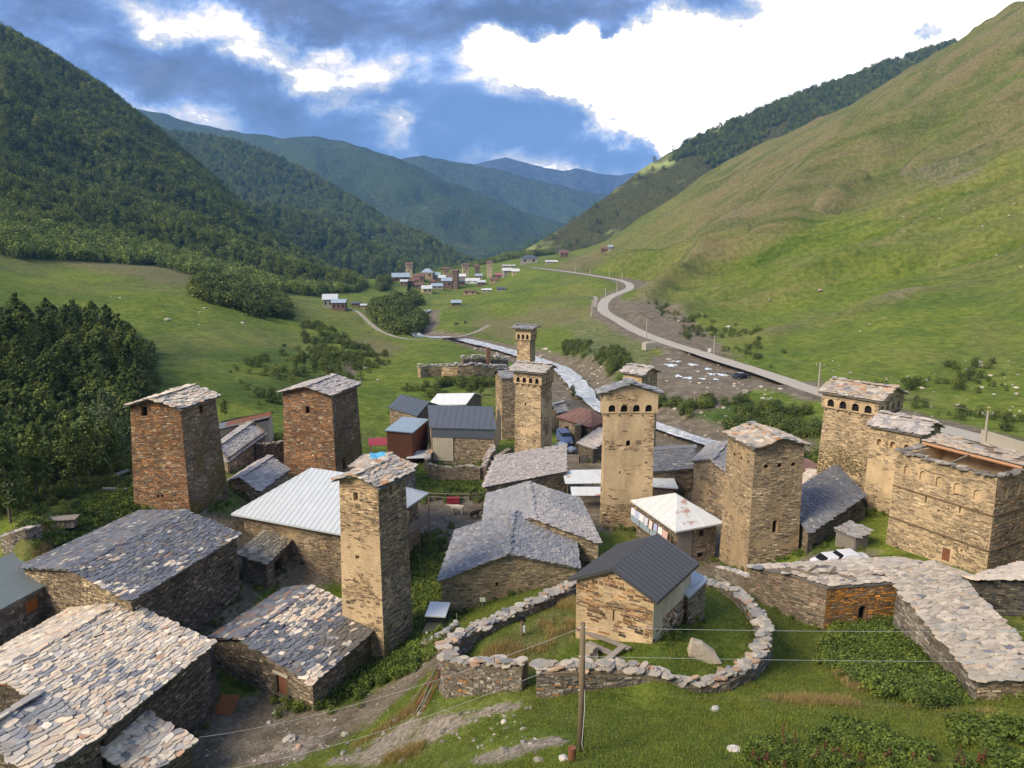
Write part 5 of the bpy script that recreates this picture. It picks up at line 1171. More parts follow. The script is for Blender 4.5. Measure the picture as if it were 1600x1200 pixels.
Q3, _ = house('slate_house', 'small stone hut with brownish slab roof left of the tall cream tower', (927, 702), (901, 693), (950, 690), -32.9, -35.2, 'L', .99, 1.0, s=.6, pal='pink', NL=dkw, NR=brw, seed=39, over=.25, B_=(935, 678), cat='hut')
K1, iK1 = house('sheet_roof_house', 'house with pale pyramid metal roof, rust stained corner and laundry balcony', (1056, 831), (985, 782), (1132, 817), -30.9, -35, 'hip', .05, 2.0, roof='metal', rmat=M_MLIGHT, seam=1.2, NL=dict(pal='brown', smat=S_BROWN), NR=dict(pal='brown', smat=S_BROWN, course=.14), seed=40, over=.6,
   op_R=[OP(.62, 2.7, .12, .75), OP(.62, .3, .14, .65, lintel=True)])
K2, _ = house('slate_house', 'dark blue slate roofed house right of the tall cream tower', (1086, 732), (1022, 736), (1093, 712), -32.2, -35.3, 'R', .6, 1.5, s=.6, pal='blue', NL=brw, NR=brw, seed=41, over=.3, B_=(1023, 696)) if False else (None, None)
K2, _ = house('slate_house', 'dark blue slate roofed house right of the tall cream tower', None, None, None, -31.8, -35.3, 'R', .5, 1.3, s=.6, pal='blue', NL=brw, NR=brw, seed=41, over=.3,
   corners=[PZ(1016, 738, -31.8), PZ(1010, 700, -31.8), PZ(1086, 733, -31.8), PZ(1084, 696, -31.8)])
K3, _ = house('slate_house', 'tall stone house with grey slab roof left of the patched tan tower', (1143, 745), (1081, 721), (1165, 715), -29.2, -35, 'R', .5, 1.2, s=.6, pal='grey', NL=dict(pal='brown', smat=S_TAN, plaster=.42), NR=brw, seed=42, over=.3)
K4, _ = house('shed', 'flat tin roofed shed at the right foot of the tall cream tower', (1060, 763), (1018, 763), (1052, 745), -33.0, -35, 'R', 1.0, .3, roof='metal', rmat=M_MLIGHT, seam=1.0, NL=dkw, NR=dkw, seed=43, mason=False, over=.2, cat='shed')
K5, iK5 = house('slate_house', 'stone barn under dark blue slates between patched tower and corbelled tower', (1262, 832), (1225, 775), (1355, 792), -29.5, -33, 'L', .9, 1.6, s=.6, pal='blue', parts=0, NL=brw, NR=dict(pal='brown', smat=S_BROWN), seed=44, over=.2, op_R=[OP(.15, .2, .1, 1.6, fill='darkdoor')])
K7, _ = house('slate_house', 'strip of pale slab roof beyond the dark blue slates', (1262, 768), (1240, 748), (1310, 755), -30.4, -34, 'L', .5, .6, s=.6, pal='pale', NL=dkw, NR=brw, seed=45, over=.2)
K8, _ = house('shed', 'small shed with orange red roof edge behind the patched tan tower', (1262, 742), (1240, 730), (1282, 734), -30.8, -34, 'L', .9, .7, roof='metal', rmat=M_MRUST, NL=dkw, NR=brw, seed=46, mason=False, over=.2, cat='shed')
S2, _ = house('slate_house', 'upper pinkish slab roof right of the rust brown tower', None, None, None, -27.0, -31.0, 'R', .5, 1.2, s=.62, pal='pink', NL=brw, NR=dict(pal='tan', smat=S_BROWN), seed=47, over=.25,
   corners=[PZ(356, 724, -27.6), PZ(320, 706, -27.6), PZ(417, 679, -27.6), PZ(372, 668, -27.6)])
S3, _ = house('slate_house', 'lower pinkish slab roof right of the rust brown tower', (408, 769), (355, 752), (453, 735), -28.4, -32.5, 'R', .55, 1.1, s=.62, pal='pink', NL=dict(pal='tan', smat=S_TAN), NR=dict(pal='tan', smat=S_BROWN), seed=48, over=.25)
S0, _ = house('shed', 'cream clad shed with a single grey sheet slope behind the rust brown tower', (420, 659), (345, 680), (424, 650), -28.6, -31.4, 'R', 1.0, .6, roof='metal', rmat=M_MGREEN, NL=dict(smat=M_CREAM, bare=True), NR=dict(smat=M_CREAM, bare=True), mason=False, seed=49, over=.2, cat='shed', fascia=M_WOODR) if False else (None, None)
S0, _ = house('shed', 'cream clad shed with a single grey sheet slope behind the rust brown tower', None, None, None, -28.2, -30.6, 'L', .5, .5, roof='metal', rmat=M_MGREEN, NL=dict(smat=M_CREAM, bare=True), mason=False, seed=49, over=.2, cat='shed', fascia=M_WOODR,
   corners=[PZ(421, 652, -27.8), PZ(330, 674, -28.2), PZ(428, 644, -27.8), PZ(340, 662, -28.2)])

rs_ = MB(); q_ = PZ(28, 1062, -29.0); rs_.add([q_+Vector(v) for v in ((-1.1, -.5, 0), (1.0, -.9, .05), (.9, .5, .55), (.1, .8, .75), (-.9, .6, .45))]+[q_+Vector(v)+Vector((0, 0, -.06)) for v in ((-1.1, -.5, 0), (1.0, -.9, .05), (.9, .5, .55), (.1, .8, .75), (-.9, .6, .45))], [(0, 1, 2, 3, 4), (9, 8, 7, 6, 5)]+[(i, i+5, (i+1) % 5+5, (i+1) % 5) for i in range(5)])
o = rs_.build('rusty_sheet', simple_mat('red_rust', (.34, .12, .06), .85, .35, 4, bmp=.2), origin=q_); o.location = q_; tag(o, 'bent rusty metal sheet lying between the two roofs in the lower left corner', 'metal sheet')
# ------------------------------------------------------------------ chapel
PAL['chap'] = [(3, (.22, .125, .065)), (3, (.15, .095, .06)), (2, (.30, .19, .10)), (1, (.09, .07, .055)), (1, (.33, .26, .19))]
class StonesAsParts(Stones):
    def build(s, name, mat, parent, kind='stuff'):
        V = np.concatenate(s.V).reshape(-1, 8, 3); C = np.concatenate(s.C).reshape(-1, 8, 3)
        q = [(4, 5, 6, 7), (0, 1, 5, 4), (1, 2, 6, 5), (2, 3, 7, 6), (3, 0, 4, 7)]
        o_ = sorted(range(len(V)), key=lambda i: -np.linalg.norm(V[i, 5]-V[i, 4]))
        for i in o_[:290]: mesh_obj('stone', V[i], q, mat, parent, cols=C[i])
        rest = o_[290:]
        if rest:
            s2 = _Stones(); s2.V = [V[rest].reshape(-1, 3)]; s2.C = [C[rest].reshape(-1, 3)]; s2.build('masonry', mat, parent)
_Stones = Stones; Stones = StonesAsParts
CH, iCH = house('chapel', 'small stone chapel with charcoal metal gable roof inside the round wall', (1027, 941), (888, 905), (1093, 880), -21.9, -25.3, 'R', .5, 1.45, roof='metal', rmat=M_MCHAP, seam=.48,
    NL=dict(pal='chap', plaster=.50, smat=S_CREAM, course=.17, ln=(.25, .85), proud=.035), NR=dict(pal='chap', plaster=.58, sheet=S_PLASTER, pl_fn=lambda u, w: np.where((w < .45) & (u > .25), -.26, .2), course=.16, ln=(.2, .6), proud=.03),
    op_L=[OP(.5, 1.15, .022, .75, fill='dark')], cat='chapel', seed=60, over=.38, fascia=M_MCHAP, deck=.2)
Stones = _Stones
AX, _ = house('chapel_annex', 'low stone annex with small grey sheet roof behind the chapel', (1076, 933), (1052, 915), (1106, 916), -23.6, -26.5, 'L', .99, .5, roof='metal', rmat=M_MGREY, seam=.8, NL=dict(pal='chap', smat=S_TAN), NR=dict(pal='brown', smat=S_TAN), seed=62, over=.12, cat='annex')
# ------------------------------------------------------------------ dry stone walls
def drywall(name, label, pts, zg, thick=.7, closed=False, cap='pale', caps=True, cat='wall', style=None, seed=1, group=None, capsize=.62, ragged=.0, capkind=True, cs=.14):
    """pts: centre line at the top of the wall; zg: base height (float or list)"""
    P = [Vector(p) for p in pts]; n = len(P); c = sum(P, Vector())/n; zg = zg if isinstance(zg, (list, tuple)) else [zg]*n; z0 = min(zg)
    O = Vector((c.x, c.y, z0)); th = empty(name, O, label, cat, group); style = style or dict(pal='grey')
    sheet = MB(); st = Stones(); r = random.Random(seed)
    Lf = []; Rt = []
    for i, p in enumerate(P):
        d = (P[min(i+1, n-1)]-P[max(i-1, 0)]); d.z = 0; d.normalize(); nn = Vector((-d.y, d.x, 0)); Lf.append(p+nn*thick/2-O); Rt.append(p-nn*thick/2-O)
    for i in range(n-1):
        zb = (zg[i]+zg[i+1])/2-z0
        for a, b in ((Rt[i], Rt[i+1]), (Lf[i+1], Lf[i])):
            zt = min(a.z, b.z)
            A0, B0 = Vector((a.x, a.y, zb-1)), Vector((b.x, b.y, zb-1)); 
            wall_face(sheet, st, A0, B0, Vector((a.x, a.y, zt-.02)), Vector((b.x, b.y, zt-.02)), style, (), None, cs, (.2, .6), deep=.5, seed=seed+i)
        sheet.add([Rt[i], Rt[i+1], Lf[i+1], Lf[i]], [(0, 1, 2, 3)])
        for a, b in ((Rt[i], Rt[i+1]), (Lf[i+1], Lf[i])):
            zt = min(a.z, b.z)-.02; sheet.add([Vector((a.x, a.y, zt)), Vector((b.x, b.y, zt)), b, a], [(0, 1, 2, 3)])
    for i, j in ((0, 0), (n-1, n-1)):
        a, b = Lf[i], Rt[i]; A0, B0 = Vector((a.x, a.y, zg[i]-z0-1)), Vector((b.x, b.y, zg[i]-z0-1))
        if i == 0: sheet.add([A0, B0, b, a], [(0, 1, 2, 3)])
        else: sheet.add([B0, A0, a, b], [(0, 1, 2, 3)])
    sheet.build('core', style.get('smat', S_BROWN), th); st.build('masonry', M_STONE, th)
    if caps:
        its = []
        for i in range(n-1):
            a, b = (Lf[i]+Rt[i])/2, (Lf[i+1]+Rt[i+1])/2; d = b-a; Ln = d.length; m = max(1, int(Ln/(capsize*.5)))
            nn = Vector((-d.y, d.x, 0)).normalized()
            for k in range(m):
                for row in range(3 if capsize > .7 else 2):
                    p = a+d*((k+r.random()*.8)/m)+nn*r.uniform(-.34, .34)*thick*1.1; big = 1.5 if r.random() < .12 else 1.0
                    s1 = capsize*r.uniform(.35, 1.2)*big; s2 = capsize*r.uniform(.45, 1.0)*big
                    rot = (r.uniform(-.2, .2), r.uniform(-.2, .2), math.atan2(d.y, d.x)+r.uniform(-1.2, 1.2))
                    lc = (p.x+math.sin(rot[2])*s2*.5, p.y-math.cos(rot[2])*s2*.5, p.z+.01+row*r.uniform(.03, .08)+r.uniform(0, ragged))
                    its.append(((p+O).length, lc, rot, (s1, s2, r.uniform(.04, .10)), tuple(pick(SL[cap], 1)[0]), r.randrange(14)))
        its.sort(key=lambda q: q[0])
        for q in its[:290]: inst('capstone', SLAB_ME[q[5]], th, q[1], q[2], q[3], q[4])
        if len(its) > 290:
            V = []; F = []; C = []; off = 0
            from mathutils import Euler
            for q in its[290:]:
                v = (SLAB_V[q[5]]*np.array(q[3])) @ np.array(Euler(q[2]).to_matrix()).T + np.array(q[1]); V.append(v); C.append(np.repeat(np.array(q[4])[None], SLAB_NV, 0)); F += [tuple(a_+off for a_ in f) for f in SLABS[q[5]].f]; off += SLAB_NV
            o = mesh_obj('capstones', np.concatenate(V), F, M_SLATEJ, th, cols=np.concatenate(C)); o['kind'] = 'stuff'
    return th
ringL = [PZ(820, 1040, -24.9), PZ(790, 1036, -25.0), PZ(745, 1036, -25.3), PZ(705, 1030, -25.5), PZ(694, 1012, -25.8), PZ(712, 996, -26.1), PZ(748, 980, -26.3), PZ(800, 958, -26.6), PZ(850, 935, -26.8), PZ(900, 913, -27.0), PZ(960, 893, -27.2), PZ(1030, 888, -27.2), PZ(1100, 909, -27.0),
        PZ(1140, 920, -26.9), PZ(1168, 940, -26.7), PZ(1188, 964, -26.6), PZ(1196, 992, -26.5), PZ(1188, 1018, -26.3), PZ(1168, 1040, -26.1), PZ(1130, 1060, -25.8), PZ(1088, 1069, -25.7), PZ(1060, 1066, -25.4), PZ(1040, 1056, -25.1), PZ(1000, 1047, -24.8), PZ(940, 1043, -24.6), PZ(880, 1044, -24.5), PZ(838, 1046, -24.6)]
zb = [min(-26.4, p.z-1.5) for p in ringL]; zb[3] = zb[4] = -28; zb[2] = -27.6; zb[5] = -28.2
drywall('ring_wall', 'round dry stone wall with loose cap slabs enclosing the chapel', [ (p.x, p.y, p.z) for p in ringL], zb, .95, style=dict(pal='grey', smat=S_BROWN, accent=(.08, (.40, .22, .10))), cap='wallcap', seed=70, capsize=.71, ragged=.12, cat='stone wall')
# little things inside the enclosure
def ground_pt(px, py, dz=0):
    h = hit(px, py); return Vector((h.x, h.y, h.z+dz))
def rock_mesh(seed, flat=.6, sub=2):
    import bmesh
    bm = bmesh.new(); bmesh.ops.create_icosphere(bm, subdivisions=sub, radius=.5); r = random.Random(seed); o1 = Vector((r.random()*9, r.random()*9, r.random()*9))
    from mathutils import noise as mn
    for v in bm.verts:
        k = 1+.55*mn.noise(v.co*2.2+o1)+.2*mn.noise(v.co*6+o1); v.co *= k; v.co.z *= flat
        for ax in range(3): v.co[ax] = round(v.co[ax]*7)/7*.45+v.co[ax]*.55
    me = bpy.data.meshes.new('rock'); bm.to_mesh(me); bm.free(); me.materials.append(M_ROCK); return me
M_ROCK = attr_mat('field_rock', 'OBJ', .9, .2, .25, 3, .5, 9)
ROCKS = [rock_mesh(i, .55+.08*i, 2) for i in range(5)]
p = PD(1100, 1003, 43.6); g_ = g1(p.x, p.y)
mbb = MB(); mbb.add([(-1.0, -.5, -.6), (1.3, -.6, -.6), (1.2, .6, -.6), (-.9, .5, -.6), (-.75, -.3, .95), (-.55, .2, 1.0), (.05, -.25, .75), (.15, .25, .7), (.9, -.3, .1), (.85, .3, .1)], [(0, 1, 8, 6, 4), (3, 5, 7, 9, 2), (4, 6, 7, 5), (6, 8, 9, 7), (8, 1, 2, 9), (0, 4, 5, 3), (0, 3, 2, 1)], (.44, .37, .28))
bo = mbb.build('boulder', M_STONE); bo.location = (p.x-.2, p.y, g_+.35); bo.rotation_euler = (0, 0, .1); bo.modifiers.new('bevel', 'BEVEL').width = .08; tag(bo, 'pointed pale boulder in the grass right of the chapel', 'boulder')
def plank(a, b, w, t_, mat, label, cat='plank', group=None, name='plank'):
    m = MB(); m.beam(a, b, w, t_); o = m.build(name, mat, origin=a); o.location = a; return tag(o, label, cat, group)
ca, cb_ = Vector(iCH['L'])+iCH['O'], Vector(iCH['N'])+iCH['O']; nn = Vector((-(cb_-ca).y, (cb_-ca).x, 0)).normalized()*-1
def nearch(u, off, z): return ca.lerp(cb_, u)+nn*off*1.0+Vector((0, 0, z-ca.z)) 
nn = Vector(((cb_-ca).y, -(cb_-ca).x, 0)).normalized()
def gp(px, py, dz): 
    h = hit(px, py); return Vector((h.x, h.y, h.z+dz))
plank(gp(912, 997, .5), gp(984, 1022, .35), .35, .09, M_WOODG, 'long grey board leaning along the chapel front wall')
plank(gp(918, 1012, .35), gp(960, 1028, .2), .4, .12, M_WOODG, 'short thick board lying below the chapel front wall')
plank(gp(944, 1038, .15), gp(975, 1020, .5), .4, .1, M_WOODG, 'board propped crosswise between chapel and front wall')
m = MB()
for k in range(4): m.box(gp(922, 1030, .15+.2*k), (.9-.12*k, .7, .2), rz=.3*k, col=(.34, .29, .22))
cr = m.build('step_block', M_MIX); tag(cr, 'grey slab blocks piled at the chapel corner by the pole', 'stone pile')
# ------------------------------------------------------------------ ruins on the right
R1, iR1 = house('ruined_house', 'collapsed slab roofed ruin with an orange lichen wall, before the fort', None, None, None, -27.2, -31.0, 'R', .5, .3, s=.55, pal='warm', parts=260, thick=.05,
   corners=[PZ(1293, 918, -27.2), PZ(1168, 885, -27.2), PZ(1520, 903, -27.2), PZ(1400, 872, -27.2)], NL=dict(pal='brown', smat=S_BROWN, accent=(.12, (.30, .20, .14))), NR=dict(pal='orange', smat=S_RUST, sheet=S_RUST), seed=72, over=.12,
   op_R=[OP(.26, .5, .055, 1.5, fill='darkdoor', arch=True)], skip=lambda q, u, v: (q == 1 and .22 < v < .86 and u > .52+.12*math.sin(v*9)) or (vnoise(np.array([u*11.]), np.array([v*3.+q*7]), 3)[0] > .86), cat='ruin')
for k in range(7):
    a_ = PZ(1215+16*k, 888+1.6*k, -26.7); plank(a_, a_+Vector((rnd.uniform(.6, 1.6), rnd.uniform(-.9, .9), rnd.uniform(-.05, .3))), .12, .1, M_WOOD, 'broken roof timber lying in the collapsed part of the ruin roof', 'roof timber', 'broken timbers on the ruin', 'roof_timber')
R2c = [PZ(1527, 1066, -26.8), PZ(1396, 911, -25.9), PZ(1650, 1060, -26.8), PZ(1502, 904, -25.9)]
R2c = [Vector((p.x, p.y, -26.8)) for p in R2c]
R2, iR2 = house('slab_roof_shed', 'long narrow shed under a sweeping pale slab roof at the right edge', None, None, None, -26.8, -30.2, 'R', 1.0, .9, s=.62, pal='warm', parts=300, thick=.055, corners=R2c, NL=dict(pal='grey', smat=S_BROWN), NR=dict(pal='tan', smat=S_BROWN, accent=(.1, (.45, .38, .28))), seed=73, over=.2, cat='shed')
R3, _ = house('dark_stone_house', 'dark stone house wall with an orange door at the right edge', None, None, None, -26.6, -31.5, 'R', .5, .5, s=.55, pal='pale', corners=[PZ(1700, 925, -26.6), PZ(1508, 904, -26.6), PZ(1760, 895, -26.6), PZ(1590, 880, -26.6)], NL=dict(pal='slate_dark', smat=S_DARKW, accent=(.05, (.42, .36, .28))), NR=dkw, seed=74, over=.1,
   op_L=[OP(.40, .7, .07, 1.2, fill='door')])
K6, iK6 = house('wooden_shed', 'tiny grey plank shed with slate roof by the moss patched tower', (1337, 842), (1304, 828), (1360, 835), -29.5, -31.9, 'L', .99, .35, s=.5, pal='grey', NL=dict(smat=M_WOODG, bare=True), NR=dict(smat=M_WOODG, bare=True), mason=False, seed=75, over=.15, cat='shed')
# plank cladding for the wooden sheds
def clad(i_, th, side, mat, z0=.1, n=None, z1=None, off=.05):
    a, b = (i_['L'], i_['N']) if side == 'L' else (i_['N'], i_['R']); X = Vector((b.x-a.x, b.y-a.y, 0)); Ln = X.length; X.normalize(); nv = Vector((X.y, -X.x, 0)); n = n or max(4, int(Ln/.28)); z1 = z1 or i_['zt']-.05; a = Vector((a.x, a.y, 0))
    for k in range(n):
        m = MB(); m.box(a+X*(Ln*(k+.5)/n)+nv*off+Vector((0, 0, (z0+z1)/2)), (Ln/n-.03, .05, z1-z0), ax=(X, nv, Vector((0, 0, 1)))); m.build('board', mat, th)
clad(iK6, K6, 'L', M_WOODG); clad(iK6, K6, 'R', M_WOODG)
clad(iD4, D4, 'L', M_WOODR, n=16); clad(iD4, D4, 'R', M_WOODR, n=22)
# laundry balcony of the pyramid roofed house
def laundry():
    a, b, O = iK1['L'], iK1['N'], iK1['O']; X = Vector((b.x-a.x, b.y-a.y, 0)); Ln = X.length; X.normalize(); nv = Vector((X.y, -X.x, 0)); a = Vector((a.x, a.y, 0)); zt = iK1['zt']
    m = MB(); m.box(a+X*Ln/2+nv*.35+Vector((0, 0, 1.9)), (Ln, .9, .12), ax=(X, nv, Vector((0, 0, 1)))); m.build('balcony_floor', M_WOOD, K1)
    for k in range(12):
        m = MB(); m.box(a+X*(Ln*(k+.5)/12)+nv*.8+Vector((0, 0, 2.4)), (Ln/12-.03, .04, .95), ax=(X, nv, Vector((0, 0, 1)))); m.build('board', M_MBLUE if k < 8 else M_WOODR, K1)
    for k in range(5):
        p = a+X*(Ln*k/4)+nv*.8; m = MB(); m.beam(p+Vector((0, 0, 1.9)), p+Vector((0, 0, zt)), .12); m.build('post', M_WOOD, K1)
    r = random.Random(3); cols = [(.70, .68, .74), (.45, .48, .66), (.74, .72, .72), (.60, .58, .68), (.72, .60, .55), (.40, .42, .60), (.75, .74, .74), (.62, .40, .36)]
    for k, cc in enumerate(cols):
        m = MB(); x0 = Ln*(.04+k*.115); w = Ln*.10; zb_ = zt-.35-r.uniform(.75, 1.05); vs = []; fs = []
        for i in range(7):
            for j_ in range(5): vs.append(O+a+X*(x0+w*i/6)+nv*(.92+.05*math.sin(i*1.7+k)+.02*j_)+Vector((0, 0, zt-.35+(zb_-zt+.35)*j_/4)))
        for i in range(6):
            for j_ in range(4): fs.append((i*5+j_, i*5+j_+1, (i+1)*5+j_+1, (i+1)*5+j_))
        m.add(vs, fs, cc); o = m.build('laundry', M_MIX, origin=vs[0]); o.location = vs[0]
        tag(o, ('white sheet', 'blue striped cloth', 'white towel', 'pale lilac cloth', 'pinkish cloth', 'blue grey towel', 'white shirt cloth', 'faded red cloth')[k] + ' hanging on the balcony line of the pyramid roofed house', 'laundry', 'laundry on the balcony line')
    clad(iK1, K1, 'R', M_WOODG, n=None, z0=.1, off=.14) if False else None
    a, b = iK1['N'], iK1['R']; X = Vector((b.x-a.x, b.y-a.y, 0)); L2 = X.length; X.normalize(); nv = Vector((X.y, -X.x, 0)); a = Vector((a.x, a.y, 0))
    for k in range(8):
        m = MB(); m.box(a+X*(L2*(.02+k*.045))+nv*.12+Vector((0, 0, zt*.5)), (L2*.042, .05, zt-.2), ax=(X, nv, Vector((0, 0, 1)))); m.build('board', M_WOODG, K1)
laundry()
# ------------------------------------------------------------------ other walls and ruins
def PG(px, py, dz):
    h = hit(px, py); return Vector((h.x, h.y, h.z+dz))
def wall_px(name, label, pts, hgt, thick=.7, **k):
    P = []; zb_ = []
    for px, py in pts:
        h = hit(px, py); P.append((h.x, h.y, h.z+hgt*rnd.uniform(.85, 1.1))); zb_.append(h.z-.3)
    return drywall(name, label, P, min(zb_), thick, **k)
tw = dict(pal='tan', smat=S_BROWN); 
wall_px('ruined_wall', 'long crumbling wall across the meadow near the river, front run', [(655, 590), (668, 588), (690, 588), (715, 588), (740, 588), (765, 588), (790, 586)], 2.6, 1.0, style=dict(pal='cream', smat=S_TAN, course=.3, ln=(.5, 1.2)), cap='pink', cat='ruined wall', seed=80, capsize=1.0, ragged=.8)
wall_px('ruined_wall', 'higher broken wall stub behind the long crumbling wall', [(722, 578), (745, 577), (770, 578), (792, 577)], 3.0, 1.0, style=dict(pal='brown', smat=S_BROWN, course=.3, ln=(.5, 1.2)), cap='pink', cat='ruined wall', seed=81, capsize=1.0, ragged=1.2)
m = MB(); q_ = PG(763, 580, 0); m.box(q_+Vector((0, 0, 3.2)), (1.1, 1.1, 7.0), rz=.3, col=(.20, .12, .08)); o = m.build('chimney_stub', M_STONE, origin=q_); o.location = q_; tag(o, 'brown chimney like stub standing up from the crumbling wall', 'ruined wall')
wall_px('ruined_wall', 'roofless stone enclosure below the dark roofed house, left run', [(668, 742), (672, 722), (690, 712), (712, 712)], 2.3, .8, style=dict(pal='brown', smat=S_BROWN), cap='orangey', cat='ruined wall', seed=82)
wall_px('ruined_wall', 'roofless stone enclosure below the dark roofed house, front run', [(672, 755), (700, 757), (730, 757), (752, 757)], 2.6, .8, style=dict(pal='brown', smat=S_BROWN), cap='olive', cat='ruined wall', seed=83)
wall_px('ruined_wall', 'stepped stone wall with loose yellow stones below the dark roofed house', [(756, 757), (762, 742), (770, 728), (772, 716)], 2.8, .8, style=dict(pal='tan', smat=S_BROWN), cap='orangey', cat='ruined wall', seed=84)
wall_px('ruined_wall', 'mossy stone wall right of the stepped wall', [(772, 738), (785, 730), (797, 722)], 2.4, .8, style=dict(pal='dark', smat=S_DARKW), cap='olive', cat='ruined wall', seed=85)
wall_px('ruined_wall', 'arched stone wall stub left of the orange brown tower', [(400, 726), (420, 728), (440, 727), (450, 718)], 3.0, .8, style=dict(pal='brown', smat=S_DARKW), cap='olive', cat='ruined wall', seed=86)
wall_px('ruined_wall', 'mossy round topped ruin beside the reddish brown roof', [(902, 700), (908, 690), (922, 688), (938, 690)], 4.0, .9, style=dict(pal='brown', smat=S_BROWN, moss=.9), cap='olive', cat='ruined wall', seed=87)
wall_px('yard_wall', 'low curving wall with grey slab top beside the parked jeep', [(662, 1020), (680, 1012), (700, 1000), (716, 988)], .9, .5, style=dict(pal='grey', smat=S_BROWN), cap='grey', cat='stone wall', seed=88)
wall_px('yard_wall', 'stone wall stub in front of the patched tower foot', [(1120, 905), (1150, 912), (1168, 925)], 1.2, .7, style=dict(pal='grey', smat=S_BROWN), cap='pink', cat='stone wall', seed=89)
wall_px('field_wall', 'low field wall line on the left meadow edge', [(10, 852), (25, 845), (40, 838), (62, 836)], .8, .8, style=dict(pal='grey', smat=S_BROWN), cap='pink', cat='stone wall', seed=90)
# ------------------------------------------------------------------ fences
def fence_px(label, pts, h=1.1, rails=2, step=2.2, mat=None, pick_=False, group=None):
    P = [hit(*p) for p in pts]; P = [Vector(p) for p in P]; c = P[0]; th = empty('fence', c, label, 'fence', group); mat = mat or M_WOODG
    for a, b in zip(P[:-1], P[1:]):
        n = max(1, round((b-a).length/step))
        for k in range(n+1):
            p = a.lerp(b, k/n)-c; m = MB(); m.beam(p-Vector((0, 0, .3)), p+Vector((0, 0, h*rnd.uniform(.95, 1.15))), .10); m.build('post', mat, th)
        if pick_:
            m_ = int((b-a).length/.22)
            for k in range(m_):
                p = a.lerp(b, (k+.5)/m_)-c; m = MB(); m.box(p+Vector((0, 0, h*.5)), (.14, .03, h*rnd.uniform(.9, 1.1)), rz=math.atan2((b-a).y, (b-a).x)); m.build('picket', mat, th)
        for r_ in range(rails):
            z = Vector((0, 0, h*(.45+.45*r_))); m = MB(); m.beam(a-c+z, b-c+z, .05, .12); m.build('rail', mat, th)
    return th
fence_px('wooden rail fence across the cow yard', [(662, 781), (700, 783), (735, 783), (762, 780)], 1.1)
fence_px('grey picket fence left of the tall cream tower', [(888, 722), (905, 724), (922, 722)], 1.3, pick_=True)
fence_px('rail fence on the slope beside the orange brown tower', [(568, 690), (585, 692), (602, 697)], 1.1)
fence_px('walkway railing left of the tall cream tower', [(885, 768), (905, 768), (925, 767), (942, 766)], 1.3, step=3)
# ------------------------------------------------------------------ yard structures
def canopy(name, label, px, py, w, l, h, mat, rz=0, tilt=.12, cat='lean-to', group=None, dz=0):
    p = hit(px, py); p.z += dz; th = empty(name, p, label, cat, group, rz)
    for sx in (-1, 1):
        for sy in (-1, 1):
            m = MB(); m.beam((sx*w*.45, sy*l*.45, -.5), (sx*w*.45, sy*l*.45, h+tilt*sy*l*.45), .12); m.build('post', M_WOOD, th)
    for k in range(5):
        m = MB(); x = -w/2+w*(k+.5)/5; a = math.atan(tilt); m.box((x, 0, h+.08), (w/5-.01, l, .05), ax=(Vector((1, 0, 0)), Vector((0, math.cos(a), math.sin(a))), Vector((0, -math.sin(a), math.cos(a))))); m.build('roof_sheet', mat, th)
    return th
canopy('lean_to', 'red sheet lean-to roof below the brown board shed, left one', 603, 712, 5.5, 3.2, 2.4, M_RED, .25)
canopy('lean_to', 'red sheet lean-to roof below the brown board shed, right one', 634, 722, 4.2, 3.2, 2.2, M_RED, .1)
canopy('lean_to', 'white sheet roof scraps over the red lean-to', 633, 714, 2.4, 1.6, 3.0, M_WHITE, .3)
canopy('lean_to', 'pale blue tarpaulin shelter beside the red lean-tos', 652, 730, 3.2, 3.0, 2.0, M_MGREY, .1)
canopy('walkway', 'white sheet roofed walkway left of the tall cream tower', 915, 778, 6.0, 4.0, 2.9, M_MLIGHT, .05, .15, 'walkway')
canopy('lean_to', 'second white sheet roof in front of the covered walkway', 922, 795, 5.0, 2.2, 2.3, M_MLIGHT, .0, .2, 'walkway')
tp = Vector((0, 0, 0)); 
m = MB(); tpc = PZ(590, 714, -25.3)
vs = []; 
for i in range(6):
    for j in range(4): vs.append(tpc+Vector((-.9+i*.36+(.15*math.sin(j*2.)), -.7+j*.5, .1*math.sin(i*1.3+j)+.10*j)))
m.add(vs, [(i*4+j, (i+1)*4+j, (i+1)*4+j+1, i*4+j+1) for i in range(5) for j in range(3)], (.10, .38, .62)); o = m.build('tarpaulin', M_MIX, origin=tpc); o.location = tpc; tag(o, 'bright blue tarpaulin on the slab roof behind the narrow tower', 'tarpaulin')
# plank hutch on the left slope, loose boards
def hutch(px, py, label, s=1.0, rz=.2):
    p = hit(px, py); th = empty('hutch', p, label, 'hutch', None, rz)
    for k in range(6): m = MB(); m.box((-.9*s+.36*s*k, 0, .35*s), (.30*s, .9*s, .7*s)); m.build('board', M_WOODG, th)
    m = MB(); m.box((0, 0, .78*s), (2.5*s, 1.2*s, .08)); m.build('roof', M_WOODG, th)
hutch(98, 823, 'small grey plank hutch on the grass left of the slate house', 1.1)
p0 = hit(180, 752)
plank(PG(176, 752, .6), PG(202, 746, .9), .9, .1, M_WOODG, 'grey board lying beside the rust brown tower')
plank(PG(160, 768, .3), PG(200, 768, .3), .5, .2, M_WOODG, 'pale plank stack near the lone tree')
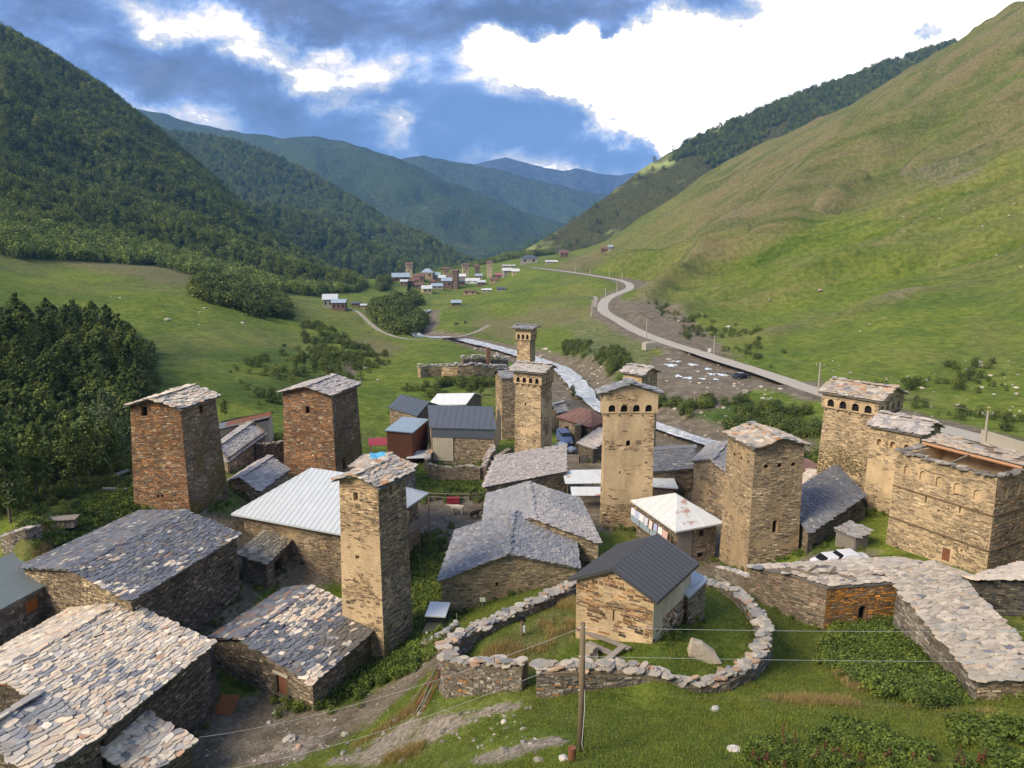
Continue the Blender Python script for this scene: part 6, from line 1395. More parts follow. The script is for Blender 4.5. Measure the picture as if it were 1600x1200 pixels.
# rusty sheet, stakes
a = PG(333, 1122, .1); b = PG(345, 1128, .0); u = Vector((1.5, -.3, .1)); v = Vector((.5, .5, 1.25))
base = PD(333, 1110, 51.5); base.z = g1(base.x, base.y)+.1
m = MB(); q4 = [base, base+u, base+u+v, base+v]; m.add(q4+[q+Vector((0, .05, 0)) for q in q4], [(0, 1, 2, 3), (7, 6, 5, 4), (0, 4, 5, 1), (1, 5, 6, 2), (2, 6, 7, 3), (3, 7, 4, 0)]); o = m.build('rusty_sheet', simple_mat('rust', (.30, .12, .05), .9, .4, 5, bmp=.2), origin=base); o.location = base; tag(o, 'rusty metal sheet propped up in the stable yard', 'metal sheet')
for k in range(11):
    a = PG(640+rnd.uniform(-8, 22), 1112+rnd.uniform(-6, 6), 0); b = Vector(ringL[4])+Vector((rnd.uniform(-.5, .1), rnd.uniform(-1.3, -.3), -.6+rnd.uniform(-.5, .3)))
    m = MB(); m.tube([a, a.lerp(b, .5), b], [.05, .045, .035], 5); o = m.build('stake', M_WOODG if k % 2 else M_WOODR, origin=a); o.location = a; tag(o, 'thin wooden stake leaning in a bundle against the ring wall', 'stake', 'stakes leaning against the ring wall')
# ------------------------------------------------------------------ poles, wires
def wooden_pole():
    p = PD(908, 1100, 29.0); zt = PD(908, 974, 29.0).z; zg = g1(p.x, p.y); th = empty('utility_pole', (p.x, p.y, zg), 'weathered wooden pole with wires in the foreground before the chapel', 'utility pole')
    m = MB(); H = zt-zg; m.tube([(0, 0, -.5), (.02, 0, H*.5), (0, 0, H)], [.15, .135, .11], 10); m.build('shaft', M_WOOD, th, smooth=True)
    for z in (H-.15, H-1.45, H-3.0):
        m = MB(); m.tube([(-.14, -.05, z), (.16, -.05, z)], .03, 6); m.build('insulator', M_WHITE, th)
    m = MB(); m.tube([(.12, -.1, H-3.0), (.14, -.1, H*.35), (.05, -.13, .4), (.16, -.1, 0)], .015, 5); m.build('cable', M_WHITE, th)
    p2 = PD(894, 1170, 27.5); z2 = g1(p2.x, p2.y); m = MB(); m.tube([(p2.x, p2.y, z2-.3), (p2.x, p2.y, PD(894, 1168, 27.5).z)], [.17, .16], 9); m.tube([(p2.x, p2.y, z2-.3), (p2.x, p2.y, z2)], .1, 5)
    o = m.build('pole_stub', M_WOODR, origin=p2); o.location = p2; tag(o, 'short reddish brown stump post beside the foreground pole', 'post')
    return Vector((p.x, p.y, zg)), H
PB_, PH = wooden_pole()
def wire(a, b, sag, label, col=M_MGREY, r=.006):
    a, b = Vector(a), Vector(b); pts = [a.lerp(b, t/14)-Vector((0, 0, sag*4*(t/14)*(1-t/14))) for t in range(15)]; m = MB(); m.tube(pts, r, 4); o = m.build('wire', col, origin=a); o.location = a; tag(o, label, 'wire', 'power wires'); return o
Pp = lambda z: PB_+Vector((0, -.05, z))
wire(Pp(PH-.15), PZ(311, 1152, -32.0), .7, 'wire running from the pole top down left to the lean-to roof')
wire(Pp(PH-1.45), PD(330, 1206, 41), .7, 'second wire running from the pole down to the bottom left')
p2 = PD(1790, 1000, 30); zg2 = g1(p2.x, p2.y); m = MB(); zt2 = PD(1790, 985, 30).z; m.tube([(0, 0, -.5), (0, 0, zt2-zg2+.3)], [.14, .11], 8); o = m.build('utility_pole', M_WOOD); o.location = (p2.x, p2.y, zg2); tag(o, 'wooden pole carrying the wires beyond the right edge', 'utility pole')
wire(Pp(PH-.15), (p2.x, p2.y, zt2), .12, 'upper wire running right from the foreground pole')
wire(Pp(PH-1.45), (p2.x, p2.y, PD(1790, 1033, 30).z), .10, 'middle wire running right across the ring wall')
wire(Pp(PH-3.0), (p2.x, p2.y, PD(1790, 1112, 30).z), .15, 'lower dark wire running right above the grass', M_WOOD)
def solar_lamp():
    p = PD(815, 1030, 47); zg = g1(p.x, p.y); zt = PD(815, 970, 47).z; th = empty('solar_lamp', (p.x, p.y, zg), 'thin post with tilted black solar panel and lamp inside the ring wall', 'lamp post')
    m = MB(); H = zt-zg; m.tube([(0, 0, -.3), (0, 0, H)], .09, 8); m.build('post', M_WOOD, th)
    m = MB(); m.box((0, 0, H+.15), (.55, .05, .42), ax=(Vector((.95, .2, -.15)).normalized(), Vector((-.1, .8, .5)).normalized(), Vector((-.95, .2, -.15)).normalized().cross(Vector((0, 1, 0))))); m.build('panel', M_GLASS, th)
    m = MB(); m.box((.15, -.1, H-.55), (.16, .14, .4)); m.build('lamp', M_MGREY, th)
solar_lamp()
def sign_board():
    p = PD(754, 937, 62.5); zg = g1(p.x, p.y); th = empty('info_board', (p.x, p.y, zg), 'small pale board on a thin post before the gabled slate house', 'sign')
    m = MB(); m.box((0, 0, p.z-zg), (.5, .05, .38)); m.build('board', simple_mat('pale_board', (.50, .55, .42), .7, .15, 9), th)
    m = MB(); m.tube([(0, .04, -.3), (0, .04, p.z-zg)], .03, 6); m.build('post', M_WOODG, th)
sign_board()
m = MB(); q_ = PD(715, 995, 58); q_.z = g1(q_.x, q_.y); m.tube([q_-Vector((0, 0, .3)), q_+Vector((-.05, 0, 1.5))], .035, 6); m.tube([q_+Vector((-.05, 0, 1.45)), q_+Vector((-.05, 0, 1.5))], .05, 6); o = m.build('post', M_WOODG, origin=q_); o.location = q_; tag(o, 'bare thin post at the end of the curving yard wall', 'post')
def road_pole(px, pyb, pyt, label, arm=True, r=.14):
    h = hit(px, pyb); top = PD(px, pyt, h.y); H = top.z-h.z; th = empty('utility_pole', h, label, 'utility pole', 'concrete poles along the road')
    m = MB(); m.tube([(0, 0, -.5), (0, 0, H)], [r*1.4, r], 6); m.build('shaft', M_PALEC, th)
    if arm:
        m = MB(); m.beam((-.9, 0, H-.5), (.9, 0, H-.5), .1); m.build('crossarm', M_WOODG, th)
        for s in (-.8, 0, .8): m = MB(); m.tube([(s, 0, H-.45), (s, 0, H-.2)], .05, 5); m.build('insulator', M_WHITE, th)
    return h+Vector((0, 0, H-.3))
M_PALEC = simple_mat('pale_concrete', (.42, .38, .31), .9, .15, 2, bmp=.2)
rp = []
for px, b_, t_, l in ((1538, 690, 642, 'pole behind the fort'), (1278, 617, 567, 'pole beside the corbelled tower'), (1115, 558, 524, 'pole above the puddled gravel lot'), (1010, 528, 499, 'pole above the pale concrete block'),
                      (925, 494, 468, 'pole at the track junction'), (946, 468, 450, 'pole inside the lower bend'), (964, 457, 434, 'pole inside the upper bend'), (972, 438, 427, 'pole at the upper bend top'), (952, 433, 421, 'small pole on the upper straight'), (922, 430, 419, 'distant small pole left of the bend'), (899, 426, 415, 'most distant small roadside pole')):
    rp.append(road_pole(px, b_, t_, 'concrete power ' + l, r=.14 if px > 1000 else .22, arm=(px > 1000 or px == 925)))
for i in range(3): wire(rp[i], rp[i+1], 1.2, ('wire span above the road behind the fort', 'wire span above the gravel lot', 'wire span toward the junction')[i], M_WOODG, .02)
# barrier wall and concrete block by the road
a, b = hit(1533, 687), hit(1640, 722); m = MB(); m.beam(a+Vector((0, 0, .8)), b+Vector((0, 0, .8)), .3, 1.7); o = m.build('barrier_wall', M_PALEC, origin=a); o.location = a; tag(o, 'low pale concrete barrier wall beside the road at right', 'barrier wall')
q_ = hit(1014, 546); m = MB(); m.box((0, 0, 1.0), (3.8, 2.4, 2.2), rz=.4); m.box((.2, .1, 2.2), (3.2, 1.9, .25), rz=.4); o = m.build('concrete_block', M_PALEC); o.location = q_; tag(o, 'pale concrete block below the road bend', 'concrete block')
m = MB()
q_ = hit(1108, 556)
m.box((0, 0, 1.6), (1.0, .08, 1.2), col=(.75, .75, .72)); m.tube([(0, .05, -.3), (0, .05, 1.6)], .05, 6, col=(.5, .5, .5)); o = m.build('road_sign', M_MIX); o.location = q_; tag(o, 'small white roadside sign beside the road above the lot', 'sign')
# puddles
def puddle_mat():
    m_, t, b = new_mat('puddle_water', .06, .9); b.inputs['Base Color'].default_value = (.22, .26, .30, 1); b.inputs['IOR'].default_value = 1.6; b.inputs['Metallic'].default_value = .55; return m_
M_PUD = puddle_mat()
def puddle(px, py, wx, wy, seed, label):
    c = hit(px, py); r = random.Random(seed); n = 26; d = c.length; sx = wx*d/F_PX; slope = .19; sy = wy*d/F_PX/slope*.9; vs = []
    for k in range(n):
        t = 2*math.pi*k/n; q = 1+.28*math.sin(3*t+seed)+.22*math.sin(5*t+seed*2)+r.uniform(-.12, .12); vs.append((c.x+math.cos(t)*sx*q, c.y+math.sin(t)*sy*q))
    z = max(g1(x, y) for x, y in vs[::4])+.05; z = -36.17
    o = mesh_obj('puddle', [(x-c.x, y-c.y, 0) for x, y in vs], [tuple(range(n))], M_PUD); o.location = (c.x, c.y, z); tag(o, label, 'puddle', 'puddles on the gravel lot'); o['kind'] = 'stuff' if False else 'thing'; del o['kind']
PUD = [(1055, 565, 13, 2.5), (1048, 571, 13, 4), (1082, 570, 10, 3), (1107, 577, 10, 2.4), (1060, 588, 8, 3), (1075, 591, 11, 2.6), (1098, 592, 7, 2), (1112, 585, 9, 3), (1128, 586, 11, 3.5), (1140, 584, 8, 3), (1118, 593, 6, 2), (1058, 557, 8, 1.3), (1090, 581, 5, 1.2), (1150, 590, 7, 2)]
PL_ = ['broad puddle in the upper left group on the gravel lot', 'largest puddle at the left end of the gravel lot', 'puddle just right of the upper left group on the gravel lot', 'narrow puddle in the middle of the gravel lot', 'leftmost puddle of the lower row on the gravel lot', 'long low puddle nearest the camera on the gravel lot', 'small puddle at the bottom middle of the gravel lot', 'puddle left of the wide one near the dark car', 'wide puddle beside the dark car', 'puddle touching the dark car on the gravel lot', 'small puddle below the wide one near the dark car', 'thin farthest puddle at the top of the gravel lot', 'tiny puddle between the upper and lower rows', 'puddle below the dark car at the right']
for i, (a_, b_, c_, d_) in enumerate(PUD): puddle(a_, b_, c_*.62, d_*.62, i, PL_[i])
# ------------------------------------------------------------------ vehicles
def car(label, loc, rz, col, van=False, group='parked cars', tint=None, L=4.1, Wd=1.72, H=1.45, cat='car', name='parked_car'):
    th = empty(name, loc, label, cat, group, rz); pm = simple_mat('car_paint', col, .3, .05, 1, .6, bmp=0); hl = L/2
    if van: prof = [(-hl, .35), (-hl, 1.0), (-hl+.1, H-.1), (-hl+.35, H), (hl-1.3, H), (hl-.75, H-.55), (hl-.1, .95), (hl, .75), (hl, .35)]
    else: prof = [(-hl, .38), (-hl+.03, .82), (-hl+.5, .95), (-hl+1.05, H), (hl-1.75, H), (hl-1.15, .95), (hl-.1, .80), (hl, .62), (hl, .35)]
    m = MB(); n = len(prof); w = Wd/2; vs = []
    for s, ins in ((-1, 0), (1, 0)):
        for x, z in prof: vs.append((x, s*(w-(.16 if z > 1.0 else 0)), z))
    m.add(vs, [tuple(range(n-1, -1, -1)), tuple(range(n, 2*n))]+[(i, (i+1) % n, (i+1) % n+n, i+n) for i in range(n)]); bd = m.build('body', pm, th)
    bv = bd.modifiers.new('bevel', 'BEVEL'); bv.width = .05; bv.segments = 2
    for s in (-1, 1):
        m = MB(); z0, z1 = 1.0, H-.12
        x0, x1 = (-hl+.35, hl-.95) if van else (-hl+.8, hl-1.4)
        y = s*(w-.135); m.add([(x0, y, z0), (x1, y, z0), (x1-.4, y-s*.02, z1), (x0+.25, y-s*.02, z1)], [(0, 1, 2, 3)] if s < 0 else [(3, 2, 1, 0)]); m.build('side_window', M_GLASS, th)
        for x in (-hl+.8, hl-.8):
            m = MB(); m.tube([(x, s*(w-.2), .31), (x, s*(w+.01), .31)], .31, 14); wh = m.build('wheel', simple_mat('tyre', (.02, .02, .02), .9, .1, 1, bmp=0) if 'tyre' not in bpy.data.materials else bpy.data.materials['tyre'], th)
            m = MB(); m.tube([(x, s*(w-.1), .31), (x, s*(w+.02), .31)], .17, 10); m.build('rim', M_MGREY, wh)
        m = MB(); m.box((hl, s*(w-.3), .68), (.06, .35, .16)); m.build('headlight', M_WHITE, th)
    m = MB()
    if van: q = [(hl-1.28, -w+.2, H-.03), (hl-1.28, w-.2, H-.03), (hl-.74, w-.14, H-.5), (hl-.74, -w+.14, H-.5)]
    else: q = [(hl-1.72, -w+.22, H-.03), (hl-1.72, w-.22, H-.03), (hl-1.16, w-.12, .98), (hl-1.16, -w+.12, .98)]
    m.add([(x+.035, y, z+.02) for x, y, z in q], [(3, 2, 1, 0), (0, 1, 2, 3)]); m.build('windscreen', M_GLASS, th)
    m = MB()
    if van: q = [(-hl+.02, -w+.2, 1.05), (-hl+.02, w-.2, 1.05), (-hl+.1, w-.22, H-.15), (-hl+.1, -w+.22, H-.15)]
    else: q = [(-hl+.52, -w+.12, .98), (-hl+.52, w-.12, .98), (-hl+1.02, w-.22, H-.03), (-hl+1.02, -w+.22, H-.03)]
    m.add([(x-.035, y, z+.02) for x, y, z in q], [(0, 1, 2, 3), (3, 2, 1, 0)]); m.build('rear_window', M_GLASS, th)
    return th
def at_px(px, py): h = hit(px, py); return h
car('white hatchback parked beside the corbelled tan tower', at_px(880, 706), math.radians(-35), (.72, .72, .72))
car('blue grey van parked beside the reddish roofed house', at_px(882, 692), math.radians(-80), (.10, .14, .30), van=True, L=4.8, H=2.1, Wd=1.9, cat='van', name='parked_van')
car('dark car standing on the puddled gravel lot', at_px(1158, 591), math.radians(25), (.03, .035, .05), L=4.6)
for px, l in ((1305, 'white car half hidden behind the collapsed ruin, left one'), (1329, 'white car half hidden behind the collapsed ruin, right one')):
    p = PD(px, 868, 69); p.z = g1(p.x, p.y); 
    zz = PD(px, 866, 69).z-1.45; p.z = max(p.z, zz)-.6; car(l, p, math.radians(12), (.70, .70, .72), L=4.3)
def jeep():
    p = PD(683, 985, 61.5); zz = PD(683, 957, 61.5).z; zg = g1(p.x, p.y); H = max(1.9, min(2.6, zz-zg)); th = empty('jeep', (p.x, p.y, zg), 'old olive jeep with flat white canvas top beside the narrow tower', 'jeep', 'parked cars', math.radians(-95))
    ol = simple_mat('olive_paint', (.075, .08, .05), .6, .2, 2, bmp=.05); m = MB(); m.box((0, 0, .85), (3.9, 1.75, .62)); m.box((1.25, 0, 1.2), (1.35, 1.5, .22)); b = m.build('body', ol, th); b.modifiers.new('bevel', 'BEVEL').width = .05
    m = MB(); m.box((-.55, 0, H), (2.6, 1.8, .12)); m.build('roof', M_WHITE, th)
    m = MB(); m.box((-.6, 0, (H+1.15)/2), (2.35, 1.62, H-1.2)); m.build('cabin', M_GLASS, th)
    for s in (-1, 1):
        for x in (-1.2, .5): m = MB(); m.beam((x, s*.82, 1.1), (x, s*.82, H), .07); m.build('roof_post', ol, th)
        for x in (-1.25, 1.25):
            m = MB(); m.tube([(x, s*.68, .38), (x, s*.92, .38)], .38, 14); wh = m.build('wheel', bpy.data.materials['tyre'], th); m = MB(); m.tube([(x, s*.8, .38), (x, s*.93, .38)], .2, 10); m.build('rim', ol, wh)
        m = MB(); m.tube([(1.93, s*.5, 1.05), (1.99, s*.5, 1.05)], .12, 10); m.build('headlight', M_WHITE, th)
jeep()
# ------------------------------------------------------------------ cattle
def cow(px, py, label, col, rz, s=1.0, lying=False):
    p = hit(px, py)
    sk = [((0, 0, 1.05), .36), ((.55, 0, 1.05), .34), ((-.6, 0, 1.08), .33), ((.85, 0, 1.15), .22), ((1.12, 0, 1.25), .16), ((1.32, 0, 1.18), .15), ((1.52, 0, 1.02), .09), ((-.85, 0, 1.12), .2), ((-.95, 0, .95), .05), ((-.98, 0, .55), .035)]
    ed = [(0, 1), (0, 2), (1, 3), (3, 4), (4, 5), (5, 6), (2, 7), (7, 8), (8, 9)]
    for x, par in ((.55, 1), (-.65, 2)):
        for sy in (-1, 1):
            n = len(sk); k = .06 if par == 2 else 0
            sk += [((x, sy*.2, .78), .17 if par == 2 else .13), ((x-k, sy*.21, .45), .075), ((x+(k*.3), sy*.21, .05), .06)]; ed += [(par, n), (n, n+1), (n+1, n+2)]
    n = len(sk); sk += [((1.3, .2, 1.3), .05), ((1.3, -.2, 1.3), .05)]; ed += [(5, n), (5, n+1)]
    me = bpy.data.meshes.new('body'); me.from_pydata([Vector(a)*s for a, _ in sk], ed, []); me.update(); cm = simple_mat('hide', col, .9, .15, 3, bmp=.1); me.materials.append(cm)
    o = bpy.data.objects.new('body', me); COL.objects.link(o); me.skin_vertices or None
    md = o.modifiers.new('skin', 'SKIN'); 
    sv = me.skin_vertices[0] if me.skin_vertices else None
    if sv is None:
        import bmesh
        bm = bmesh.new(); bm.from_mesh(me); ly = bm.verts.layers.skin.verify()
        for i, v in enumerate(bm.verts): v[ly].radius = (sk[i][1]*s, sk[i][1]*s); v[ly].use_root = (i == 0)
        bm.to_mesh(me); bm.free()
    else:
        for i, v in enumerate(sv.data): v.radius = (sk[i][1]*s, sk[i][1]*s)
    o.modifiers.new('sub', 'SUBSURF').levels = 2; o.modifiers['sub'].render_levels = 2; me.polygons.foreach_set('use_smooth', [True]*len(me.polygons)); md.use_smooth_shade = True
    th = empty('cow', p, label, 'cow', None, rz); o.parent = th
    for sy in (-1, 1): m = MB(); m.tube([Vector((1.27, sy*.1, 1.36))*s, Vector((1.3, sy*.2, 1.5))*s], [.025*s, .01*s], 5); m.build('horn', M_CREAM, th)
    return th
cow(714, 804, 'cream coloured cow standing in the muddy yard', (.80, .68, .48), math.radians(172), .95)
cow(742, 810, 'dark brown calf beside the cream cow', (.045, .03, .025), math.radians(40), .75)
for i, (px, py) in enumerate(((713, 509), (727, 506))): cow(px, py, ('black cow grazing on the far river meadow, left one', 'black cow grazing on the far river meadow, right one')[i], (.03, .025, .02), math.radians(60*i+20), 1.1)
m = MB(); q_ = hit(708, 787); m.box((0, 0, .45), (1.6, .6, .7), rz=.05); m.box((0, 0, .82), (1.7, .7, .05), rz=.05); o = m.build('trough', M_RED); o.location = q_; tag(o, 'red painted trough by the rail fence behind the cow', 'trough')
# ------------------------------------------------------------------ scattered rocks (things)
rk = [(1147, 1173, .55, 'white rock on the foreground lawn', (.62, .58, .52)), (453, 1157, .9, 'pale rock at the edge of the stony lane', (.42, .38, .32)), (466, 1168, .5, 'small orange tinted rock by the lane', (.42, .28, .2)), (1117, 1110, .6, 'flat grey stone below the ring wall', (.40, .38, .36)),
      (881, 1188, .5, 'whitish rock left of the pole foot', (.6, .55, .5)), (152, 497, 2.0, 'white boulder on the left meadow', (.6, .58, .52)), (1282, 455, 3.2, 'tan boulder on the right hillside', (.36, .28, .2)), (870, 578, 2.6, 'rounded boulder at the river bank', (.20, .17, .13)), (1098, 692, 1.6, 'pinkish boulder by the stream', (.42, .28, .2)),
      (1222, 666, 1.5, 'pale boulder on the green bank', (.5, .42, .3)), (730, 945, .5, 'white stone slab in front of the gabled slate house', (.6, .57, .5)), (430, 1115, .45, 'pale stone in the stable yard', (.5, .45, .38)), (420, 1130, .4, 'grey stone in the stable yard', (.4, .37, .33)), (787, 1129, .4, 'small whitish stone on the bare rock slope', (.55, .5, .45))]
for i, (px, py, s, l, c_) in enumerate(rk):
    h = hit(px, py); o = inst('rock', ROCKS[i % 5], None, (h.x, h.y, h.z+s*.12), (0, 0, i*1.3), (s, s*.8, s*.8), c_); tag(o, l, 'rock')
# rubble: hundreds of loose stones as one mass
def rubble(name, regs, sizes, col, seed):
    r = random.Random(seed); V = []; F = []; C = []; off = 0
    src = [(np.array([v.co for v in ROCKS_LO[k].vertices]), [tuple(p.vertices) for p in ROCKS_LO[k].polygons]) for k in range(3)]
    for (x0, y0, x1, y1, n) in regs:
        for _ in range(n):
            h = hit(r.uniform(x0, x1), r.uniform(y0, y1))
            if h is None: continue
            s = r.uniform(*sizes)*(.6+min(h.length, 260)/140)*(r.random()**1.5+.35); a = r.random()*6.3; v, f = src[r.randrange(3)]; ca, sa = math.cos(a), math.sin(a)
            w = v*np.array([s, s*r.uniform(.6, 1), s*r.uniform(.5, 1)]); w = w @ np.array([[ca, sa, 0], [-sa, ca, 0], [0, 0, 1]])+np.array([h.x, h.y, h.z+s*.1]); V.append(w); F += [tuple(i+off for i in q) for q in f]; off += len(v)
            C.append(np.repeat((np.array(col)*r.uniform(.6, 1.3))[None], len(v), 0))
    o = mesh_obj(name, np.concatenate(V), F, M_STONE, cols=np.concatenate(C)); tag(o, kind='stuff'); return o
ROCKS_LO = [rock_mesh(40+i, .7, 1) for i in range(3)]
_hit0 = hit
rubble('loose_stones', [(420, 1090, 540, 1180, 60), (320, 1150, 480, 1200, 90), (560, 1040, 700, 1120, 90), (670, 785, 760, 850, 60), (600, 1110, 860, 1170, 60)], (.10, .28), (.36, .32, .27), 3)
rubble('rock_outcrop', [(500, 1140, 640, 1195, 34), (620, 1100, 830, 1150, 40), (690, 1155, 890, 1195, 26)], (.15, .6), (.27, .24, .20), 13)
rubble('hillside_stones', [(1400, 250, 1600, 420, 40), (1040, 330, 1400, 520, 30), (1300, 560, 1600, 660, 90), (100, 460, 420, 520, 30), (1040, 600, 1240, 690, 110), (1030, 550, 1190, 600, 30), (850, 570, 960, 640, 70), (560, 560, 600, 600, 10), (700, 535, 860, 570, 60)], (.25, .8), (.42, .38, .31), 4)
# ------------------------------------------------------------------ the far village
M_PINK = simple_mat('faded_pink_sheet', (.36, .12, .14), .6, .15, 1)
FW = {'tan': simple_mat('far_tan_wall', (.34, .25, .16), .9, .3, .8), 'brown': simple_mat('far_brown_wall', (.16, .11, .08), .9, .3, .8), 'cream': simple_mat('far_cream_wall', (.45, .36, .25), .9, .2, .8), 'grey': simple_mat('far_grey_wall', (.30, .28, .25), .9, .2, .8), 'white': M_WHITE, 'blue': M_MDARK}
def far_house(px, pyb, wpx, hpx, roofpx, wall, rmat, label, rz=0.0, d=None, depth=1.0, cat='house', tower_=False, wins=2, hip=False):
    h = hit(px, pyb) if d is None else None
    if h is None or (d is None and h.y > 1500): h = PD(px, pyb, d or 850)
    zc = h.y*CP-h.z*SP; s = zc/F_PX; w, H, rh = wpx*s*.9, hpx*s, roofpx*s; dp = w*depth
    th = empty('far_tower' if tower_ else 'far_house', h, label, cat, 'far village towers' if tower_ else 'houses of the far village', rz)
    m = MB(); m.box((0, dp/2, H/2-2), (w, dp, H+4)); m.build('wall', FW[wall], th)
    if tower_:
        m = MB(); m.box((0, dp/2, H+.0), (w*1.18, dp*1.18, H*.16)); m.build('crown', FW[wall], th)
        m = MB(); m.box((0, dp/2, H*1.08+.15), (w*1.35, dp*1.35, .3)); m.add([(-w*.65, -dp*.15, H*1.08+.3), (w*.65, -dp*.15, H*1.08+.3), (w*.65, dp*1.15, H*1.08+.3), (-w*.65, dp*1.15, H*1.08+.3), (-w*.65, dp/2, H*1.08+rh), (w*.65, dp/2, H*1.08+rh)], [(0, 1, 5, 4), (2, 3, 4, 5), (0, 4, 3), (1, 2, 5)]); m.build('roof', rmat, th)
        for k in range(2): m = MB(); m.box((-w*.15+k*w*.3, -.02, H*(.55+.2*k)), (w*.14, .1, w*.22)); m.build('window', M_DARK, th)
    else:
        o_ = .5; z = H-.05; m = MB()
        if hip: m.add([(-w/2-o_, -o_, z), (w/2+o_, -o_, z), (w/2+o_, dp+o_, z), (-w/2-o_, dp+o_, z), (-w*.15, dp/2, z+rh), (w*.15, dp/2, z+rh)], [(0, 1, 5, 4), (1, 2, 5), (2, 3, 4, 5), (3, 0, 4), (3, 2, 1, 0)])
        else: m.add([(-w/2-o_, -o_, z), (w/2+o_, -o_, z), (w/2+o_, dp+o_, z), (-w/2-o_, dp+o_, z), (-w/2-o_, dp/2, z+rh), (w/2+o_, dp/2, z+rh)], [(0, 1, 5, 4), (2, 3, 4, 5), (0, 4, 3), (1, 2, 5), (3, 2, 1, 0)])
        m.build('roof', rmat, th)
        for k in range(wins): m = MB(); m.box((-w/2+w*(k+.5)/wins, -.03, H*.6), (w/wins*.3, .12, H*.32)); m.build('window', M_DARK, th)
    return th
for px, pb, w, hh, wl, l in ((640, 434, 10, 19, 'cream', 'leftmost far tower standing alone above the blue roofed house'), (697, 436, 10, 14, 'tan', 'far tan tower right of the pale gabled roofs'), (711, 452, 9, 26, 'brown', 'tall brown far tower nearest the front of the far village'), (728, 433, 10, 17, 'cream', 'cream far tower in the middle of the far village'),
                             (745, 434, 7, 16, 'brown', 'thin dark brown far tower'), (765, 434, 9, 21, 'cream', 'rightmost cream far tower beside the pink roofs')):
    far_house(px, pb, w, hh, 3, wl, M_MRUST, l, rz=rnd.uniform(-.3, .3), tower_=True, cat='tower')
for a_ in ((627, 440, 30, 7, 6, 'brown', M_MBLUE, 'far house with long blue roof at the village left end', .2), (655, 440, 16, 8, 4, 'brown', M_MRUST, 'far brown house right of the lone tower'), (667, 436, 20, 10, 6, 'tan', M_MBLUE, 'far house with pale blue hip roof', 0), (681, 437, 14, 7, 4, 'cream', M_MBLUE, 'small far house with blue gable'),
           (698, 451, 18, 12, 5, 'brown', M_MBLUE, 'far two storey house with slate blue roof', 0), (668, 459, 16, 8, 5, 'cream', M_MLIGHT, 'far white gabled house below the village', .3), (683, 452, 20, 5, 4, 'grey', M_MBLUE, 'far long shed with blue grey roof', .1), (722, 437, 12, 5, 4, 'grey', M_MLIGHT, 'small far pale roof among the towers', 0),
           (738, 443, 24, 4, 4, 'white', M_MLIGHT, 'far long white roofed shed', 0), (655, 452, 14, 7, 3, 'brown', M_MRUST, 'far brown ruin like house below the lone tower', 0), (640, 447, 18, 8, 2, 'brown', M_MRUST, 'far low brown wall house at the mound', 0), (734, 461, 22, 6, 1, 'tan', M_MRUST, 'far tan roofless building before the village', 0), (760, 457, 16, 4, 2, 'grey', M_MLIGHT, 'far grey ruin wall right of the roofless building', 0),
           (713, 478, 16, 5, 4, 'brown', M_MBLUE, 'lone small shed with blue grey roof on the river terrace', .1), (783, 433, 20, 3, 3, 'brown', M_PINK, 'far long pink red roof', 0), (794, 428, 16, 5, 4, 'grey', M_MLIGHT, 'far pale lilac gabled house', .2), (806, 428, 12, 4, 4, 'cream', M_MLIGHT, 'far small white roofed house', .1), (783, 455, 14, 4, 2, 'grey', M_MDARK, 'far dark blue shed beside the terrace track', 0),
           (650, 445, 12, 8, 4, 'tan', M_MRUST, 'far tan house crowding behind the lone tower', .2), (690, 443, 12, 9, 4, 'brown', M_MGREY, 'far brown house between tan tower and slate blue roof', -.2), (704, 441, 10, 8, 4, 'tan', M_MRUST, 'far narrow tan house beside the tall brown tower', 0), (720, 446, 14, 6, 3, 'brown', M_MDARK, 'far low dark house right of the tall brown tower', .2),
           (752, 447, 14, 6, 3, 'brown', M_MGREY, 'far brown barn below the thin dark tower', 0), (772, 442, 14, 5, 3, 'tan', M_MRUST, 'far tan barn right of the last tower', -.1), (676, 447, 12, 7, 3, 'brown', M_MRUST, 'far dark brown cabin under the hip roof', 0), (748, 437, 12, 6, 3, 'tan', M_MBLUE, 'far tan house beside the thin dark tower', 0), (631, 447, 12, 7, 3, 'brown', M_MGREY, 'far stone barn at the left foot of the mound', 0),
           (827, 412, 30, 8, 5, 'grey', M_MDARK, 'grey hip roofed guest house above the far village', 0), (882, 402, 14, 7, 4, 'brown', M_MRUST, 'small brown building right of the guest house', 0), (862, 412, 20, 3, 2, 'grey', M_MLIGHT, 'pale low walls beside the guest house', 0), (945, 394, 12, 5, 3, 'brown', M_MRUST, 'tiny brown cabin on the right slope', 0), (954, 392, 8, 6, 3, 'grey', M_MBLUE, 'tiny blue cabin on the right slope', 0),
           (795, 418, 22, 3, 1, 'grey', M_MLIGHT, 'pale stone yard walls left of the guest house', 0), (878, 397, 9, 4, 3, 'grey', M_MDARK, 'small grey roof behind the brown building', 0)):
    far_house(*a_[:8], rz=a_[8] if len(a_) > 8 else 0, hip=('hip' in a_[7]))
for a_ in ((516, 482, 24, 14, 8, 'grey', M_MGREY, 'grey two storey farmhouse by the left meadow path', .15), (529, 486, 23, 13, 5, 'brown', M_MBLUE, 'brown farmhouse wing with blue grey roof beside the path', .05), (555, 479, 13, 5, 2, 'brown', M_MDARK, 'small dark shed right of the farmhouses', 0), (569, 482, 12, 5, 2, 'tan', M_MGREY, 'small tan shed at the path bend', 0)):
    far_house(*a_[:8], rz=a_[8], wins=3)
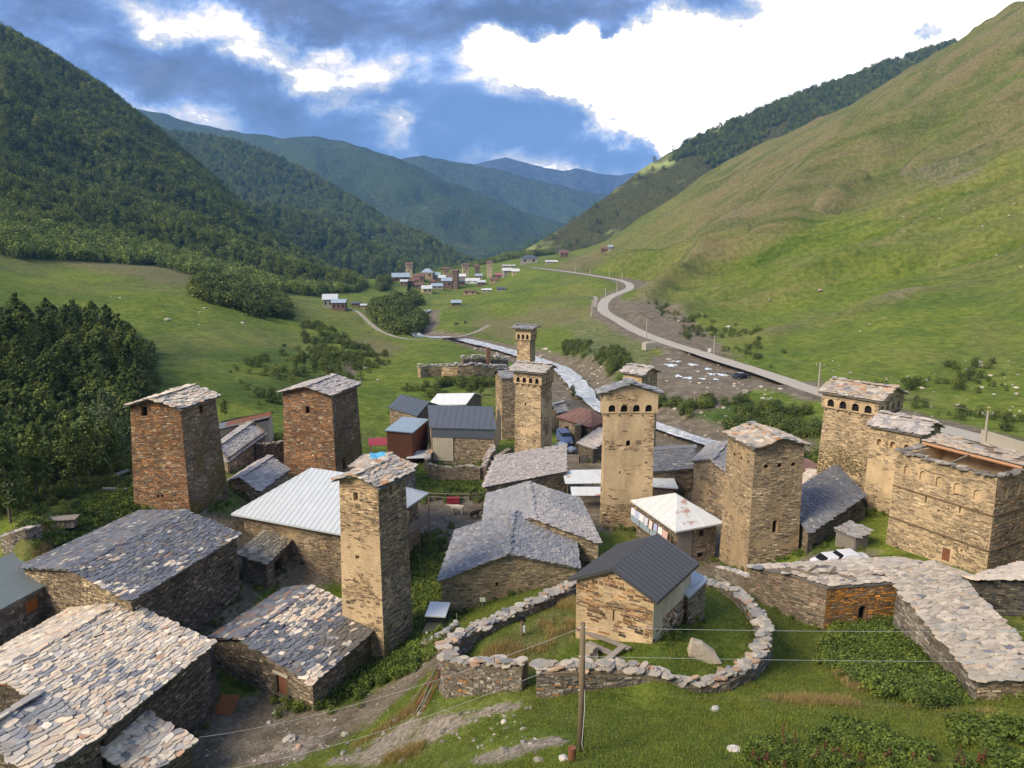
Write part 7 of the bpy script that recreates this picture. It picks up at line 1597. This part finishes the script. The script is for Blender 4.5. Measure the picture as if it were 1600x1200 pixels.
# wooden bridge
a, b = hit(690, 531), hit(714, 529)
pa = Vector(PZ(690, 529, -43.6)); pb = Vector(PZ(716, 527, -43.6)); th = empty('bridge', pa, 'flat plank bridge crossing the river below the far village', 'bridge')
for k in range(14): m = MB(); q = (pb-pa)*((k+.5)/14); m.box(q+Vector((0, 0, .2)), ((pb-pa).length/14*.92, 2.4, .12), rz=math.atan2((pb-pa).y, (pb-pa).x)); m.build('plank', M_WOODG, th)
m = MB(); m.beam(Vector((0, 0, -.1)), pb-pa+Vector((0, 0, -.1)), .4); m.build('beam', M_WOOD, th)
# ------------------------------------------------------------------ vegetation
def leaf_mat(name, base, var=.45, trans=.25):
    m, t, b = new_mat(name, .65, .25)
    at = t.nodes.new('ShaderNodeAttribute'); at.attribute_name = 'Col'; oi = t.nodes.new('ShaderNodeObjectInfo')
    k = ramp(t, oi.outputs['Random'], [(0, (1-var, 1-var*.9, 1-var)), (.5, (1, 1, 1)), (1, (1+var*1.5, 1+var, 1+var*.4))])
    c = mixc(t, 1.0, at.outputs['Color'], k, 'MULTIPLY'); c = mixc(t, 1.0, c, base, 'MULTIPLY'); t.links.new(c, b.inputs['Base Color'])
    tr = t.nodes.new('ShaderNodeBsdfTranslucent'); t.links.new(c, tr.inputs[0]); mx = t.nodes.new('ShaderNodeMixShader'); mx.inputs[0].default_value = trans
    out = t.nodes['Material Output']; t.links.new(b.outputs[0], mx.inputs[1]); t.links.new(tr.outputs[0], mx.inputs[2]); t.links.new(mx.outputs[0], out.inputs[0]); return m
ML_TREE = leaf_mat('tree_foliage', (.095, .135, .035), .5); ML_FOR = leaf_mat('forest_foliage', (.125, .17, .034), .5); ML_FORL = leaf_mat('young_forest_foliage', (.175, .235, .055), .4); ML_BUSH = leaf_mat('bush_foliage', (.10, .135, .034), .4)
ML_WEED = leaf_mat('weed_foliage', (.115, .165, .03), .4, .3); ML_GRASS = leaf_mat('grass_blades', (.19, .225, .045), .4, .3); ML_DRY = leaf_mat('dry_grass_blades', (.33, .26, .11), .3, .3); ML_PALE = leaf_mat('willow_foliage', (.13, .17, .075), .2)
M_BARK = simple_mat('bark', (.16, .13, .10), .95, .3, 6, bmp=.5); M_BARKP = simple_mat('pale_bark', (.34, .31, .26), .95, .2, 6, bmp=.4)
def leaf_cloud(centres, radii, per, size, seed, flat=1.0, colv=.35, up=.35, tri=False):
    R = np.random.default_rng(seed); V = []; C = []
    for c, rd in zip(centres, radii):
        n = per; d = R.normal(size=(n, 3)); d /= np.linalg.norm(d, axis=1)[:, None]; k = R.uniform(.72, 1.08, (n, 1))
        p = np.array(c)+d*k*np.array([rd, rd, rd*flat]); nr = d+R.normal(size=(n, 3))*.55; nr[:, 2] += up; nr /= np.linalg.norm(nr, axis=1)[:, None]
        a = np.cross(nr, R.normal(size=(n, 3))); a /= np.linalg.norm(a, axis=1)[:, None]; b = np.cross(nr, a); s = size*R.uniform(.6, 1.3, (n, 1))
        col = R.uniform(1-colv, 1+colv, (n, 1))*np.array([[1, 1, 1]]); 
        if tri: V.append(np.stack([p-a*s*.6-b*s*.4, p+a*s*.6-b*s*.4, p+b*s*.8], 1).reshape(-1, 3)); C.append(np.repeat(col, 3, 0))
        else: V.append(np.stack([p-a*s*.5, p-b*s*.42, p+a*s*.5, p+b*s*.42], 1).reshape(-1, 3)); C.append(np.repeat(col, 4, 0))
    V = np.concatenate(V); k = 3 if tri else 4
    return V, np.arange(len(V)).reshape(-1, k), np.concatenate(C)
def crown_shape(seed, h=9., r=2.6, n=16, base=.22, cone=0.0):
    R = random.Random(seed); cs = []; rs = []
    for i in range(n):
        z = base+(1-base)*((i+.5)/n)**.9; rr_ = r*math.sin(math.pi*min(1, max(0, (z-base*.6)/(1.02-base*.6)))**(.8+cone))**.8; a = R.random()*6.28; q = R.uniform(.15, .78)
        cs.append((math.cos(a)*rr_*q, math.sin(a)*rr_*q, z*h*R.uniform(.96, 1.03))); rs.append(max(.35, rr_*R.uniform(.38, .58)))
    return cs, rs
def make_tree_meshes(seed, h, r, n=18, per=110, size=.42, mat=None, bark=None):
    cs, rs = crown_shape(seed, h, r, n); V, F, C = leaf_cloud(cs, rs, per, size, seed, .95)
    crown = mesh_obj('crown', V, F, mat or ML_TREE, cols=C, me_only=True)
    m = MB(); m.tube([(0, 0, -.6), (.05, .03, h*.3), (.1, -.05, h*.6), (0, .05, h*.92)], [.17*h/9, .13*h/9, .08*h/9, .02], 7)
    for c in cs[::2]: m.tube([(.05, 0, c[2]*.62), Vector((c[0]*.5, c[1]*.5, c[2]*.85)), c], [.06*h/9, .04*h/9, .015], 5)
    tk = mesh_obj('trunk', m.v, m.f, bark or M_BARK, me_only=True); return crown, tk
TREES = [make_tree_meshes(200+i, 9.5+(i % 3), 2.5+.25*(i % 4)) for i in range(6)]
def place_tree(px, py, label, hpx=None, k=0, name='broadleaf_tree', group=None, meshes=None, pos=None, s=None, cat='tree'):
    h = pos if pos is not None else hit(px, py)
    if h is None: return
    cr, tk = meshes or TREES[k % len(TREES)]
    if s is None: zc = h.y*CP-h.z*SP; s = (hpx*zc/F_PX)/10.0
    th = empty(name, h, label, cat, group, rnd.random()*6.28)
    sc = (s*rnd.uniform(.9, 1.15), s*rnd.uniform(.9, 1.15), s*rnd.uniform(.95, 1.08))
    inst('crown', cr, th, (0, 0, 0), scale=sc); inst('trunk', tk, th, (0, 0, 0), scale=sc); return th
# the dark wood at the left: single trees
R_ = random.Random(5); cnt = 0
poly = [(-80, 480), (60, 500), (120, 520), (190, 545), (225, 590), (228, 640), (205, 690), (190, 735), (120, 765), (60, 790), (0, 830), (-80, 850)]
def inp(x, y, P):
    c = False
    for i in range(len(P)):
        x1, y1 = P[i]; x2, y2 = P[(i+1) % len(P)]
        if (y1 > y) != (y2 > y) and x < (x2-x1)*(y-y1)/(y2-y1)+x1: c = not c
    return c
pts_ = []
tries = 0
while len(pts_) < 230 and tries < 6000:
    tries += 1; x, y = R_.uniform(-70, 230), R_.uniform(525, 830)
    if not inp(x, y, poly): continue
    h = hit(x, y)
    if h is None or h.y > 260: continue
    if any((h-q[0]).length < 3.2 for q in pts_): continue
    pts_.append((h, x, y))
for h, x, y in pts_:
    ss_ = R_.uniform(.55, .95); lb = ('tall' if ss_ > .82 else 'low' if ss_ < .68 else 'middling') + ' leafy tree ' + ('at the upper edge of' if y < 585 else 'in the upper half of' if y < 650 else 'in the lower half of' if y < 720 else 'at the lower front edge of') + ' the dark wood' + (', right end' if x > 150 else ', middle part' if x > 60 else ', left end'); place_tree(0, 0, lb, k=R_.randrange(6), pos=h, s=ss_, group='trees of the dark wood at the left', name='woodland_tree')
pale = make_tree_meshes(300, 9, 3.6, 22, 120, .30, ML_PALE, M_BARKP)
p = PD(176, 760, 92); p.z = g1(p.x, p.y)
place_tree(172, 752, 'pale willow like tree with forked whitish trunk left of the rust brown tower', meshes=pale, pos=p, s=1.02, name='willow_tree')
# conifer beside the far village
def conifer():
    cs = []; rs = []
    for i in range(14): z = .1+.88*i/13; cs.append((rnd.uniform(-.2, .2), rnd.uniform(-.2, .2), z*10)); rs.append(2.6*(1-z)+.25)
    V, F, C = leaf_cloud(cs, rs, 60, .6, 7, .5); cr = mesh_obj('crown', V, F, leaf_mat('needles', (.025, .05, .025), .2), cols=C, me_only=True); m = MB(); m.tube([(0, 0, -.5), (0, 0, 9)], [.2, .04], 6); return cr, mesh_obj('trunk', m.v, m.f, M_BARK, me_only=True)
con = conifer()
place_tree(640, 465, 'dark fir tree below the far village', hpx=24, meshes=con, name='fir_tree')
for i, (px, py, hp, l) in enumerate(((963, 640, 26, 'round leafy bush tree by the river below the roofs'), (352, 652, 30, 'dark round bush above the cream clad shed'), (735, 622, 20, 'dark bush beside the white roofed shed'), (752, 618, 18, 'dark bush right of the white roofed shed'), (895, 625, 22, 'bush between tan tower and river'), (475, 575, 22, 'dark thorn bush on the left slope above the tower'), (500, 568, 20, 'second thorn bush on the left slope'))):
    place_tree(px, py, l, hpx=hp, k=i, name='bush', cat='bush', meshes=None)
# ---- instanced masses (stuff)
def src_obj(name, V, F, C, mat, extra=None):
    me = mesh_obj(name, V, F, mat, cols=C, me_only=True); return bpy.data.objects.new(name, me)
def core(cs, rs, col=.35):
    pass
def scatter(name, P, S, srcs, tilt=0.0, seed=0, kind='stuff'):
    """points with random scale and turn, instancing the unlinked source meshes by geometry nodes"""
    P = np.asarray(P, dtype=np.float32); n = len(P); R = np.random.default_rng(seed); idx = R.integers(0, len(srcs), n)
    me = bpy.data.meshes.new(name); me.vertices.add(n); me.vertices.foreach_set('co', P.ravel())
    a = me.attributes.new('sc', 'FLOAT_VECTOR', 'POINT'); s = np.asarray(S, dtype=np.float32); s = s if s.ndim == 2 else np.stack([s, s, s], 1); s = s*R.uniform(.88, 1.14, (n, 3)).astype(np.float32); a.data.foreach_set('vector', s.ravel().astype(np.float32))
    a = me.attributes.new('rt', 'FLOAT_VECTOR', 'POINT'); rt = np.stack([R.normal(0, tilt, n), R.normal(0, tilt, n), R.uniform(0, 6.283, n)], 1).astype(np.float32); a.data.foreach_set('vector', rt.ravel())
    a = me.attributes.new('pick', 'INT', 'POINT'); a.data.foreach_set('value', idx.astype(np.int32))
    o = bpy.data.objects.new(name, me); COL.objects.link(o)
    ng = bpy.data.node_groups.new(name+'_scatter', 'GeometryNodeTree'); ng.interface.new_socket('Geometry', in_out='INPUT', socket_type='NodeSocketGeometry'); ng.interface.new_socket('Geometry', in_out='OUTPUT', socket_type='NodeSocketGeometry')
    gi = ng.nodes.new('NodeGroupInput'); go = ng.nodes.new('NodeGroupOutput'); iop = ng.nodes.new('GeometryNodeInstanceOnPoints'); j = ng.nodes.new('GeometryNodeGeometryToInstance')
    for so_ in srcs[::-1]:
        oi = ng.nodes.new('GeometryNodeObjectInfo'); oi.inputs['Object'].default_value = so_; oi.inputs['As Instance'].default_value = True; ng.links.new(oi.outputs['Geometry'], j.inputs[0])
    def na(nm, ty):
        q = ng.nodes.new('GeometryNodeInputNamedAttribute'); q.data_type = ty; q.inputs['Name'].default_value = nm; return [x for x in q.outputs if x.enabled and x.name == 'Attribute'][0]
    ng.links.new(gi.outputs[0], iop.inputs['Points']); 
    jj = ng.nodes.new('GeometryNodeJoinGeometry')
    for so_ in srcs[::-1]:
        oi = [x for x in ng.nodes if x.bl_idname == 'GeometryNodeObjectInfo' and x.inputs['Object'].default_value == so_][0]; ng.links.new(oi.outputs['Geometry'], jj.inputs[0])
    ng.nodes.remove(j)
    ng.links.new(jj.outputs[0], iop.inputs['Instance']); iop.inputs['Pick Instance'].default_value = True
    ng.links.new(na('pick', 'INT'), iop.inputs['Instance Index']); ng.links.new(na('rt', 'FLOAT_VECTOR'), iop.inputs['Rotation']); ng.links.new(na('sc', 'FLOAT_VECTOR'), iop.inputs['Scale'])
    ng.links.new(iop.outputs[0], go.inputs[0]); md = o.modifiers.new('scatter', 'NODES'); md.node_group = ng
    return tag(o, kind=kind)
def lite(seed, per, size, mat, h=1., r=.42, n=8, flat=.9, base=.1, cone=0., name='tree_source'):
    cs, rs = crown_shape(seed, h, r, n, base, cone); V, F, C = leaf_cloud(cs, rs, per, size, seed, flat)
    # darker inside, still a real leafy mass
    return src_obj(name, V, F, C, mat)
SRC_FOR = [lite(400+i, 30, .12, ML_FOR, n=9, r=.36+.04*(i % 3)) for i in range(5)]
SRC_BUSH = [lite(420+i, 34, .13, ML_BUSH, h=.8, r=.6, n=9, flat=.8, base=.0) for i in range(4)]
# area-true sampling of the polar sheet
CA = np.abs((TX[:-1, 1:]-TX[:-1, :-1])*(TY[1:, :-1]-TY[:-1, :-1])-(TX[1:, :-1]-TX[:-1, :-1])*(TY[:-1, 1:]-TY[:-1, :-1]))
def sample(weight, n, seed, jz=0.0):
    R = np.random.default_rng(seed); w = (CA*weight[:-1, :-1]).ravel(); w = w/w.sum(); k = R.choice(len(w), n, p=w); i, j = np.unravel_index(k, CA.shape); a, b = R.random(n), R.random(n)
    f = lambda A: A[i, j]*(1-a)*(1-b)+A[i+1, j]*a*(1-b)+A[i, j+1]*(1-a)*b+A[i+1, j+1]*a*b
    return np.stack([f(TX), f(TY), f(TZ)+jz], 1)
inview = (np.abs(AZ) < np.radians(42)) & (TY > 5)
slope_f = ((forest > .5) & inview & (RR > 330) & (RR < 1350) & (AZ < 0.1)).astype(float)
SRC_FORL = [lite(440+i, 30, .13, ML_FORL, n=9, r=.38, h=.85) for i in range(4)]
low_b = slope_f*sstep(.45, .6, fbm(TX/50, TY/50, 3, 99)+.35*(RR < 620)-.25*(TZ > 60))*(TZ < 110); hi_b = slope_f*(1-np.clip(low_b, 0, 1)*.85)
P = sample(low_b, 8000, 31); S = np.random.default_rng(33).uniform(5, 9, len(P)); P[:, 2] -= .1*S; scatter('young_wood', P, S, SRC_FORL, .05, 12)
P = sample(hi_b, 26000, 1); R3_ = np.random.default_rng(3); S = R3_.uniform(5, 11, len(P))*(1-.25*(P[:, 2] < 0)); P[:, 2] -= .1*S
scatter('forest', P, S, SRC_FOR, .05, 2)
def ridge_points(o, mask, n, seed):
    me = o.data; nv = len(me.vertices); co = np.empty(nv*3, dtype=np.float32); me.vertices.foreach_get('co', co); co = co.reshape(-1, 3)
    px, py = proj(co[:, 0], co[:, 1], co[:, 2]); nf = len(me.polygons); fv = np.empty(nf*4, dtype=np.int32); me.loops.foreach_get('vertex_index', fv); q = co[fv.reshape(-1, 4)]
    ar = .5*np.linalg.norm(np.cross(q[:, 2]-q[:, 0], q[:, 3]-q[:, 1]), axis=1); c = q.mean(1); pxc, pyc = proj(c[:, 0], c[:, 1], c[:, 2]); w = ar*mask(pxc, pyc, c); w = w/w.sum(); R = np.random.default_rng(seed)
    k = R.choice(nf, n, p=w); a, b = R.random((n, 1)), R.random((n, 1)); Q = q[k]; return Q[:, 0]*(1-a)*(1-b)+Q[:, 1]*a*(1-b)+Q[:, 3]*(1-a)*b+Q[:, 2]*a*b
P = ridge_points(spur, lambda x, y, c: (x > 300)*1.0, 9000, 4); S = np.random.default_rng(5).uniform(9, 15, len(P)); scatter('forest', P, S, SRC_FOR, .05, 3)
P = ridge_points(ridge2, lambda x, y, c: (x > 150)*1.0, 22000, 6); S = np.random.default_rng(6).uniform(11, 19, len(P)); scatter('forest', P, S, SRC_FOR, .05, 4)
hb_poly = [(1060, 240), (1075, 226), (1110, 203), (1180, 176), (1260, 144), (1330, 120), (1400, 93), (1500, 66), (1480, 100), (1400, 130), (1345, 170), (1290, 205), (1240, 235), (1225, 210), (1240, 175), (1200, 195), (1190, 235), (1130, 262), (1090, 248), (1040, 262)]
def hbm(x, y, c):
    m = inpoly_(x+(fbm(c[:, 0]/60, c[:, 1]/60, 3, 1)-.5)*30, y+(fbm(c[:, 0]/60, c[:, 1]/60, 3, 2)-.5)*30, hb_poly); return np.where(m, 1.0, 0.012)
def inpoly_(px, py, poly):
    c = np.zeros(px.shape, bool); n = len(poly)
    for i in range(n):
        x1, y1 = poly[i]; x2, y2 = poly[(i+1) % n]; mm = ((y1 > py) != (y2 > py)) & (px < (x2-x1)*(py-y1)/((y2-y1) if y2 != y1 else 1e-9)+x1); c ^= mm
    return c
P = ridge_points(hill_back, hbm, 5200, 7); S = np.random.default_rng(7).uniform(9, 16, len(P)); scatter('hilltop_wood', P, S, SRC_FOR, .05, 5)
# shrubs: rows on the meadow, river grove, banks
def wreg(polys, soft=10, s=0):
    w = np.zeros(TX.shape)
    for i, (pl, v) in enumerate(polys): w = np.maximum(w, v*region(pl, 60, 900, soft, 60+i+s))
    return w
wb = wreg([([(305, 450), (340, 445), (400, 460), (440, 480), (450, 500), (400, 498), (340, 480), (300, 465)], 1.0), ([(580, 490), (600, 478), (635, 485), (655, 505), (655, 520), (620, 524), (590, 505)], 1.6), ([(600, 470), (650, 470), (655, 480), (610, 485)], .5), ([(590, 440), (605, 440), (605, 455), (590, 455)], 1.5)], 5)
P = sample(wb, 1500, 11); S = np.random.default_rng(8).uniform(4, 8, len(P)); scatter('riverside_thicket', P, S, SRC_BUSH, .05, 6)
wb = wreg([([(440, 530), (500, 540), (560, 600), (480, 640), (400, 640), (330, 600)], .03), ([(880, 540), (960, 545), (1010, 590), (960, 640), (900, 620)], .3), ([(1020, 630), (1260, 640), (1290, 720), (1030, 690)], .35), ([(560, 600), (770, 600), (780, 640), (600, 660)], .25), ([(1290, 600), (1600, 560), (1600, 680), (1400, 690)], .03), ([(470, 500), (620, 560), (560, 600), (470, 560)], .1), ([(1000, 470), (1200, 520), (1250, 580), (1100, 560)], .03)], 16, 20)*sstep(.42, .62, fbm(TX/10, TY/10, 3, 77))*(TX*0+1)
dR, _ = poly_dist(TX, TY, RIVER); dQ, _ = poly_dist(TX, TY, ROAD); wb = wb*((dR > 9) & (dQ > 7))
P = sample(wb, 1500, 12); S = np.random.default_rng(9).uniform(.7, 2.4, len(P)); scatter('low_shrubs', P, S, SRC_BUSH, .08, 7)
# keep plants off the houses
def off_roofs(P):
    px, py = P[:, 0], P[:, 1]; keep = np.ones(len(P), bool)
    for quad in FOOTS:
        c = np.zeros(len(P), bool)
        for i in range(4):
            x1, y1 = quad[i]; x2, y2 = quad[(i+1) % 4]; mm = ((y1 > py) != (y2 > py)) & (px < (x2-x1)*(py-y1)/((y2-y1) if y2 != y1 else 1e-9)+x1); c ^= mm
        keep &= ~c
    return P[keep]
def blades(seed, n, h, w, mat, spread=.18, lean=.5):
    R = np.random.default_rng(seed); V = []
    for _ in range(n):
        a = R.uniform(0, 6.28); x, y = R.normal(0, spread, 2); hh = h*R.uniform(.5, 1.2); d = np.array([math.cos(a), math.sin(a)]); t = lean*R.uniform(.1, 1)*hh; q = R.uniform(0, 6.28); ww = np.array([math.cos(q), math.sin(q)])*w
        V += [(x-ww[0], y-ww[1], 0), (x+ww[0], y+ww[1], 0), (x+d[0]*t, y+d[1]*t, hh)]
    V = np.array(V); C = np.repeat(R.uniform(.6, 1.4, (n, 1)), 3, 0)*np.ones((1, 3)); return V, np.arange(len(V)).reshape(-1, 3), C
SG = []
for i in range(3): V, F, C = blades(500+i, 24, .095, .011, None); SG.append(src_obj('grass_source', V, F, C, ML_GRASS))
SD = []
for i in range(3): V, F, C = blades(510+i, 20, .38, .011, None, .14, .4); SD.append(src_obj('dry_grass_source', V, F, C, ML_DRY))
SW = []
for i in range(3):
    cs = [(rnd.uniform(-.25, .25), rnd.uniform(-.25, .25), rnd.uniform(.15, .45)) for _ in range(5)]; V, F, C = leaf_cloud(cs, [.2]*5, 22, .12, 520+i, .8, up=.9); SW.append(src_obj('weed_source', V, F, C, ML_WEED))
nearv = inview & (RR > 24) & (RR < 75)
fp = (1-np.clip(dirt*1.3, 0, 1))*(1-np.clip(rockm*1.2, 0, 1))
P = sample((nearv & (RR < 62))*fp*(1-.8*lush), 42000, 21); P = off_roofs(P); S = np.random.default_rng(21).uniform(.6, 1.5, len(P)); scatter('grass', P, S, SG, .1, 8)
P = sample((inview & (RR > 24) & (RR < 95))*fp*np.clip(dry-.35, 0, 1)*(1-.8*lush)*sstep(.4, .6, fbm(TX/2.5, TY/2.5, 3, 88)), 9000, 22); P = off_roofs(P); S = np.random.default_rng(22).uniform(.5, 1.2, len(P)); scatter('dry_grass', P, S, SD, .12, 9)
P = sample((inview & (RR > 35) & (RR < 125))*np.clip(lush, 0, 1)*(1-dirt*.9), 9000, 23); P = off_roofs(P); S = np.random.default_rng(23).uniform(.6, 1.7, len(P)); scatter('nettles', P, S, SW, .12, 10)
# weeds along wall feet
ed = []
for q in FOOTS:
    for i in range(4):
        a, b = np.array(q[i]), np.array(q[(i+1) % 4]); L_ = np.linalg.norm(b-a); n = int(L_*2.2); t = np.random.default_rng(int(abs(a[0]*10))).random(n)[:, None]; d = (b-a)/max(L_, .01); nn_ = np.array([d[1], -d[0]])
        if vnoise(np.array([a[0]]), np.array([a[1]]), 9)[0] > .3: ed.append(a+(b-a)*t+nn_*np.random.default_rng(i).uniform(.1, .9, (n, 1)))
ed = np.concatenate(ed); P = np.stack([ed[:, 0], ed[:, 1], zfast(ed[:, 0], ed[:, 1])], 1); P = off_roofs(P); S = np.random.default_rng(24).uniform(.3, 1.0, len(P)); scatter('wall_foot_weeds', P, S, SW, .1, 11)
# dock plants with red brown seed stalks, bottom right
ML_DOCK = leaf_mat('dock_seed_stalks', (.15, .065, .04), .3)
for i, (px, py, s) in enumerate(((1180, 1188, 1.0), (1210, 1192, .8), (1228, 1165, 1.25), (1262, 1185, .9), (1300, 1178, 1.0), (1335, 1192, .8), (1385, 1190, .9), (1495, 1192, 1.0), (1535, 1188, .9), (1575, 1192, .8), (1440, 1195, .7))):
    h = hit(px, py+8); th = empty('dock_plant', h, 'dock plant with rusty red seed stalks on the lower right lawn', 'plant', 'dock plants on the lower right lawn')
    cs = [(rnd.uniform(-.35, .35), rnd.uniform(-.3, .3), rnd.uniform(.1, .35)) for _ in range(6)]; V, F, C = leaf_cloud(cs, [.22]*6, 16, .2, 600+i, .7, up=1.0); l_ = mesh_obj('leaves', V*s, F, ML_WEED, th, cols=C)
    for k in range(3):
        x, y = rnd.uniform(-.35, .35), rnd.uniform(-.25, .25); zz = rnd.uniform(.5, .95)*s; cs = [(x, y, zz*(.5+.12*j)) for j in range(5)]; V, F, C = leaf_cloud(cs, [.09, .08, .07, .06, .03], 16, .06, 700+i*3+k, 1.2); mesh_obj('seed_stalk', V, F, ML_DOCK, th, cols=C)

uw = ((forest > .3) & inview & (RR < 200) & (RR > 70)).astype(float)+.5*region([(190, 740), (240, 640), (235, 700), (230, 780), (120, 800), (0, 850), (0, 800)], 60, 150, 8, 51)
P = sample(uw, 1500, 41); P = off_roofs(P); S = np.random.default_rng(41).uniform(1.0, 3.2, len(P)); scatter('undergrowth', P, S, SRC_BUSH, .08, 13)

dk_ = region([(1160, 1165), (1230, 1135), (1330, 1150), (1600, 1150), (1600, 1215), (1150, 1215)], 20, 40, 10, 61)
P = sample(dk_*sstep(.5, .62, fbm(TX/1.5, TY/1.5, 3, 66)), 380, 51); S = np.random.default_rng(51).uniform(.7, 1.6, len(P)); scatter('dock_leaves', P, S, SW, .12, 14)
